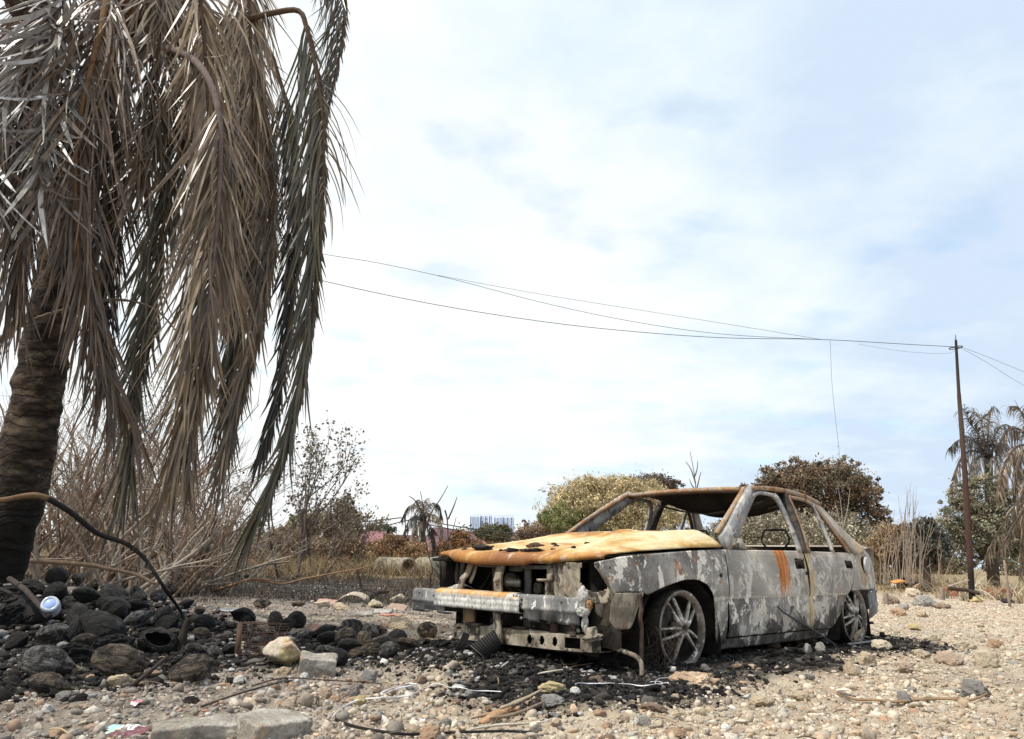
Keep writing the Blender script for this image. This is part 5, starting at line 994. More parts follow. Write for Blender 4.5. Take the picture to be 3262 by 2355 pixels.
# ---------------------------------------------------------------- the big burnt coconut palm
PALS = {'brown': [(.085, .055, .036), (.14, .09, .055), (.055, .037, .027), (.20, .135, .085), (.10, .075, .06)],
        'tan': [(.26, .19, .118), (.18, .124, .078), (.35, .27, .17), (.11, .075, .048), (.22, .158, .10), (.08, .055, .038)],
        'olive': [(.10, .092, .052), (.065, .058, .036), (.14, .12, .07), (.05, .042, .03), (.17, .14, .09)],
        'silver': [(.33, .32, .305), (.22, .205, .19), (.46, .45, .435), (.13, .11, .092), (.19, .155, .125), (.12, .09, .068)],
        'dark': [(.035, .028, .023), (.055, .042, .033), (.025, .021, .019), (.08, .062, .046)],
        'mid': [(.15, .108, .072), (.21, .155, .105), (.09, .064, .045), (.27, .215, .15), (.12, .092, .06)]}
def frond_mesh(path, leaf0, L, pal, N, n=88, ang=(58, 24), grav=.26, wdt=.030, curl=.0, asym=(1.0, 1.0), rr=(.030, .005), tipL=.45, jit=.16, rachcol=(.10, .065, .042), seed=0, smp=64, droop_n=0.10, torn=0.0, cm=1.0):
    r = np.random.default_rng(seed); P = resample(path, smp); T = nrm(np.gradient(P, axis=0))
    seg = np.concatenate([[0], np.cumsum(np.linalg.norm(np.diff(P, axis=0), axis=1))]); tot = seg[-1]; s0 = np.interp(leaf0, np.linspace(0, 1, smp), seg)
    V, F, Cc = [], [], []; nb = 0; K = 6; N = np.asarray(N, float); pal = np.array(PALS[pal]) * (1.0 if pal in ('silver', 'tan') else 1.35) * cm * 0.84
    for side in (1, -1):
        ss = np.linspace(s0, tot, n) + r.normal(0, tot / n * .3, n)
        for q, s in enumerate(np.clip(ss, s0, tot)):
            if r.random() < .06 + torn * (s - s0) / (tot - s0): continue
            p = np.array([np.interp(s, seg, P[:, k]) for k in range(3)]); t = nrm(np.array([np.interp(s, seg, T[:, k]) for k in range(3)]))
            Nn = nrm(N - t * (N @ t)); S = np.cross(t, Nn) * side; u = (s - s0) / (tot - s0 + 1e-9)
            a = math.radians(ang[0] + (ang[1] - ang[0]) * u + r.normal(0, 4.5)); l = L * asym[1 if side > 0 else 0] * (math.sin(math.pi * min(1, .22 + .60 * u + .12)) * (1 - u) + tipL * u + .12 * (1 - u)) * r.uniform(.78, 1.15)
            d = nrm(t * math.cos(a) + S * math.sin(a) + Nn * (r.normal(0, jit * .6) + droop_n * .5)); wv0 = nrm(np.cross(d, Nn) * (1) + Nn * r.normal(0, .45)); tw = r.normal(0, .35 + curl)
            base = pal[r.integers(len(pal))] * r.uniform(.7, 1.25); tipc = pal[r.integers(len(pal))] * r.uniform(.7, 1.2)
            c = p.copy(); w0 = wdt * r.uniform(.65, 1.2); bend = r.normal(0, .05 + curl * .45, 3)
            for k in range(K + 1):
                tt = k / K; ww = w0 * np.interp(tt, [0, .12, .5, .85, 1], [.35, 1, .95, .5, .06]) / 2
                ax = nrm(wv0 * math.cos(tw * tt) + np.cross(d, wv0) * math.sin(tw * tt)); V += [c - ax * ww, c + ax * ww]; col = base * (1 - tt) + tipc * tt; Cc += [col, col]
                d = nrm(d + np.array([0, 0, -1.0]) * grav + bend * (1 + curl * 2)); c = c + d * (l / K)
            F += [[nb + 2 * k, nb + 2 * k + 1, nb + 2 * k + 3, nb + 2 * k + 2] for k in range(K)]; nb += 2 * (K + 1)
    lm = MB(); lm.add(V, F, np.array(Cc)); rm = MB(); add_tube(rm, P, np.interp(np.linspace(0, 1, smp), [0, .12, .5, 1], [rr[0] * 1.5, rr[0], (rr[0] + rr[1]) * .5, rr[1]]), 7, np.array(rachcol) * 1.0); return lm, rm
palm = empty('coconut_palm', (PALM[0], PALM[1], float(gz(*PALM))))
tag(palm, 'tall leaning coconut palm with a scorched trunk and dead brown hanging fronds', 'palm tree')
PO = np.array(palm.location)
def pts3(lst): return np.array([at(*q) for q in lst])
tr = pts3([(-34, 1330, 6.35), (-4, 1220, 6.35), (36, 1100, 6.35), (70, 950, 6.35), (95, 800, 6.35), (122, 650, 6.33), (158, 450, 6.3), (215, 230, 6.25), (285, 60, 6.2)]); tr[0, 2] = min(tr[0, 2], float(gz(tr[0, 0], tr[0, 1])) - .1)
TP = resample(tr, 120); mb = MB(); tt = np.linspace(0, 1, 120)
rad = np.interp(tt, [0, .06, .15, .35, .6, 1], [.275, .24, .222, .208, .185, .16]); v, f, t3 = tube(TP, rad * (1 + .012 * np.sin(tt * 230) + .01 * np.sin(tt * 97)), 36)
ax = nrm(v - np.repeat(np.concatenate([TP, TP[:1], TP[-1:]]), [36] * 120 + [1, 1], 0)); v = v + ax * (.036 * fbm(v * np.array([4, 4, 10]), 4, 7))[:, None]
mb.add(v - PO, f); mb.f.append(t3); mb.build('trunk', M_TRUNK, palm, True)
tocam = nrm(np.array([3.2, -6.0, 0.4]))
FRONDS = [  # path in (picture x, picture y, distance), leaf start, leaflet length, palette, extras
    dict(p=[(300, 95, 6.1), (375, 110, 5.6), (430, 135, 5.35), (468, 190, 5.2), (487, 270, 5.15), (488, 360, 5.15), (482, 480, 5.15), (470, 600, 5.15), (455, 720, 5.15), (438, 850, 5.2), (420, 940, 5.2), (405, 1020, 5.25)], l=.33, L=.92, c='tan', n=100, ang=(40, 22), asym=(.62, 1.0), rr=(.034, .006), tip=.30, rc=(.15, .115, .105), torn=.1, grav=.16),
    dict(p=[(320, 80, 6.3), (430, 62, 6.2), (535, 45, 6.1), (600, 30, 6.05), (660, 24, 6.0), (678, 60, 6.0), (695, 130, 6.0), (710, 220, 6.0), (715, 330, 6.0), (712, 460, 6.0), (706, 570, 6.0), (695, 680, 6.0), (680, 790, 6.0), (660, 900, 6.0), (630, 1010, 6.0), (600, 1090, 6.0), (578, 1140, 6.0)], l=.30, L=.95, c='olive', n=110, ang=(34, 14), asym=(.20, 1.0), rr=(.030, .006), tip=.30, grav=.10),
    dict(p=[(360, 40, 6.4), (520, -70, 6.4), (660, -130, 6.35), (740, -70, 6.3), (762, 10, 6.3), (756, 95, 6.3), (738, 185, 6.3), (720, 270, 6.3), (706, 380, 6.3)], l=.30, L=.72, c='olive', n=64, ang=(46, 24), asym=(.18, 1.0), tip=.4, wd=.024, grav=.18),
    dict(p=[(300, 40, 5.9), (262, -20, 5.6), (237, 0, 5.4), (225, 60, 5.3), (210, 115, 5.25), (193, 190, 5.2), (180, 248, 5.2), (170, 340, 5.2), (168, 435, 5.2), (172, 540, 5.25), (188, 660, 5.3), (218, 780, 5.4), (262, 890, 5.45)], l=.12, L=.98, c='brown', n=92, ang=(42, 22), asym=(1, .8), rr=(.034, .006), rc=(.17, .10, .055), tip=.3, grav=.2),
    dict(p=[(310, 60, 6.0), (370, -40, 5.7), (430, -30, 5.5), (443, 0, 5.5), (452, 90, 5.5), (458, 190, 5.5), (465, 300, 5.55), (480, 420, 5.6), (500, 540, 5.7), (515, 640, 5.75)], l=.22, L=.80, c='tan', n=80, ang=(40, 24), asym=(1.0, .8), tip=.5, wd=.034),
    dict(p=[(320, 90, 6.1), (400, 120, 5.9), (412, 150, 5.85), (409, 230, 5.8), (390, 380, 5.8), (355, 530, 5.8), (330, 700, 5.85), (305, 830, 5.9), (292, 960, 5.9), (288, 1060, 5.9)], l=.22, L=.85, c='olive', n=84, ang=(36, 16), asym=(.6, .9), tip=.4, grav=.2),
    dict(p=[(330, 80, 6.4), (500, 120, 6.3), (565, 190, 6.3), (597, 340, 6.3), (600, 530, 6.3), (585, 660, 6.3), (555, 800, 6.3), (525, 920, 6.3), (508, 1000, 6.3)], l=.3, L=.80, c='mid', n=80, ang=(38, 18), asym=(.35, 1.0), tip=.4),
    dict(p=[(280, 60, 5.9), (190, -30, 5.4), (130, 0, 5.2), (75, 95, 5.1), (35, 190, 5.05), (0, 290, 5.0), (-30, 420, 5.0)], l=.24, L=.75, c='silver', n=64, ang=(40, 26), asym=(.7, 1), curl=.34, grav=.42, tip=.6, wd=.048),
    dict(p=[(270, 60, 6.0), (150, 40, 5.6), (90, 120, 5.4), (60, 250, 5.3), (45, 380, 5.3), (40, 520, 5.3), (36, 640, 5.35)], l=.25, L=.80, c='brown', n=80, ang=(44, 22), tip=.5),
    dict(p=[(280, 80, 6.1), (120, 90, 5.9), (20, 200, 5.8), (-20, 380, 5.8), (-30, 560, 5.8), (-25, 720, 5.8)], l=.25, L=.72, c='brown', n=70, ang=(44, 22), asym=(.8, .8), tip=.5),
    dict(p=[(300, 90, 6.0), (270, 150, 5.95), (255, 280, 5.95), (250, 430, 5.95), (240, 560, 5.95), (232, 690, 6.0), (240, 800, 6.0)], l=.12, L=.72, c='dark', n=76, ang=(38, 18), tip=.5),
    dict(p=[(290, 50, 5.8), (160, -40, 5.3), (130, 20, 5.2), (115, 120, 5.1), (110, 230, 5.1), (100, 330, 5.1), (92, 420, 5.1)], l=.26, L=.62, c='silver', n=60, ang=(40, 26), curl=.40, grav=.42, tip=.7, wd=.052),
    dict(p=[(330, 80, 6.5), (450, 130, 6.5), (530, 260, 6.5), (545, 420, 6.5), (535, 600, 6.5), (520, 760, 6.5), (500, 900, 6.5)], l=.25, L=.80, c='olive', n=76, ang=(40, 18), tip=.45),
    dict(p=[(350, 60, 6.6), (560, 80, 6.6), (620, 180, 6.6), (650, 340, 6.6), (655, 520, 6.6), (640, 700, 6.6), (618, 880, 6.6), (590, 980, 6.6)], l=.3, L=.70, c='dark', n=74, ang=(34, 16), asym=(.45, .9), tip=.4),
    dict(p=[(300, 40, 5.9), (330, -60, 5.7), (350, -20, 5.6), (352, 80, 5.6), (345, 190, 5.6), (330, 300, 5.65), (310, 400, 5.7)], l=.22, L=.75, c='mid', n=70, ang=(48, 26), tip=.55, curl=.12),
    dict(p=[(676, 60, 5.97), (697, 140, 5.97), (712, 230, 5.97), (717, 320, 5.97), (715, 420, 5.97)], l=.35, L=.52, c='mid', n=7, ang=(78, 52), asym=(1.25, .3), tip=.6, wd=.022, grav=.30, rr=(.010, .003)),
    dict(p=[(320, 40, 6.2), (480, -90, 6.2), (540, -60, 6.1), (552, 30, 6.1), (556, 140, 6.1), (560, 260, 6.1), (566, 380, 6.15)], l=.3, L=.70, c='tan', n=66, ang=(44, 22), tip=.5),
    dict(p=[(300, 60, 6.3), (420, 60, 6.7), (520, 140, 6.9), (560, 300, 6.9), (570, 460, 6.9), (555, 640, 6.9)], l=.25, L=.80, c='mid', n=76, ang=(46, 22), tip=.5),
]
for i, d in enumerate(FRONDS):
    P = pts3(d['p']) - PO; a0, a1 = d.get('ang', (46, 22))
    lm, rm = frond_mesh(P, d['l'], d['L'] * 1.22, d['c'], tocam + rng.normal(0, .12, 3), int(d['n'] * (2.05 if d['c'] != 'silver' else 1.2)), (a0 * .70, a1 * .72), max(.22, d.get('grav', .26)), d.get('wd', .031) * .66, d.get('curl', .0), d.get('asym', (1, 1)), d.get('rr', (.026, .005)), max(.68, d.get('tip', .5) + .2) if i != 1 else .55, .16, d.get('rc', (.10, .068, .048)), 900 + i, torn=d.get('torn', 0), cm=[1.12, .82, .8, .95, 1.5, .85, .8, 1.25, .8, .7, .75, 1.3, .75, .7, .9, .9, 1.3, .8, .8, .8][i % 20])
    fo = lm.build('frond', M_FROND, palm); rm.build('rachis', M_TWIG, fo, True)
    if d['c'] == 'silver': fo['label'] = 'silvery curled frond with sunlight put into its colour'  # silver palette paints the sunlit look of the left fronds into the leaflets
# fronds standing above the picture's top edge
for i, (dx, dy, dz) in enumerate([(.4, 1.7, .8), (-1.6, .8, .6), (-.6, 1.0, 1.3)]):
    c0 = at(290, 50, 6.2) - PO; P = np.array([c0, c0 + np.array([dx * .4, dy * .4, dz * 1.0]), c0 + np.array([dx, dy, dz * 1.1]), c0 + np.array([dx * 1.5, dy * 1.5, dz * .5])])
    lm, rm = frond_mesh(P, .2, .75, 'brown', np.array([0, 0, 1.0]), 60, (55, 30), .3, .03, seed=950 + i); fo = lm.build('frond', M_FROND, palm); rm.build('rachis', M_TWIG, fo, True)
# fibre mat and husks at the crown
for (fx, fy, sx) in ((60, 10, .17), (95, 45, .13), (330, 70, .20), (280, 30, .24), (385, 60, .13)):
    v, f = ICO[3]; mb = MB(); mb.add(v * (1 + .4 * fbm(v * 3 + fx, 3, 3))[:, None] * sx + at(fx, fy, 6.15) - PO, f, (.05, .035, .026)); mb.build('crown_husk', M_TWIG, palm)
mb = MB()
for i in range(90):
    a = at(rng.uniform(60, 620), rng.uniform(60, 620), rng.uniform(5.2, 6.4)) - PO; l = rng.uniform(.15, .5)
    b = a + np.array([rng.normal() * .10, rng.normal() * .08, -l]); add_tube(mb, resample([a, (a + b) / 2 + rng.normal(size=3) * .08, b], 6), .0025, 3, np.array([.10, .075, .055]) * rng.uniform(.5, 2.2), cap=False)
tag(mb.build('loose_fibres', M_TWIG, palm), kind='stuff')
mb = MB(); st = resample(pts3([(-60, 840, 5.6), (0, 752, 5.6), (60, 715, 5.6), (130, 690, 5.6), (220, 667, 5.6), (290, 667, 5.6), (350, 690, 5.6), (402, 748, 5.6)]) - PO, 80)
add_tube(mb, st, np.linspace(.020, .005, 80) * (1 + .28 * (np.arange(80) % 3 == 0)), 7, (.16, .125, .095)); mb.build('flower_stalk', M_TWIG, palm)
# long stripped stalk arching to the ground
mb = MB(); end = ground(*C3(1490, 700)); q = np.concatenate([pts3([(-160, 1150, 5.2), (-60, 1117, 5.25), (10, 1107, 5.3), (85, 1098, 5.4), (150, 1130, 5.5), (215, 1180, 5.6)]), [at(*C3(1000, 80), 5.65), at(*C3(1150, 200), 5.65), at(*C3(1320, 450), 5.6), at(*C3(1440, 620), end[1] + .15), end]])
q = resample(q, 90); cc = np.where(np.arange(90)[:, None] < 30, np.array([[.16, .10, .055]]), np.array([[.020, .018, .017]])); v, f, t = tube(q, np.interp(np.linspace(0, 1, 90), [0, .3, 1], [.015, .022, .008]), 8); n0 = mb.n
mb.add(v, f, np.concatenate([np.repeat(cc, 8, 0), cc[:1], cc[-1:]])); mb.f.append(t + n0)
for k in range(40, 88, 3): add_tube(mb, [q[k], q[k] + np.array([rng.normal() * .02, -.01, rng.uniform(.01, .035)])], .004, 4, (.02, .018, .016))
tag(mb.build('palm_stalk', M_TWIG), 'long charred palm stalk arching from beside the trunk down to the coconut heap', 'palm stalk')
mb = MB(); b = ground(*C3(1440, 960)); add_tube(mb, resample([b - np.array([0, 0, .03]), at(*C3(1450, 850), b[1]), at(*C3(1500, 670), b[1] + .02)], 10), np.linspace(.045, .014, 10), 7, (.030, .024, .020)); v_, f_ = rock_verts(444, 2, 3, .3, .4); mb.add(v_ * .06 + b, f_, (.03, .025, .02))
tag(mb.build('burnt_stump', M_TWIG), 'short pointed burnt stalk standing up between the coconuts', 'stump')
# stray leaf strips at the left edge, lying twigs
def stick(name, pts, r0, r1, col, label, cat='stick', m=None, sides=6, group=None):
    mb = MB(); add_tube(mb, resample(pts, max(8, 6 * len(pts))), np.linspace(r0, r1, max(8, 6 * len(pts))), sides, col); return tag(mb.build(name, m or M_TWIG), label, cat, group)
def gpt(c, dz=.02): p = ground(*c); return p + np.array([0, 0, dz])
stick('burnt_stick', [gpt(C3(1030, 1240), .01), at(*C3(1180, 1110), ground(*C3(1030, 1240))[1] + .12), at(*C3(1330, 980), ground(*C3(1030, 1240))[1] + .3)], .012, .009, (.045, .035, .03), 'straight burnt stick leaning between the two largest front husks')
stick('burnt_stick', [at(*C3(75, 360), 5.6), at(*C3(200, 450), 5.3), at(*C3(300, 560), 5.1), at(*C3(400, 660), 5.0)], .020, .016, (.05, .04, .035), 'charred bent stalk propped over the plastic bottle')
stick('burnt_stick', [at(*C3(0, 440), 5.5), at(*C3(90, 480), 5.4), at(*C3(130, 520), 5.35), at(*C3(20, 545), 5.3)], .014, .010, (.03, .027, .025), 'short curled charred twig at the left edge by the trunk')
Yb = 11.5
stick('fallen_branch', [ground(*C3(1720, 465)) + np.array([0, 0, .03])] + [at(*c, Yb) for c in (C3(1850, 410), C3(2000, 365), C3(2150, 375), C4(0, 362), C4(130, 385), C4(260, 400), C4(380, 370), C4(500, 345), C4(750, 300), C4(850, 283), C4(945, 258))], .021, .010, (.26, .15, .09), 'long bare reddish-brown branch lying over the burnt grass', 'branch')
stick('fallen_branch', [at(*C4(840, 295), Yb), at(*C4(870, 370), Yb), at(*C4(880, 440), Yb), at(*C4(960, 460), Yb), at(*C4(1020, 500), Yb)], .012, .008, (.05, .04, .035), 'thin dark twig hanging from the long reddish branch', 'branch')
stick('fallen_branch', [at(*C4(590, 320), 12.2), at(*C4(650, 250), 12.2), at(*C4(700, 195), 12.2), at(*C4(800, 262), 12.2), at(*C4(890, 305), 12.2)], .014, .009, (.14, .10, .075), 'forked grey-brown twig standing above the long reddish branch', 'branch')
stick('fallen_branch', [at(*C3(230, 215), 8.2), at(*C3(700, 250), 8.2), at(*C3(850, 280), 8.2), at(*C3(1080, 325), 8.2), at(*C3(1230, 400), 8.0)], .030, .014, (.12, .085, .06), 'horizontal dead branch right behind the coconut heap', 'branch')
stick('burnt_post', [gpt((438, 1283), -.05), at(448, 1240, 12), at(462, 1190, 12), at(478, 1148, 12)], .075, .055, (.06, .052, .047), 'leaning grey burnt post among the bare shrubs', 'post', sides=9)
# ---------------------------------------------------------------- background: shrubs, trees, houses, towers, pole and wires
def branch_tree(mb, p, d, L, r, lev, rnd, col, spread=.5, seg=4, up=.12, kids=(3, 5), tips=None, kink=.12):
    pts = [p]; dd = d.copy()
    for k in range(seg):
        dd = nrm(dd + rnd.normal(0, kink, 3) + np.array([0, 0, up * .3])); pts.append(pts[-1] + dd * L / seg)
    pts = np.array(pts); add_tube(mb, pts, np.linspace(r, r * .55, seg + 1), 5 if lev > 1 else 3, col * rnd.uniform(.7, 1.3), cap=False)
    if lev == 0:
        if tips is not None: tips.append(pts[-1]); tips.append(pts[-2])
        return
    for k in range(rnd.integers(*kids)):
        t = rnd.uniform(.35, 1.0) * seg; i = min(int(t), seg - 1); q = pts[i] + (pts[i + 1] - pts[i]) * (t - i)
        nd = nrm(dd + rnd.normal(0, spread, 3) + np.array([0, 0, up])); branch_tree(mb, q, nd, L * rnd.uniform(.5, .75), r * .5, lev - 1, rnd, col, spread, max(2, seg - 1), up, kids, tips, kink)
SHR = []
for s in range(6):
    rnd = np.random.default_rng(700 + s); mb = MB(); cbase = np.array([(.25, .18, .13), (.19, .135, .10), (.29, .245, .20)][s % 3])
    for k in range(7 + s % 3):
        a = rnd.uniform(0, 6.28); d = nrm(np.array([math.cos(a) * .55 + .18, math.sin(a) * .55, 1.0])); branch_tree(mb, np.array([math.cos(a), math.sin(a), 0]) * rnd.uniform(0, .25), d, rnd.uniform(.7, 1.25), rnd.uniform(.013, .024), 3, rnd, cbase, .48, 4, .10, (2, 4), None, .16)
    SHR.append(mb.mesh('bare_shrub', M_TWIG))
spots = []
r2 = np.random.default_rng(55)
rows = [(-40, 9.0, 1.15), (60, 9.4, 1.0), (130, 9.2, 1.1), (185, 9.9, 1.15), (235, 10.4, 1.0), (290, 9.8, 1.0), (340, 10.8, 1.1), (385, 11.5, 1.0), (425, 12.4, 1.05), (470, 13.0, 1.0), (515, 13.6, .8), (90, 12.5, 1.5), (170, 13.5, 1.5), (250, 14.0, 1.45), (330, 14.5, 1.4), (410, 15.5, 1.3), (480, 16.5, 1.3), (545, 17.5, .8), (20, 15, 1.9), (140, 17, 1.9), (270, 18, 1.8), (380, 19, 1.7), (490, 20.5, 1.3)]
def base_at(fx, Y):
    d = rayF(fx, 1240); x = d[0] / d[1] * Y; return g3(x, Y)
for i, (fx, Y, s) in enumerate(rows):
    p = base_at(fx, Y); o = link('bare_shrub', SHR[i % 6], None, p, (0, 0, r2.uniform(0, .6) - .3), (s * 1.25 * r2.uniform(.9, 1.1), s * 1.25, s * r2.uniform(1.15, 1.5)))
    where = 'between the palm trunk and the coconut heap' if i < 3 else ('front row of the thicket behind the hanging fronds' if i < 12 else ('middle row of the thicket behind the hanging fronds' if i < 21 else 'back row of the thicket behind the hanging fronds'))
    tag(o, 'bare burnt shrub of many brown stems, ' + where, 'shrub', 'bare shrubs of the thicket')

def leaf_cloud(mb, blobs, n, size, pal, seed, clump=.10, per=26, shell=.45, droop=.4, thin=.24):
    r = np.random.default_rng(seed); vol = np.array([b[3] * b[4] * b[5] for b in blobs]); vol = vol / vol.sum(); cl = n // per
    bi = r.choice(len(blobs), cl, p=vol); B = np.array(blobs)[bi]; d = nrm(r.normal(size=(cl, 3))); rad = (shell + (1 - shell) * r.random(cl)) ** .8; rad = np.where(r.random(cl) < .16, rad * r.uniform(1.0, 1.22, cl), rad)
    cen = B[:, :3] + d * rad[:, None] * B[:, 3:6]; cs = r.lognormal(-.15, .45, cl) * clump * B[:, 3:6].mean(1)
    P = np.repeat(cen, per, 0) + r.normal(size=(cl * per, 3)) * np.repeat(cs, per)[:, None] * np.array([1, 1, .75])
    m = len(P); s = size * r.uniform(.55, 1.35, m); a = nrm(r.normal(size=(m, 3)) + np.array([0, 0, -droop])); b = nrm(np.cross(a, r.normal(size=(m, 3))))
    V = np.stack([P, P + (a * .5 + b * thin) * s[:, None], P + a * s[:, None], P + (a * .5 - b * thin) * s[:, None]], 1)
    pal = np.array(pal); ci = np.repeat(r.integers(0, len(pal), cl), per); alt = r.integers(0, len(pal), m); ci = np.where(r.random(m) < .35, alt, ci)
    c = pal[ci] * np.repeat(r.uniform(.55, 1.35, cl), per)[:, None] * r.uniform(.75, 1.25, m)[:, None]
    mb.add(V.reshape(-1, 3), np.arange(m * 4).reshape(-1, 4), np.repeat(c, 4, 0)); return cen
def tree(name, fx, Y, blobsF, n, size, pal, label, seed, trunk_r=.12, tcol=(.09, .07, .055), per=26, clump=.10, shell=.45, droop=.4, cat='tree', group=None, limbs=40, depthk=.85, thin=.24):
    """blobsF: (picture x, picture y, half width, half height) of the crown's masses at distance Y."""
    b = base_at(fx, Y); root = empty(name, b); tag(root, label, cat, group); k = FS / FPX * Y; blobs = []
    r = np.random.default_rng(seed)
    for (x, y, w_, h_) in blobsF:
        c = at(x, y, Y + r.uniform(-.25, .25) * w_ * k); blobs.append((*(c - b), w_ * k, w_ * k * depthk, h_ * k))
        for q in range(5):
            a = r.uniform(-.3, math.pi + .3); e = at(x + math.cos(a) * w_ * .95, y - math.sin(a) * h_ * .95, Y + r.uniform(-.6, .6) * w_ * k); sc = r.uniform(.22, .42); blobs.append((*(e - b), w_ * k * sc, w_ * k * sc, max(h_, w_ * .5) * k * sc))
    pal = np.minimum(np.array(pal) * 1.65, .75); mb = MB(); cen = leaf_cloud(mb, blobs, int(n * 4.2), size * .44, pal, seed, clump * 1.1, int(per * 2.6), shell, droop, thin); mb.build('crown', M_LEAF, root)
    tm = MB(); hub = np.array([0, 0, min(max(.2, blobs[0][2] * .45), 2.5)]); add_tube(tm, resample([(0, 0, -.1), hub * .5 + np.array([.05, 0, 0]), hub], 8), np.linspace(trunk_r * 1.3, trunk_r, 8), 8, tcol)
    for j in r.choice(len(cen), min(limbs, len(cen)), replace=False): add_tube(tm, resample([hub * r.uniform(.6, 1), hub * .4 + cen[j] * .6 + r.normal(0, .15, 3), cen[j]], 6), np.linspace(trunk_r * .45, trunk_r * .06, 6), 4, np.array(tcol) * r.uniform(.8, 1.3), cap=False)
    tm.build('trunk', M_TWIG, root); return root
BRN = [(.17, .112, .07), (.125, .083, .054), (.095, .068, .048), (.21, .145, .092), (.075, .06, .045)]
BRG = [(.16, .13, .09), (.11, .10, .065), (.20, .17, .125), (.075, .072, .048), (.24, .20, .15)]
GRN = [(.13, .132, .085), (.18, .18, .125), (.085, .09, .06), (.25, .24, .18), (.20, .175, .125)]
BAM = [(.42, .34, .205), (.34, .28, .165), (.46, .39, .255), (.23, .20, .10), (.29, .245, .15), (.19, .15, .09)]
BGR = [(.13, .155, .06), (.09, .125, .045), (.20, .19, .085), (.27, .225, .125)]
def big_brown():
    Y = 33
    t = tree('mango_tree', 1800, Y, [(1800, 1110, 120, 80), (1730, 1095, 75, 48), (1830, 1075, 95, 48), (1905, 1125, 62, 60), (1665, 1075, 28, 20), (1690, 1130, 60, 55), (1950, 1165, 30, 55), (1935, 1205, 45, 45)], 15000, .27, BRN + BRG[:2], 'broad rounded tree of scorched brown leaves behind the car roof', 31, .30, per=22, clump=.085, shell=.55)
    tree('scorched_tree', 1760, 30, [(1760, 1195, 170, 48), (1600, 1200, 90, 36), (1880, 1200, 90, 48), (1500, 1195, 70, 30)], 11000, .24, BRG + GRN[2:4] + [(.30, .26, .20)], 'low grey-green scorched bushes seen through the car windows', 32, .10, per=20, clump=.10, cat='bush', shell=.3, droop=.9)
big_brown()
tree('bamboo_clump', 1330, 44, [(1330, 1118, 115, 46), (1290, 1100, 70, 36), (1390, 1105, 80, 40), (1245, 1130, 48, 34), (1340, 1085, 60, 26), (1440, 1120, 70, 40), (1410, 1155, 110, 34)], 13000, .52, BAM, 'big feathery clump of straw-yellow bamboo left of the car roof', 33, .05, (.34, .28, .16), per=9, clump=.10, shell=.25, droop=.25, cat='bamboo', limbs=120, thin=.11)
tree('bamboo_clump', 1255, 42.5, [(1250, 1150, 46, 30), (1225, 1135, 26, 18), (1300, 1155, 50, 20)], 3600, .34, BGR, 'still-green lower part of the bamboo at its left foot', 34, .05, (.2, .2, .08), per=16, clump=.10, cat='bamboo', thin=.12)
tree('dark_tree', 1440, 52, [(1440, 1075, 55, 22), (1400, 1070, 30, 15), (1480, 1080, 30, 18), (1455, 1100, 60, 30)], 3600, .33, [(.085, .062, .05), (.06, .048, .04), (.12, .085, .065)], 'dark brown tree rising behind the bamboo just left of the bare sapling', 35, .2, per=20, clump=.12)
tree('scorched_bush', 1190, 46, [(1190, 1180, 46, 26), (1215, 1190, 50, 22), (1170, 1195, 40, 18)], 3200, .30, [(.17, .12, .085), (.13, .09, .065), (.22, .16, .11)], 'reddish-brown bush between the apartment towers and the bamboo', 36, .06, cat='bush', per=18, clump=.12)
tree('green_tree', 1090, 75, [(1090, 1185, 40, 22), (1065, 1195, 25, 16), (1110, 1190, 28, 20)], 3000, .46, [(.075, .085, .04), (.11, .095, .05), (.055, .065, .033), (.15, .11, .06)], 'green and brown tree in front of the apartment towers', 37, .2, per=20, clump=.12)
tree('scorched_bush', 1018, 40, [(1018, 1195, 20, 22), (1035, 1210, 28, 18), (1000, 1215, 30, 16)], 1800, .26, [(.24, .13, .06), (.17, .10, .05), (.11, .075, .045)], 'rusty-leaved bush right of the small burnt palm', 38, .06, cat='bush', per=16, clump=.14)
tree('scorched_bush', 1110, 38, [(1110, 1225, 80, 16), (1180, 1222, 60, 16), (1060, 1228, 40, 14)], 3200, .24, [(.22, .13, .065), (.16, .10, .055), (.11, .08, .05)], 'low rusty-brown bushes along the skyline above the hood', 39, .06, cat='bush', per=16, clump=.14)
tree('conical_tree', 762, 36, [(762, 1120, 18, 22), (762, 1150, 32, 26), (760, 1180, 40, 24)], 4200, .24, [(.10, .07, .055), (.14, .095, .07), (.075, .055, .045)], 'dark brown cone-shaped tree left of the houses', 40, .10, per=18, clump=.13)
tree('green_tree', 690, 42, [(685, 1160, 40, 22), (660, 1175, 30, 16)], 2200, .28, [(.12, .14, .055), (.17, .16, .075), (.20, .16, .09)], 'yellow-green treetop behind the thin sparse tree', 41, .1, per=18, clump=.14)
tree('green_tree', 842, 95, [(842, 1172, 28, 9), (826, 1176, 14, 7)], 1300, .5, [(.045, .06, .04), (.06, .075, .05), (.035, .045, .03)], 'distant dark green tree above the pink house roof', 42, .15, per=16, clump=.16)
tree('scorched_bush', 850, 36, [(870, 1212, 34, 26), (910, 1225, 40, 22), (830, 1222, 36, 20)], 3600, .24, [(.24, .14, .075), (.17, .105, .06), (.12, .08, .05), (.28, .20, .11)], 'rust-brown shrubbery in front of the houses', 43, .06, cat='bush', per=16, clump=.13)
tree('scorched_bush', 745, 31, [(745, 1215, 50, 24), (700, 1215, 40, 22), (790, 1225, 36, 20)], 3600, .22, [(.20, .13, .08), (.14, .10, .065), (.26, .19, .11), (.09, .075, .05)], 'brown bush at the foot of the cone-shaped tree', 44, .06, cat='bush', per=16, clump=.13)
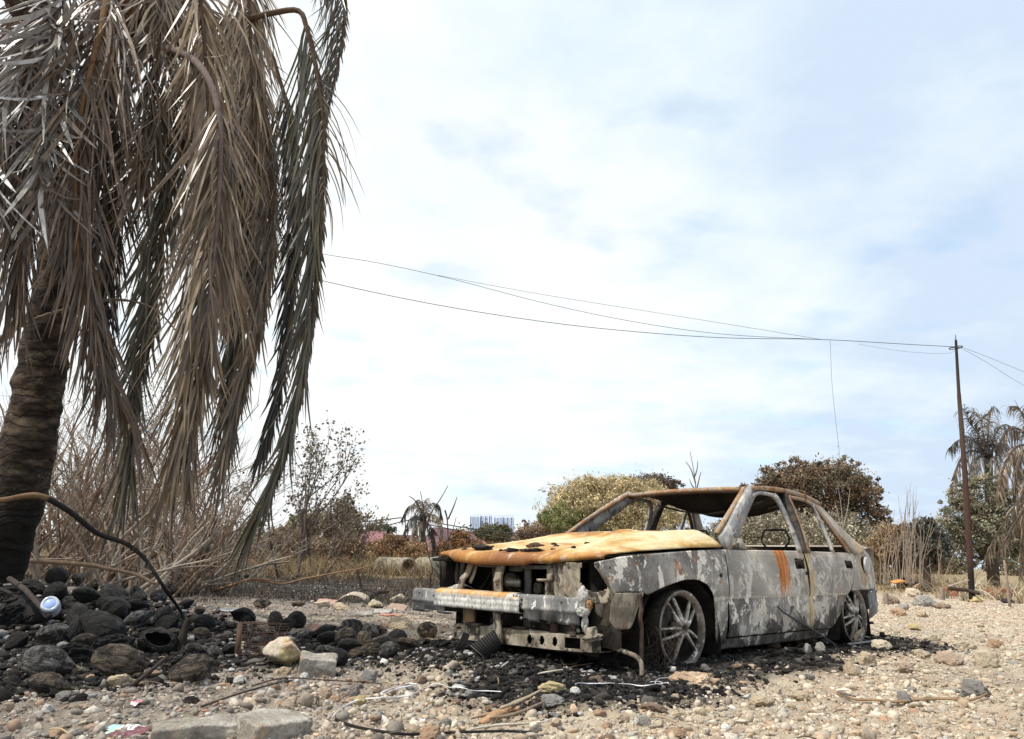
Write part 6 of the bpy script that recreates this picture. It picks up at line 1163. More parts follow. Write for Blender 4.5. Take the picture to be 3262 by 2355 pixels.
tree('scorched_bush', 640, 27, [(640, 1210, 60, 34), (590, 1215, 50, 28)], 3600, .20, [(.16, .115, .08), (.12, .09, .065), (.21, .16, .11)], 'dull brown bush behind the thicket, left of the sparse tree', 45, .06, cat='bush', per=16, clump=.13)
tree('scorched_tree', 2190, 25, [(2175, 1105, 55, 55), (2130, 1150, 50, 50), (2220, 1140, 60, 60), (2170, 1190, 80, 46), (2260, 1190, 60, 50), (2120, 1100, 28, 30), (2190, 1065, 34, 30)], 9000, .20, GRN + BRG[:3], 'grey-green wilting tree behind the iron pole', 46, .14, per=20, clump=.10, shell=.4, droop=.8)
tree('scorched_tree', 2045, 22, [(2045, 1185, 26, 42), (2070, 1205, 30, 40), (2035, 1215, 26, 30), (2055, 1160, 16, 20)], 3400, .17, [(.05, .05, .042), (.085, .085, .07), (.13, .135, .115), (.035, .033, .03)], 'dark wilted tree with grey drooping leaves left of the iron pole', 47, .10, per=18, clump=.13, droop=1.2)
tree('scorched_bush', 1985, 24, [(1985, 1195, 40, 34), (1960, 1215, 40, 30), (2010, 1215, 30, 30)], 3000, .18, [(.24, .165, .095), (.17, .12, .075), (.30, .22, .13), (.12, .09, .06)], 'brown dried bush right behind the tail of the car', 48, .06, cat='bush', per=16, clump=.14)
# far-off wood closing the horizon: one mass nobody could count
mb = MB(); rw = np.random.default_rng(99); bl_ = []
for i in range(120):
    xx = -95 + 190 * i / 119; yy_ = 88 + rw.uniform(-8, 8); hh = rw.uniform(1.2, 2.6); bl_.append((xx, yy_, hh * .6, 2.6, 2.0, hh))
leaf_cloud(mb, bl_, 60000, .55, np.array([(.16, .12, .08), (.12, .11, .07), (.20, .15, .10), (.10, .085, .06), (.14, .15, .08)]), 98, .2, 14, .2)
tag(mb.build('far_wood', M_LEAF), kind='stuff')
# thin leafy tree and bare saplings
def sparse(fx, Y, h, seed, label, stems=4, leaf=.07, nleaf=9, col=(.13, .10, .085), pal=((.20, .165, .125), (.27, .225, .175), (.15, .125, .09)), spread=.45, lev=3, name='sparse_tree'):
    b = base_at(fx, Y); root = empty(name, b); tag(root, label, 'tree'); r = np.random.default_rng(seed); mb = MB(); tips = []
    for k in range(stems):
        a = r.uniform(0, 6.28); branch_tree(mb, np.array([math.cos(a) * .2, math.sin(a) * .2, -.1]), nrm(np.array([math.cos(a) * .35, math.sin(a) * .35, 1])), h * r.uniform(.45, .55), h * .010, lev, r, np.array(col), spread, 5, .18, (3, 5), tips, .10)
    mb.build('trunk', M_TWIG, root)
    if nleaf:
        T = np.repeat(np.array(tips), nleaf, 0); m = len(T); P = T + r.normal(size=(m, 3)) * h * .022; a = nrm(r.normal(size=(m, 3)) + np.array([0, 0, -.5])); bb = nrm(np.cross(a, r.normal(size=(m, 3)))); s = leaf * r.uniform(.6, 1.3, m)[:, None]
        V = np.stack([P, P + (a * .5 + bb * .3) * s, P + a * s, P + (a * .5 - bb * .3) * s], 1); lm = MB(); c = np.array(pal)[r.integers(0, len(pal), m)] * r.uniform(.8, 1.2, m)[:, None]; lm.add(V.reshape(-1, 3), np.arange(m * 4).reshape(-1, 4), np.repeat(c, 4, 0)); lm.build('crown', M_LEAF, root)
    return root
sparse(705, 24, 3.3, 801, 'thin sparse tree with brown leaves right of the hanging fronds', 5, .10, 4, lev=3)
sparse(640, 21, 4.3, 802, 'taller sparse tree half hidden behind the rightmost palm frond', 4, .10, 4, lev=3)
sparse(778, 27, 2.7, 803, 'small sparse tree over the cone-shaped tree', 3, .11, 4, lev=3)
sparse(145, 16, 5.0, 804, 'spindly dead tree with lacy twigs right of the palm trunk', 3, .06, 4, lev=3)
def sapling(fx, Y, pts_list, label, r0=.03, col=(.16, .13, .11)):
    mb = MB(); b = base_at(fx, Y)
    for pl in pts_list: q = np.array([at(x, y, Y) for x, y in pl]); add_tube(mb, resample(q, 4 * len(q)), np.linspace(r0, r0 * .3, 4 * len(q)), 5, col, cap=False)
    tag(mb.build('bare_sapling', M_TWIG), label, 'sapling')
sapling(1540, 40, [[(1545, 1230), (1543, 1150), (1541, 1090), (1537, 1050), (1528, 1000)], [(1541, 1090), (1548, 1060), (1552, 1045)], [(1540, 1070), (1530, 1040), (1518, 1022)], [(1538, 1055), (1543, 1040), (1545, 1020)], [(1541, 1085), (1532, 1075), (1526, 1060)]], 'bare leafless sapling behind the car windscreen', .045)
sapling(955, 11.5, [[(951, 1310), (953, 1275), (958, 1262), (948, 1225), (940, 1180), (937, 1130), (933, 1100), (930, 1088)], [(958, 1262), (968, 1240), (985, 1205), (1000, 1180), (1010, 1145)], [(941, 1175), (955, 1135), (975, 1105), (992, 1075)], [(938, 1140), (920, 1110), (905, 1098)], [(985, 1130), (990, 1150), (992, 1190), (992, 1230)], [(992, 1150), (1005, 1120), (1012, 1100)]], 'dark bare sapling standing left of the car hood', .014, (.07, .055, .045))
r3 = np.random.default_rng(77)
for i, (fx, Y, n, top) in enumerate([(2010, 17, 15, 1065), (1985, 18, 9, 1120), (2035, 19, 9, 1130), (1960, 16, 7, 1150), (2075, 18, 6, 1180)]):
    pl = []
    for k in range(n):
        x0 = fx + r3.normal(0, 7); dx = r3.normal(4, 16); t_ = top + abs(r3.normal(0, 45)); pl.append([(x0, 1292), (x0 + dx * .25 + r3.normal(0, 3), 1292 + (t_ - 1292) * .35), (x0 + dx * .6 + r3.normal(0, 4), 1292 + (t_ - 1292) * .7), (x0 + dx, t_)])
        if k % 2 == 0: pl.append([(x0 + dx * .6, 1292 + (t_ - 1292) * .7), (x0 + dx * .6 + r3.normal(0, 12), 1292 + (t_ - 1292) * .86)])
    sapling(fx, Y, pl, ['tallest clump of bare upright stems between the car tail and the pole', 'clump of bare stems just left of the tallest clump', 'clump of bare stems just right of the tallest clump', 'thin bare stems nearest the car tail', 'thin bare stems in front of the dark wilted tree'][i], .009, (.30, .24, .19))
sapling(1865, 26, [[(1868, 1230), (1866, 1170), (1862, 1120), (1855, 1075)], [(1866, 1170), (1876, 1130), (1882, 1080)], [(1868, 1200), (1858, 1150), (1848, 1110)]], 'pale bare stems in front of the broad brown tree', .02, (.36, .31, .26))
# palms in the distance and at the right edge
def small_palm(fx, Y, trunkF, crownF, fr, label, pal, seed, L, n=34, rr=.12, wd=.04, name='coconut_palm', cat='palm tree'):
    b = base_at(fx, Y); root = empty(name, b); tag(root, label, cat); r = np.random.default_rng(seed)
    q = np.array([at(x, y, Y) for x, y in trunkF]) - b; q[0, 2] = -.1; tm = MB(); add_tube(tm, resample(q, 20), np.linspace(rr * 1.2, rr * .8, 20), 10, (.09, .075, .06)); tm.build('trunk', M_TWIG, root, True)
    cb = MB(); v, f = ICO[2]; cb.add(v * (1 + .4 * fbm(v * 3, 2, seed))[:, None] * rr * 1.3 + at(*crownF, Y) - b, f, (.035, .03, .027)); cb.build('crown', M_TWIG, root)
    for i, pts_ in enumerate(fr):
        P = np.array([at(x, y, Y + dy) for x, y, dy in pts_]) - b
        lm, rm = frond_mesh(P, .12, L, pal if isinstance(pal, str) else pal[i % len(pal)], np.array([r.normal() * .3, -1, .4]), int(n * 1.5), (50, 26), .55, wd * .85, .05, (1, 1), (rr * .2, rr * .06), .7, .2, (.09, .07, .055), seed * 31 + i, 24); fo = lm.build('frond', M_FROND, root); rm.build('rachis', M_TWIG, fo)
small_palm(935, 38, [(935, 1275), (936, 1220), (937, 1180), (938, 1150)], (938, 1148), [[(938, 1150, 0), (925, 1125, .3), (905, 1122, .5), (890, 1150, .6)], [(938, 1150, 0), (935, 1118, 0), (925, 1108, -.3), (912, 1120, -.4)], [(938, 1150, 0), (950, 1120, .2), (968, 1118, .3), (978, 1145, .4)], [(938, 1150, 0), (955, 1140, -.3), (972, 1150, -.5), (980, 1185, -.6)], [(938, 1150, 0), (915, 1145, -.3), (900, 1165, -.5), (893, 1205, -.5)], [(938, 1150, 0), (925, 1165, -.4), (915, 1195, -.5), (912, 1225, -.5)], [(938, 1150, 0), (950, 1165, .2), (960, 1195, .3), (962, 1225, .3)], [(938, 1150, 0), (940, 1130, .5), (945, 1105, .8)]], 'small burnt coconut palm in front of the pink-roofed house', ['dark', 'mid'], 61, .62, 30, .13, .05)
small_palm(2185, 27, [(2200, 1290), (2195, 1200), (2190, 1100), (2186, 1010)], (2185, 1005), [[(2185, 1005, 0), (2165, 960, 0), (2145, 935, 0), (2135, 905, 0)], [(2185, 1005, 0), (2188, 950, .2), (2192, 915, .3), (2200, 900, .5)], [(2185, 1005, 0), (2205, 960, .2), (2225, 940, .3), (2250, 955, .4)], [(2185, 1005, 0), (2150, 970, -.3), (2122, 975, -.5), (2105, 990, -.5)], [(2185, 1005, 0), (2145, 1000, -.3), (2120, 1035, -.5), (2105, 1085, -.6)], [(2185, 1005, 0), (2160, 1020, -.4), (2150, 1060, -.6), (2148, 1090, -.6)], [(2185, 1005, 0), (2215, 985, -.2), (2240, 1005, -.3), (2255, 1050, -.3)], [(2185, 1005, 0), (2175, 950, .6), (2170, 925, .9), (2155, 910, 1.1)], [(2185, 1005, 0), (2205, 1020, -.3), (2215, 1060, -.4), (2218, 1100, -.4)]], 'singed coconut palm just right of the iron pole top', ['dark', 'mid', 'silver'], 62, .75, 36, .16, .045)
small_palm(2290, 20, [(2310, 1290), (2305, 1200), (2298, 1100), (2290, 985)], (2290, 985), [[(2290, 985, 0), (2270, 930, 0), (2255, 905, 0), (2240, 900, 0)], [(2290, 985, 0), (2255, 950, 0), (2225, 960, -.2), (2205, 1000, -.3)], [(2290, 985, 0), (2250, 990, -.3), (2225, 1030, -.4), (2212, 1090, -.5)], [(2290, 985, 0), (2262, 1010, -.4), (2250, 1060, -.5), (2245, 1120, -.5)], [(2290, 985, 0), (2275, 1040, -.5), (2270, 1100, -.6), (2268, 1160, -.6)], [(2290, 985, 0), (2310, 940, 0), (2340, 950, 0), (2360, 1000, 0)], [(2290, 985, 0), (2265, 1090, -.8), (2225, 1150, -1.0), (2185, 1225, -1.1)], [(2290, 985, 0), (2280, 1095, -.9), (2245, 1160, -1.1), (2215, 1215, -1.2)], [(2290, 985, 0), (2268, 1130, -1.0), (2262, 1200, -1.2), (2258, 1270, -1.2)]], 'brown-fronded coconut palm cut by the right edge', ['mid', 'brown', 'tan'], 63, .62, 44, .15, .036)
# dried leafy clumps on the right
for i, (fx, Y, n) in enumerate([(2085, 17.5, 26), (2125, 16.5, 30), (2205, 17, 34), (2245, 15.5, 30), (2265, 16.5, 26), (2165, 18, 22)]):
    p = base_at(fx, Y); a = r3.uniform(0, .22, n); th = r3.uniform(0, 6.28, n); x = p[0] + a * np.cos(th); y = p[1] + a * np.sin(th)
    o = blades('dried_plant', M_GRASS, x, y, r3.uniform(.35, .75, n), r3.uniform(.02, .045, n), r3.uniform(.5, 1.5, n), np.array([(.55, .47, .33), (.44, .35, .22), (.34, .25, .15), (.62, .56, .45)]), r3.uniform(.7, 1.1, n), bend=.8, kind=None, seg=5)
    tag(o, ['dried long-leaved plant nearest the car, left of the iron pole', 'pale dried long-leaved plant right at the iron pole', 'dried long-leaved plant right of the iron pole', 'dried long-leaved plant beside the thin stake', 'dried long-leaved plant at the right edge', 'small dried long-leaved plant beyond the iron pole'][i], 'plant', 'dried plants at the edge of the clearing')
# iron pole, its ring, wires
Yp = 13.6; pb = ground(3097 / FS, 1918 / FS); Yp = pb[1]; pole = empty('iron_pole', pb); tag(pole, 'tall thin rusty iron pole carrying overhead wires at the right', 'pole')
q = resample([at(3098 / FS, 1925 / FS, Yp), at(3088 / FS, 1750 / FS, Yp), at(3077 / FS, 1560 / FS, Yp), at(3066 / FS, 1400 / FS, Yp), at(3055 / FS, 1260 / FS, Yp), at(3045 / FS, 1084 / FS, Yp)], 60) - pb; t = np.linspace(0, 1, 60)
cc = np.stack([np.interp(t, [0, .12, .16, .5, .7, 1], a) for a in ([.025, .025, .07, .075, .09, .03], [.021, .021, .038, .046, .068, .026], [.02, .02, .032, .038, .055, .024])], 1)
mb = MB(); v, f, t3 = tube(q, np.interp(t, [0, .70, .705, .80, .805, 1], [.060, .048, .043, .040, .035, .026]), 14); mb.add(v, f, np.concatenate([np.repeat(cc, 14, 0), cc[:1], cc[-1:]])); mb.f.append(t3); mb.build('shaft', M_RUSTPOLE if 'M_RUSTPOLE' in globals() else M_STONE, pole, True)
top = at(3045 / FS, 1108 / FS, Yp) - pb
mb = MB(); a = np.linspace(0, 6.283, 30); add_tube(mb, np.stack([top[0] + .13 * np.cos(a), top[1] + .13 * np.sin(a), top[2] + 0 * a + .01 * np.cos(a)], 1), .010, 5, (.04, .035, .032)); add_tube(mb, [top - np.array([.13, 0, 0]), top + np.array([.13, 0, 0])], .010, 5, (.04, .035, .03)); mb.build('wire_ring', M_WIRE, pole)
mb = MB(); add_tube(mb, [at(3045 / FS, 1090 / FS, Yp) - pb, at(3044 / FS, 1066 / FS, Yp) - pb], [.012, .005], 6, (.03, .03, .03)); mb.build('spike', M_WIRE, pole)
def wire(pl, label, r=.006, col=(.05, .05, .055), cat='wire'):
    q = np.array([at(x, y, Y) for x, y, Y in pl]); mb = MB(); n = 14 * len(pl); add_tube(mb, resample(q, n), r, 4, col, cap=False); tag(mb.build('overhead_wire', M_WIRE), label, cat, 'overhead wires')
Ye = Yp
wire([(2110, 768, Ye), (2000, 762, Ye - .1), (1820, 752, Ye - .3), (1600, 748, Ye - .5), (1400, 734, Ye - .8), (1200, 712, Ye - 1), (950, 672, Ye - 1.3), (695, 617, Ye - 1.7), (500, 560, Ye - 2), (250, 480, Ye - 2.3), (-100, 350, Ye - 2.8)], 'lowest and thickest wire, sagging from the iron pole to the palm', .0065)
wire([(1820, 752, Ye - .3), (1600, 740, Ye - .5), (1400, 712, Ye - .8), (1200, 670, Ye - 1), (1000, 618, Ye - 1.3), (840, 583, Ye - 1.5), (700, 560, Ye - 1.7), (500, 520, Ye - 2), (200, 440, Ye - 2.4), (-100, 340, Ye - 2.8)], 'upper sagging wire meeting the lowest one left of the pole', .0050)
wire([(1820, 752, Ye - .3), (1500, 700, Ye - .6), (1200, 652, Ye - 1), (970, 610, Ye - 1.3)], 'straight taut wire above the two sagging ones', .0038)
wire([(1838, 754, Ye - .3), (1842, 850, Ye - .3), (1850, 930, Ye - .3), (1858, 1000, Ye - .3), (1868, 1100, Ye - .3), (1878, 1215, Ye - .3)], 'thin wire hanging straight down from the overhead wires', .0032)
wire([(2122, 768, Ye), (2180, 800, Ye + .3), (2240, 838, Ye + .6), (2300, 872, Ye + 1)], 'lower of the two wires leaving the pole to the right edge', .004)
wire([(2122, 766, Ye), (2200, 796, Ye + .4), (2310, 842, Ye + 1)], 'upper of the two wires leaving the pole to the right edge', .004)
wire([(2118, 775, Ye), (2090, 783, Ye - .1), (2000, 778, Ye - .2), (1900, 762, Ye - .25)], 'slack thin loop of wire just left of the pole top', .0025)
# poles and cables by the houses
Yh = 42
def upole(pl, label, r=.12):
    b = base_at(pl[0][0], Yh); q = np.array([at(x, y, Yh) for x, y in pl]) - b; q[0, 2] = -.2; root = empty('utility_pole', b); tag(root, label, 'utility pole', 'concrete poles by the houses'); mb = MB(); add_tube(mb, resample(q, 12), np.linspace(r, r * .7, 12), 8, (.22, .22, .21)); mb.build('shaft', M_PAINTED, root)
    mb = MB(); add_box(mb, (-.05, -.35, -.12), (.05, .35, -.04), (.2, .2, .2), None, q[-1]); add_tube(mb, [q[-1] + np.array([0, -.3, -.05]), q[-1] + np.array([0, -.3, .1])], .04, 6, (.3, .3, .3)); mb.build('bracket', M_PAINTED, root)
upole([(911, 1262), (914, 1200), (921, 1140)], 'grey concrete utility pole left of the small burnt palm', .15); upole([(930, 1262), (931, 1200), (932, 1145)], 'second, straighter concrete pole behind the small burnt palm', .13)
def cable(pl, label): wire([(x, y, Yh) for x, y in pl], label, .028, (.06, .06, .06), 'cable')
cable([(760, 1160), (800, 1156), (850, 1151), (893, 1147), (897, 1160), (898, 1190), (899, 1225)], 'black cable from the left ending in a drop by the utility pole'); cable([(760, 1178), (830, 1170), (921, 1150), (990, 1162), (1060, 1173), (1130, 1180), (1300, 1186)], 'black cable sagging across the apartment towers'); cable([(921, 1156), (1000, 1172), (1080, 1186), (1160, 1198)], 'thin lower cable right of the utility poles')
# houses
def corr(mb, A, B, Cc_, D, n, col): pass
def house(fx, Y, wF, wallF, ridgeF, label, roofcol, wallcol, gable='front', rz=0.0, depth=6.0, door=True):
    b = base_at(fx, Y); k = FS / FPX * Y; root = empty('house', b, rz); tag(root, label, 'house'); w_ = wF * k / 2; hw = wallF * k; hr = ridgeF * k
    mb = MB(); V = [(-w_, 0, 0), (w_, 0, 0), (w_, depth, 0), (-w_, depth, 0), (-w_, 0, hw), (w_, 0, hw), (w_, depth, hw), (-w_, depth, hw)]; mb.add(V, [[0, 1, 5, 4], [1, 2, 6, 5], [2, 3, 7, 6], [3, 0, 4, 7]], wallcol)
    if gable == 'front': mb.add([(-w_, 0, hw), (w_, 0, hw), (0, 0, hr), (-w_, depth, hw), (w_, depth, hw), (0, depth, hr)], [[0, 1, 2], [4, 3, 5]], wallcol)
    else: mb.add([(-w_, 0, hw), (-w_, depth, hw), (-w_, depth / 2, hr), (w_, 0, hw), (w_, depth, hw), (w_, depth / 2, hr)], [[1, 0, 2], [3, 4, 5]], wallcol)
    mb.build('wall', M_PAINTED, root); rm = MB(); o_ = .5
    def sheet(p00, p10, p11, p01, n):
        p00, p10, p11, p01 = map(np.array, (p00, p10, p11, p01)); s = np.linspace(0, 1, n)[:, None]; a = p00 + (p10 - p00) * s; c = p01 + (p11 - p01) * s; up_ = np.array([0, 0, .05]) * (np.arange(n) % 2)[:, None]; add_grid(rm, np.stack([a + up_, c + up_], 1), roofcol)
    if gable == 'front':
        sl = (hr - hw) / w_
        for s in (-1, 1): sheet((s * (w_ + o_), -o_, hw - sl * o_ + .06), (s * (w_ + o_), depth + o_, hw - sl * o_ + .06), (0, depth + o_, hr + .06), (0, -o_, hr + .06), 60)
    else:
        sl = (hr - hw) / (depth / 2)
        for y0 in (0, 1): yo = -o_ if y0 == 0 else depth + o_; sheet((-w_ - o_, yo, hw - sl * o_ + .06), (w_ + o_, yo, hw - sl * o_ + .06), (w_ + o_, depth / 2, hr + .06), (-w_ - o_, depth / 2, hr + .06), 80)
    solid(rm.build('roof', M_PAINTED, root), .05)
    for x0 in (-.55, .35):
        fm = MB(); add_box(fm, (x0 * w_, -.06, hw * .35), (x0 * w_ + 1.0, .02, hw * .8), (.5, .5, .48)); fr_ = fm.build('window', M_PAINTED, root); pm = MB(); add_box(pm, (x0 * w_ + .07, -.08, hw * .35 + .07), (x0 * w_ + .93, -.06, hw * .8 - .07), (.03, .035, .04)); pm.build('pane', M_WIRE, fr_)
    if door: dm = MB(); add_box(dm, (-.1 * w_, -.06, 0), (-.1 * w_ + .9, .02, min(2.0, hw * .85)), (.10, .06, .04)); dm.build('door', M_PAINTED, root)
PINK = (.15, .09, .10)
house(962, 62, 62, 40, 76, 'house with a dark gable and pink corrugated roof behind the small palm', PINK, (.20, .13, .12), 'front', -.35, 7)
house(905, 57, 96, 34, 62, 'long low house with a pinkish roof left of the gabled one', (.17, .10, .108), (.13, .105, .095), 'side', .1, 6)
house(812, 70, 50, 44, 66, 'distant house with a bright pink roof left of the other houses', (.29, .145, .155), (.36, .35, .33), 'side', .15, 6)
house(770, 74, 40, 40, 64, 'distant house with a dark red roof beside the cone-shaped tree', (.30, .10, .10), (.40, .35, .33), 'side', -.2, 6)
house(1045, 72, 34, 36, 56, 'distant house with a bright pink roof right of the small palm', (.28, .13, .15), (.34, .32, .30), 'side', .1, 5)
house(285, 34, 150, 48, 84, 'pale house with a greyish pink roof behind the bare thicket', (.32, .22, .23), (.55, .57, .60), 'side', .05, 6)
# small white shed post by the shrubbery
mb = MB(); b = base_at(805, 37); add_box(mb, (-.28, 0, 0), (.02, .3, 1.1), (.62, .64, .66)); add_box(mb, (.16, .05, 0), (.34, .35, .95), (.5, .53, .56)); add_box(mb, (-.35, -.05, 1.1), (.45, .45, 1.16), (.12, .10, .09)); tag(mb.build('shed', M_PAINTED, None, False, b), 'narrow whitish shed front among the rust-brown shrubbery', 'shed')
# apartment towers far off
def tower():
    Y = 1250; k = FS / FPX * Y; b = base_at(1089, Y); b[2] = 0; root = empty('apartment_towers', b); tag(root, 'pair of far-off blue-grey high-rise apartment blocks on the horizon', 'apartment building')
    for (x0, x1, ytop, dz) in ((1041, 1062, 1143, 0), (1063, 1091, 1141, 6), (1093, 1112, 1145, 3), (1112, 1139, 1144, 9)):
        p0, p1 = at(x0, ytop, Y) - b, at(x1, ytop, Y) - b; w_ = p1[0] - p0[0]; h = p0[2]; mb = MB(); y0 = dz; n = 6; fl = 27
        add_box(mb, (p0[0], y0, 0), (p1[0], y0 + 18, h), (.50, .57, .70)); bl = mb.build('block', M_PAINTED, root); bm = MB()
        for j in range(n + 1): xx = p0[0] + w_ * j / n; add_box(bm, (xx - .35, y0 - .9, 0), (xx + .35, y0, h + .5), (.60, .67, .79))
        bm.build('pier', M_PAINTED, bl); bm = MB()
        for q in range(fl):
            for j in range(n):
                if j % 2: continue
                add_box(bm, (p0[0] + w_ * j / n + .6, y0 - .5, h * (q + .25) / fl), (p0[0] + w_ * (j + 1) / n - .6, y0 - .02, h * (q + .72) / fl), (.27, .34, .47))
        bm.build('window_bays', M_PAINTED, bl); bm = MB()
        for j in range(n): add_box(bm, (p0[0] + w_ * j / n, y0 + 2, h), (p0[0] + w_ * j / n + .5, y0 + 3, h + 2.6), (.5, .58, .7))
        add_box(bm, (p0[0], y0 + 2, h + 2.2), (p1[0], y0 + 3, h + 2.6), (.5, .58, .7)); bm.build('roof_frame', M_PAINTED, bl)
tower()
# concrete pipes in the dry grass
def pipe(cF, rF, Y, dirv, L, label):
    k = FS / FPX * Y; r_ = rF * k; c = at(*cF, Y); d = nrm(np.array(dirv, float)); mb = MB(); prof = [(.80, 0), (1.0, 0), (1.0, .10), (1.0, L / r_), (.80, L / r_), (.80, 0)]; V = MB(); add_lathe(V, np.array(prof) * r_, 40); R = np.array(Vector(d).to_track_quat('Z', 'Y').to_matrix()); V.xf(lambda v: v @ R.T); o = V.build('concrete_pipe', M_PIPE, None, True, (c[0], c[1], float(gz(c[0], c[1])) + r_ * .98)); tag(o, label, 'pipe', 'concrete pipes in the dry grass')
pipe((905, 1256), 19.5, 26.5, (-.60, .80, 0), 2.0, 'weathered concrete pipe with its round open end facing the viewer'); pipe((1010, 1254), 20, 26, (-.75, .66, 0), 1.8, 'concrete pipe half hidden behind the front of the car')
# ---------------------------------------------------------------- litter, rods and scraps
# plastic bottle seen bottom first
g = G('clear_plastic', .12, .5); g.col((.72, .80, .92)); g.b.inputs['Transmission Weight'].default_value = .45; g.b.inputs['Alpha'].default_value = 1
M_PLASTIC = g.m
p = at(*C3(398, 560), 5.02); w_ = 122 / 2.499 / FPX * 5.02; bt = empty('plastic_bottle', p); bt.rotation_euler = (math.radians(62), .15, .25); tag(bt, 'crumpled clear bluish plastic bottle lying on the black coconuts, bottom toward the viewer', 'bottle')
mb = MB(); add_lathe(mb, np.array([(0, .0), (.34, .02), (.42, .10), (.50, .02), (.52, -.1), (.50, -.3), (.54, -.5), (.52, -.9), (.40, -1.15), (.16, -1.35), (.15, -1.5)]) * w_, 32); mb.xf(lambda v: v * (1 + .06 * fbm(v * 30, 2, 3))[:, None]); mb.build('bottle_body', M_PLASTIC, bt, True)
mb = MB(); add_lathe(mb, np.array([(0, .05), (.28, .05), (.31, .02), (.31, -.02)]) * w_, 28); mb.build('bottle_base', attr_mat('blue_plastic', 5, .95, 1.05, 0, rough=.35), bt, True); bpy.data.objects['bottle_base'].data.attributes['Col'].data.foreach_set('color', np.tile([.36, .48, .80, 1], len(bpy.data.objects['bottle_base'].data.vertices)).astype(np.float32))
# white plastic straps
def strap(pl, conv, label, wd=.008):
    q = np.array([gpt(conv(x, y), .022) for x, y in pl]); q = resample(q, 10 * len(q)); zz = gz(q[:, 0], q[:, 1]) + .018; kz = np.ones(15) / 15; zs_ = np.convolve(np.pad(zz, 7, mode='edge'), kz, mode='valid'); q[:, 2] = np.maximum(zs_ + .004, zz - .004); mb = MB(); add_bar(mb, q, wd, .002, np.stack([np.sin(np.arange(len(q)) * .23) * .6, np.cos(np.arange(len(q)) * .23), .5 + 0 * np.arange(len(q))], 1), (.72, .72, .72)); tag(mb.build('plastic_strap', M_PAINTED), label, 'strap', 'white straps on the ground')
strap([(640, 1510), (700, 1440), (850, 1368), (1000, 1352), (1130, 1335), (1270, 1312), (1340, 1285), (1325, 1245), (1250, 1238), (1120, 1275), (1035, 1300), (1060, 1312), (1180, 1262), (1290, 1245)], C4, 'long white plastic strap with a loop, lying on dark gravel', .007)
strap([(1425, 1243), (1520, 1250), (1600, 1264), (1700, 1272), (1820, 1290), (1990, 1302)], C4, 'short white plastic strap right of the looped one', .005)
strap([(840, 366), (870, 352), (960, 362), (1100, 372), (1250, 368), (1400, 372), (1520, 362), (1590, 355)], CB, 'straight white plastic strap in front of the front wheel ash', .006)
strap([(1440, 350), (1500, 340), (1540, 355), (1480, 358), (1530, 320), (1640, 298)], CB, 'tangle of thin white string at the end of the straight strap', .0025)
# snack wrapper, pink scrap, paper
def scrap(name, c, wF, hF, fn, label, seed, cat='litter', lift=.02, tilt=.55, n=26):
    p = ground(*c); k = FS / FPX * p[1]; u = np.linspace(-.5, .5, n); A_, B_ = np.meshgrid(u, u, indexing='ij'); X = A_ * wF * k; Yy = B_ * hF * k / math.sin(tilt) * .6; Zz = .018 * fbm(np.stack([A_ * 3, B_ * 3, 0 * A_ + seed], -1), 3, seed) + Yy * math.tan(tilt) * .5 + lift
    col = fn(A_, B_); mb = MB(); edge = .5 - .10 * (1 + fbm(np.stack([A_ * 9, B_ * 9, 0 * A_ + seed], -1), 2, seed)); ok = (np.abs(A_) < edge) & (np.abs(B_) < edge); kp = ok[:-1, :-1] & ok[1:, 1:]
    add_grid(mb, np.stack([X, Yy, Zz], -1), col, kp); o = mb.build(name, M_WRAP, None, True, (p[0], p[1] + .03, p[2])); o.rotation_euler = (0, 0, rng.uniform(-.3, .3)); solid(o, .001); tag(o, label, cat)
M_WRAP = attr_mat('printed_foil', 30, .85, 1.12, .3, .003, rough=.4)
def wrapcol(A_, B_):
    c = np.tile(np.array([.17, .07, .085]), A_.shape + (1,)); c[(A_ < -.2) & (A_ < B_ * .7 - .08)] = (.35, .60, .58); c[np.abs(A_ + .24 - .5 * B_) < .035] = (.55, .45, .22); c[(np.abs(A_ + .02) < .17) & (B_ > .02) & (B_ < .30)] = (.78, .76, .74)
    bars = (np.floor((A_ + .5) * 62).astype(int) * 7919 % 5 < 2) & (np.abs(A_ + .02) < .13) & (B_ > .05) & (B_ < .25); c[bars] = (.06, .05, .06); c[B_ > .36] = (.62, .66, .66); return c
scrap('snack_wrapper', C3(965, 1625), 104, 42, wrapcol, 'torn maroon and teal foil wrapper with a barcode, bottom left', 5, tilt=.5, n=64)
scrap('pink_scrap', C3(1055, 1395), 26, 16, lambda a, b: np.where((b > -.1)[..., None], np.array([.62, .22, .36]), np.array([.7, .6, .58])), 'small torn pink scrap above the foil wrapper', 6)
for (x, y, wF, hF, lb, s) in ((1820, 628, 60, 12, 'white broken sheet lying on scorched ground behind the coconuts', 7), (850, 425, 26, 8, 'small white scrap behind the coconut heap', 8)): scrap('paper_sheet', C3(x, y), wF, hF, lambda a, b: np.tile(np.array([.52, .51, .48]), a.shape + (1,)), lb, s, tilt=.25)
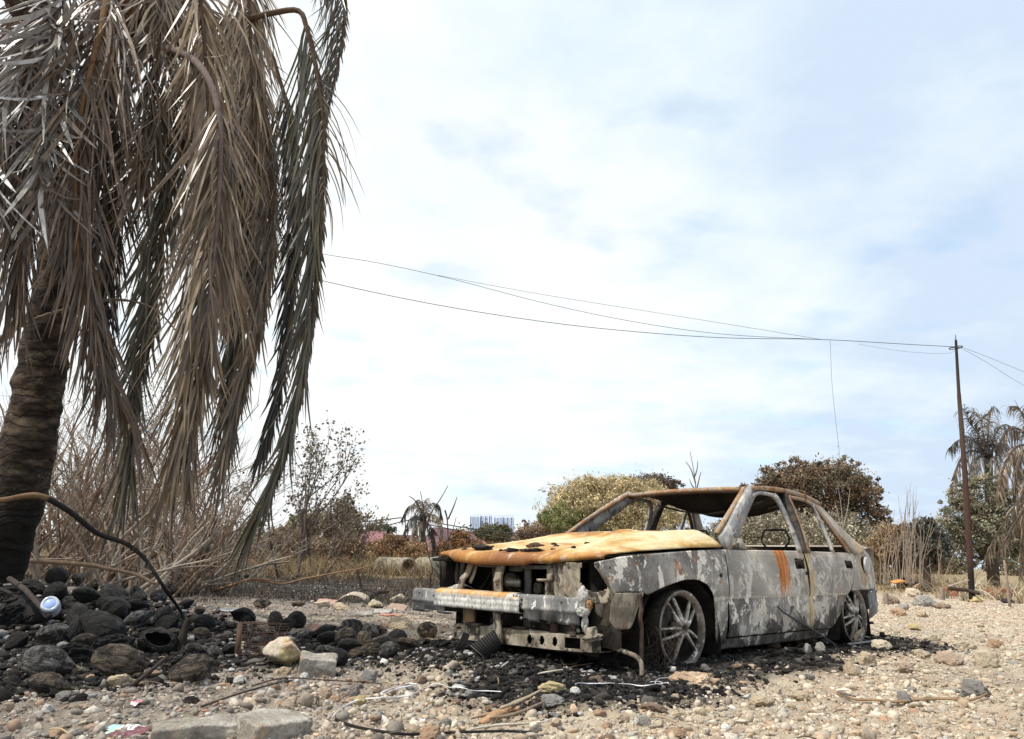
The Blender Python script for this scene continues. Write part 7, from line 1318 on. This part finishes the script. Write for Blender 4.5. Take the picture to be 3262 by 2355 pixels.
for (x, y, wF, hF, cl, lb, s) in ((595, 560, 46, 12, (.42, .27, .215), 'pinkish broken roof tile near the burnt stubble', 11), (1130, 660, 62, 9, (.42, .22, .17), 'long reddish tile fragment behind the right coconuts', 12), (870, 655, 52, 12, (.36, .32, .28), 'grey-brown board fragment behind the right coconuts', 13), (1040, 640, 42, 16, (.40, .38, .345), 'whitish angled board fragment beside the tile pieces', 14), (1160, 610, 40, 14, (.36, .255, .20), 'pink tile piece leaning on the whitish board fragment', 15), (510, 770, 34, 14, (.34, .20, .15), 'brown-red tile shard left of the right coconuts', 16), (640, 770, 48, 14, (.05, .045, .04), 'scorched dark board fragment above the right coconuts', 17)):
    p = ground(*C4(x, y)); k = FS / FPX * p[1]; o = block('tile_fragment', wF * k, hF * k * 2.2, hF * k * .35, (p[0], p[1], p[2] + hF * k * .3), rng.uniform(-.5, .5), lb, 'tile', (rng.uniform(.1, .4), rng.uniform(-.15, .15)), s, M_STONE); o.data.attributes['Col'].data.foreach_set('color', np.tile([*cl, 1], len(o.data.vertices)).astype(np.float32))
# curved bark sheath
q = [gpt(C4(680, 545), .01)]; Y0 = q[0][1] + .1; q = np.array(q + [at(*C4(740, 500), Y0), at(*C4(800, 478), Y0), at(*C4(870, 488), Y0), at(*C4(920, 520), Y0), at(*C4(930, 550), Y0)]); mb = MB(); qq = resample(q, 30); add_bar(mb, qq, np.interp(np.linspace(0, 1, 30), [0, .3, .8, 1], [.03, .13, .15, .06]), .010, (.25, 1, .30), (.46, .38, .30)); 
tag(mb.build('bark_sheath', M_STONE, None, True), 'arched curl of dry palm bark at the edge of the burnt grass', 'bark')
stick('charred_log', [gpt(C4(925, 548), .05), gpt(C4(1000, 525), .10), gpt(C4(1085, 515), .10)], .05, .02, (.05, .038, .03), 'short charred log end right of the curl of bark', 'log', M_STONE, 8)
stick('charred_log', [gpt(C3(1805, 365), .06), gpt(C3(1890, 360), .08), gpt(C3(1975, 355), .05)], .055, .04, (.05, .05, .05), 'furry charred log in the burnt stubble', 'log', M_STONE, 8)
mb = MB(); p = ground(*C3(1445, 395)); add_box(mb, (-.16, 0, 0), (.16, .12, .11), (.012, .012, .014)); o = mb.build('black_box', M_PAINTED, None, False, p); bv = o.modifiers.new('b', 'BEVEL'); bv.width = .012; o.rotation_euler = (.1, -.06, .1); tag(o, 'dark flat chunk at the foot of the leaning burnt post', 'debris')
# wire mesh, rusty
p = ground(*C3(2040, 1000)); k = FS / FPX * p[1] * 1.0; mb = MB(); W_ = 320 / 2.499 / FS * k; H_ = 270 / 2.499 / FS * k
for i in range(15): x = -W_ / 2 + W_ * i / 14; add_tube(mb, resample([(x, 0, 0), (x + rng.normal() * .02, .02 + rng.normal() * .012, H_ * .5), (x + .02 + rng.normal() * .008, .07, H_ * rng.uniform(.8, .95))], 5), rng.uniform(.0012, .0026), 4, (.085, .052, .04), cap=False)
for j in range(13): z = H_ * .92 * j / 12; add_tube(mb, resample([(-W_ / 2, .07 * (j / 12) ** 1.5, z), (0, .07 * (j / 12) ** 1.5 - .01, z + .006 * math.sin(j * 2)), (W_ / 2 + .02, .07 * (j / 12) ** 1.5, z)], 5), rng.uniform(.0012, .0026), 4, (.085, .052, .04), cap=False)
for j in range(3): add_bar(mb, [(-W_ / 2, .06, H_ * .92 + .004 * j), (W_ / 2, .10, H_ * .90 + .004 * j)], .02, .003, (0, 1, 0), (.10, .062, .046))
add_bar(mb, [(-W_ / 2, 0, -.01), (-W_ / 2 - .02, .06, H_ * .95)], .035, .006, (1, 0, 0), (.08, .05, .038)); o = mb.build('wire_mesh', M_TWIG, None, False, (p[0], p[1] + .05, p[2])); o.rotation_euler = (-.1, 0, .12); tag(o, 'rusty brown wire mesh crate panel behind the limestone boulder', 'wire mesh')
# two ribbed black grilles in front of the car
def grille(corners, Y, label, n):
    q = [at(*C1(x, y), Y + dy) for x, y, dy in corners]; a, b_, c, d = q; root = MB(); nn = nrm(np.cross(b_ - a, d - a)); nn = nn if nn[1] < 0 else -nn; th = nn * -.03
    root.add(np.array([a, b_, c, d, a + th, b_ + th, c + th, d + th]), [[0, 1, 2, 3], [7, 6, 5, 4], [0, 4, 5, 1], [1, 5, 6, 2], [2, 6, 7, 3], [3, 7, 4, 0]], (.012, .012, .013)); o = root.build('burnt_grille', M_PAINTED); fin = MB()
    for i in range(n + 1):
        s = i / n; p0 = a + (b_ - a) * s; p1 = d + (c - d) * s; add_bar(fin, [p0 + nn * .004, p1 + nn * .004], .0022 if i % 2 else .003, .008, b_ - a, (.14, .135, .12)); 
        if i < n: e = (b_ - a) / n; add_bar(fin, [p0 + e * .5 + nn * .008, p1 + e * .5 + nn * .008], .010, .012, b_ - a, (.010, .010, .011))
    fin.build('fins', M_PAINTED, o); tag(o, label, 'grille')
g0 = ground(*C1(630, 1405)); grille([(512, 1305, .04), (690, 1190, .10), (745, 1300, .03), (628, 1408, 0)], g0[1], 'square black ribbed grille dropped against the front crossmember', 10)
g0 = ground(*C1(410, 1355)); grille([(460, 1205, .05), (505, 1225, .05), (455, 1355, 0), (388, 1350, 0)], g0[1], 'narrow black ribbed grille strip left of the square one', 5)
# rods and metal bits
b = gpt(C2(1222, 1285), -.04); stick('iron_rod', [b, at(*C2(1212, 1150), b[1] + .02), at(*C2(1218, 1000), b[1] + .03), at(*C2(1236, 870), b[1] + .02)], .009, .008, (.13, .07, .05), 'rusty iron rod standing upright beside the car doors', 'rod')
b = gpt(C2(1445, 1308), .0); tp = car_w((.03, .83, .33)); stick('thin_rod', [b, b * .45 + tp * .55 + np.array([0, 0, -.01]), at(*C2(1060, 1065), tp[1] - .03), at(*C2(1000, 1013), tp[1] - .01)], .0075, .0065, (.10, .095, .09), 'thin dark rod leaning diagonally on the car doors', 'rod')
p0 = gpt(C2(1590, 1290), .0); mb = MB(); add_bar(mb, [p0, at(*C2(1575, 1235), p0[1]), at(*C2(1642, 1180), p0[1] + .05)], .035, .006, (1, .2, 0), (.36, .28, .18)); add_tube(mb, [p0, p0 + np.array([.02, -.02, .01])], .02, 8, (.03, .03, .03)); tag(mb.build('bent_bracket', M_STONE), 'bent ochre metal bracket standing by the rear wheel', 'bracket')
mb = MB(); add_bar(mb, [gpt(C2(1530, 1312), .02), gpt(C2(1725, 1290), .025)], .025, .006, (0, 1, .2), (.30, .29, .28)); tag(mb.build('metal_strip', M_STONE), 'flat pale metal strip lying near the rear wheel', 'strip')
# dead palm stalks in the foreground
def fl(pl, conv, r, col, label, dz=.02, cat='palm stalk'):
    q = np.array([gpt(conv(x, y), dz) for x, y in pl]); qq = resample(q, 8 * len(q)); mb = MB(); add_bar(mb, qq, np.interp(np.linspace(0, 1, len(qq)), [0, .4, 1], [r * .25, r * .62, r * .25]), .006, (0, 1, .25), col); tag(mb.build('dead_leaf_stalk', M_STONE), label, cat, 'dead palm stalks on the gravel')
fl([(870, 885), (1000, 925), (1150, 930), (1300, 942), (1500, 925), (1700, 920), (1830, 935), (1920, 915), (2000, 880)], CR, .030, (.26, .17, .10), 'long thin dry palm stalk lying across the right foreground')
fl([(870, 883), (950, 905), (1010, 920)], CR, .02, (.16, .14, .13), 'grey splinter at the left end of the long thin palm stalk', .03)
fl([(80, 700), (180, 650), (280, 600), (390, 575)], CB, .075, (.42, .26, .15), 'thick orange-brown piece of dead palm stalk in the foreground', .03)
fl([(230, 625), (330, 585), (450, 530), (570, 465)], CB, .032, (.34, .27, .20), 'pale brown leaf strip lying over the thick palm stalk', .05)
fl([(150, 665), (300, 640), (450, 590), (590, 525)], CB, .030, (.20, .15, .11), 'darker brown leaf strip below the pale one', .03)
fl([(0, 665), (150, 625), (290, 590)], CB, .022, (.30, .21, .14), 'thin brown leaf strip left of the thick palm stalk', .03)
fl([(0, 735), (200, 700), (400, 688), (580, 676)], CB, .020, (.48, .43, .36), 'pale grey leaf strip below the thick palm stalk', .02)
fl([(540, 278), (620, 262), (740, 243)], CB, .020, (.52, .46, .37), 'pale dry leaf strip lying on ash in front of the bumper', .02)
fl([(240, 240), (300, 195)], CB, .018, (.36, .33, .30), 'short grey splinter on the ash left of the pale leaf strip', .03)
stick('black_cable', [gpt(C4(670, 1525), .02), gpt(C4(800, 1565), .015), gpt(C4(1000, 1605), .015), gpt(C4(1250, 1625), .012), gpt(C4(1600, 1612), .012), gpt(C4(2000, 1600), .012), gpt(C4(2230, 1610), .012)], .006, .005, (.02, .02, .021), 'black cable running along the bottom edge', 'cable')
stick('thin_twig', [gpt(C4(0, 1250), .02), gpt(C4(250, 1200), .03), gpt(C4(600, 1208), .025), gpt(C4(1000, 1225), .02), gpt(C4(1030, 1245), .02)], .004, .003, (.08, .055, .045), 'thin dark twig lying across the dirt in the left foreground', 'twig')
stick('thin_twig', [gpt(C3(1600, 1420), .02), gpt(C3(1900, 1330), .03), gpt(C3(2240, 1230), .03)], .005, .004, (.07, .055, .045), 'dark wiry twig above the concrete slabs', 'twig')
stick('thin_twig', [gpt(C4(510, 1380), .01), at(*C4(535, 1300), ground(*C4(510, 1380))[1]), at(*C4(540, 1420), ground(*C4(510, 1380))[1] - .05), gpt(C4(600, 1490), .02)], .004, .003, (.10, .075, .06), 'small crooked twig right of the concrete slabs', 'twig')
for i in range(46):                                                            # little sticks and slivers, none telling from the next
    x, y = scatter(1, 2.7, 8, -34, 34); x, y = float(x[0]), float(y[0]); cu, cvv = to_car(x, y)
    if abs(cu) < 2.2 and abs(cvv) < .95: continue
    a = rng.uniform(0, 6.28); l = rng.uniform(.05, .16); d = np.array([math.cos(a), math.sin(a) * .7, 0]) * l; A0, A1 = g3(x, y, .012), g3(x + d[0], y + d[1], .016)
    o = stick('twig', [A0, (A0 + A1) / 2 + np.array([0, 0, .01]), A1], .0035, .0022, np.array([(.40, .32, .20), (.12, .09, .07), (.25, .18, .12)][i % 3]), 'short ' + ['straw-pale', 'blackened', 'brown'][i % 3] + ' splinter lying loose on the gravel', 'twig', group='splinters on the gravel')
# right-hand background debris
b = base_at(CT(640, 830)[0], 16.5); mb = MB(); p = at(*CT(650, 815), 16.5); add_bar(mb, resample([p + np.array([-.13, 0, -.03]), p, p + np.array([.13, .05, .012])], 6), .16, .03, (0, 1, .2), (.62, .28, .10)); tag(mb.build('orange_slab', M_STONE), 'orange slab leaning on rubble behind the car tail', 'slab')
for (x, y, ht, wF, lb) in ((493, 1115, 140, .055, 'short wooden stake just behind the rear bumper'), (1218, 1055, 150, .05, 'splintered stake left of the iron pole'), (2085, 1145, 560, .025, 'thin straight stake near the right edge')):
    p = ground(*CT(x, y)); h = ht / 4.0356 / FPX * p[1]; mb = MB(); add_tube(mb, resample([p - np.array([0, 0, .05]), p + np.array([.01, 0, h * .5]), p + np.array([.012, 0, h])], 6), [wF, wF, wF * .95, wF * .9, wF * .85, wF * .8], 6, (.26, .21, .17)); tag(mb.build('wooden_stake', M_TWIG), lb, 'stake')
stick('charred_log', [at(*CT(1300, 905), 15.8), at(*CT(1420, 920), 15.8), at(*CT(1560, 935), 15.8), at(*CT(1690, 975), 15.6)], .042, .032, (.06, .045, .035), 'charred log lying behind the iron pole', 'log', M_STONE, 8)
stick('fallen_branch', [at(*CT(1300, 880), 15), at(*CT(1450, 830), 15), at(*CT(1560, 800), 15)], .014, .008, (.40, .36, .30), 'pale dead branch left of the iron pole', 'branch')
stick('fallen_branch', [at(*CT(1640, 920), 14.6), at(*CT(1760, 950), 14.4), at(*CT(1850, 1010), 14.2), at(*CT(1920, 1075), 14)], .014, .007, (.42, .38, .32), 'pale dead branch right of the iron pole', 'branch')
# earthen brick rubble beyond the palm at right
for i, (x, y, w_, h_) in enumerate([(1960, 700, 180, 110), (1900, 790, 150, 90), (1330, 720, 120, 110)]):
    p = at(*CT(x, y + h_ / 2), 19); k = FS / FPX * 19 / 4.0356 / FS; o = block('brick_rubble', w_ * k, .5, h_ * k, (p[0], p[1], float(gz(p[0], p[1])) + h_ * k * .45), .1 * i, ['red-brown broken brick wall piece beyond the right dried plants', 'low red-brown brick heap under the broken brick wall piece', 'red-brown brick piece behind the pale dried plant'][i], 'bricks', (0, 0), 20 + i, M_STONE); o.data.attributes['Col'].data.foreach_set('color', np.tile([.30, .11, .075, 1], len(o.data.vertices)).astype(np.float32))
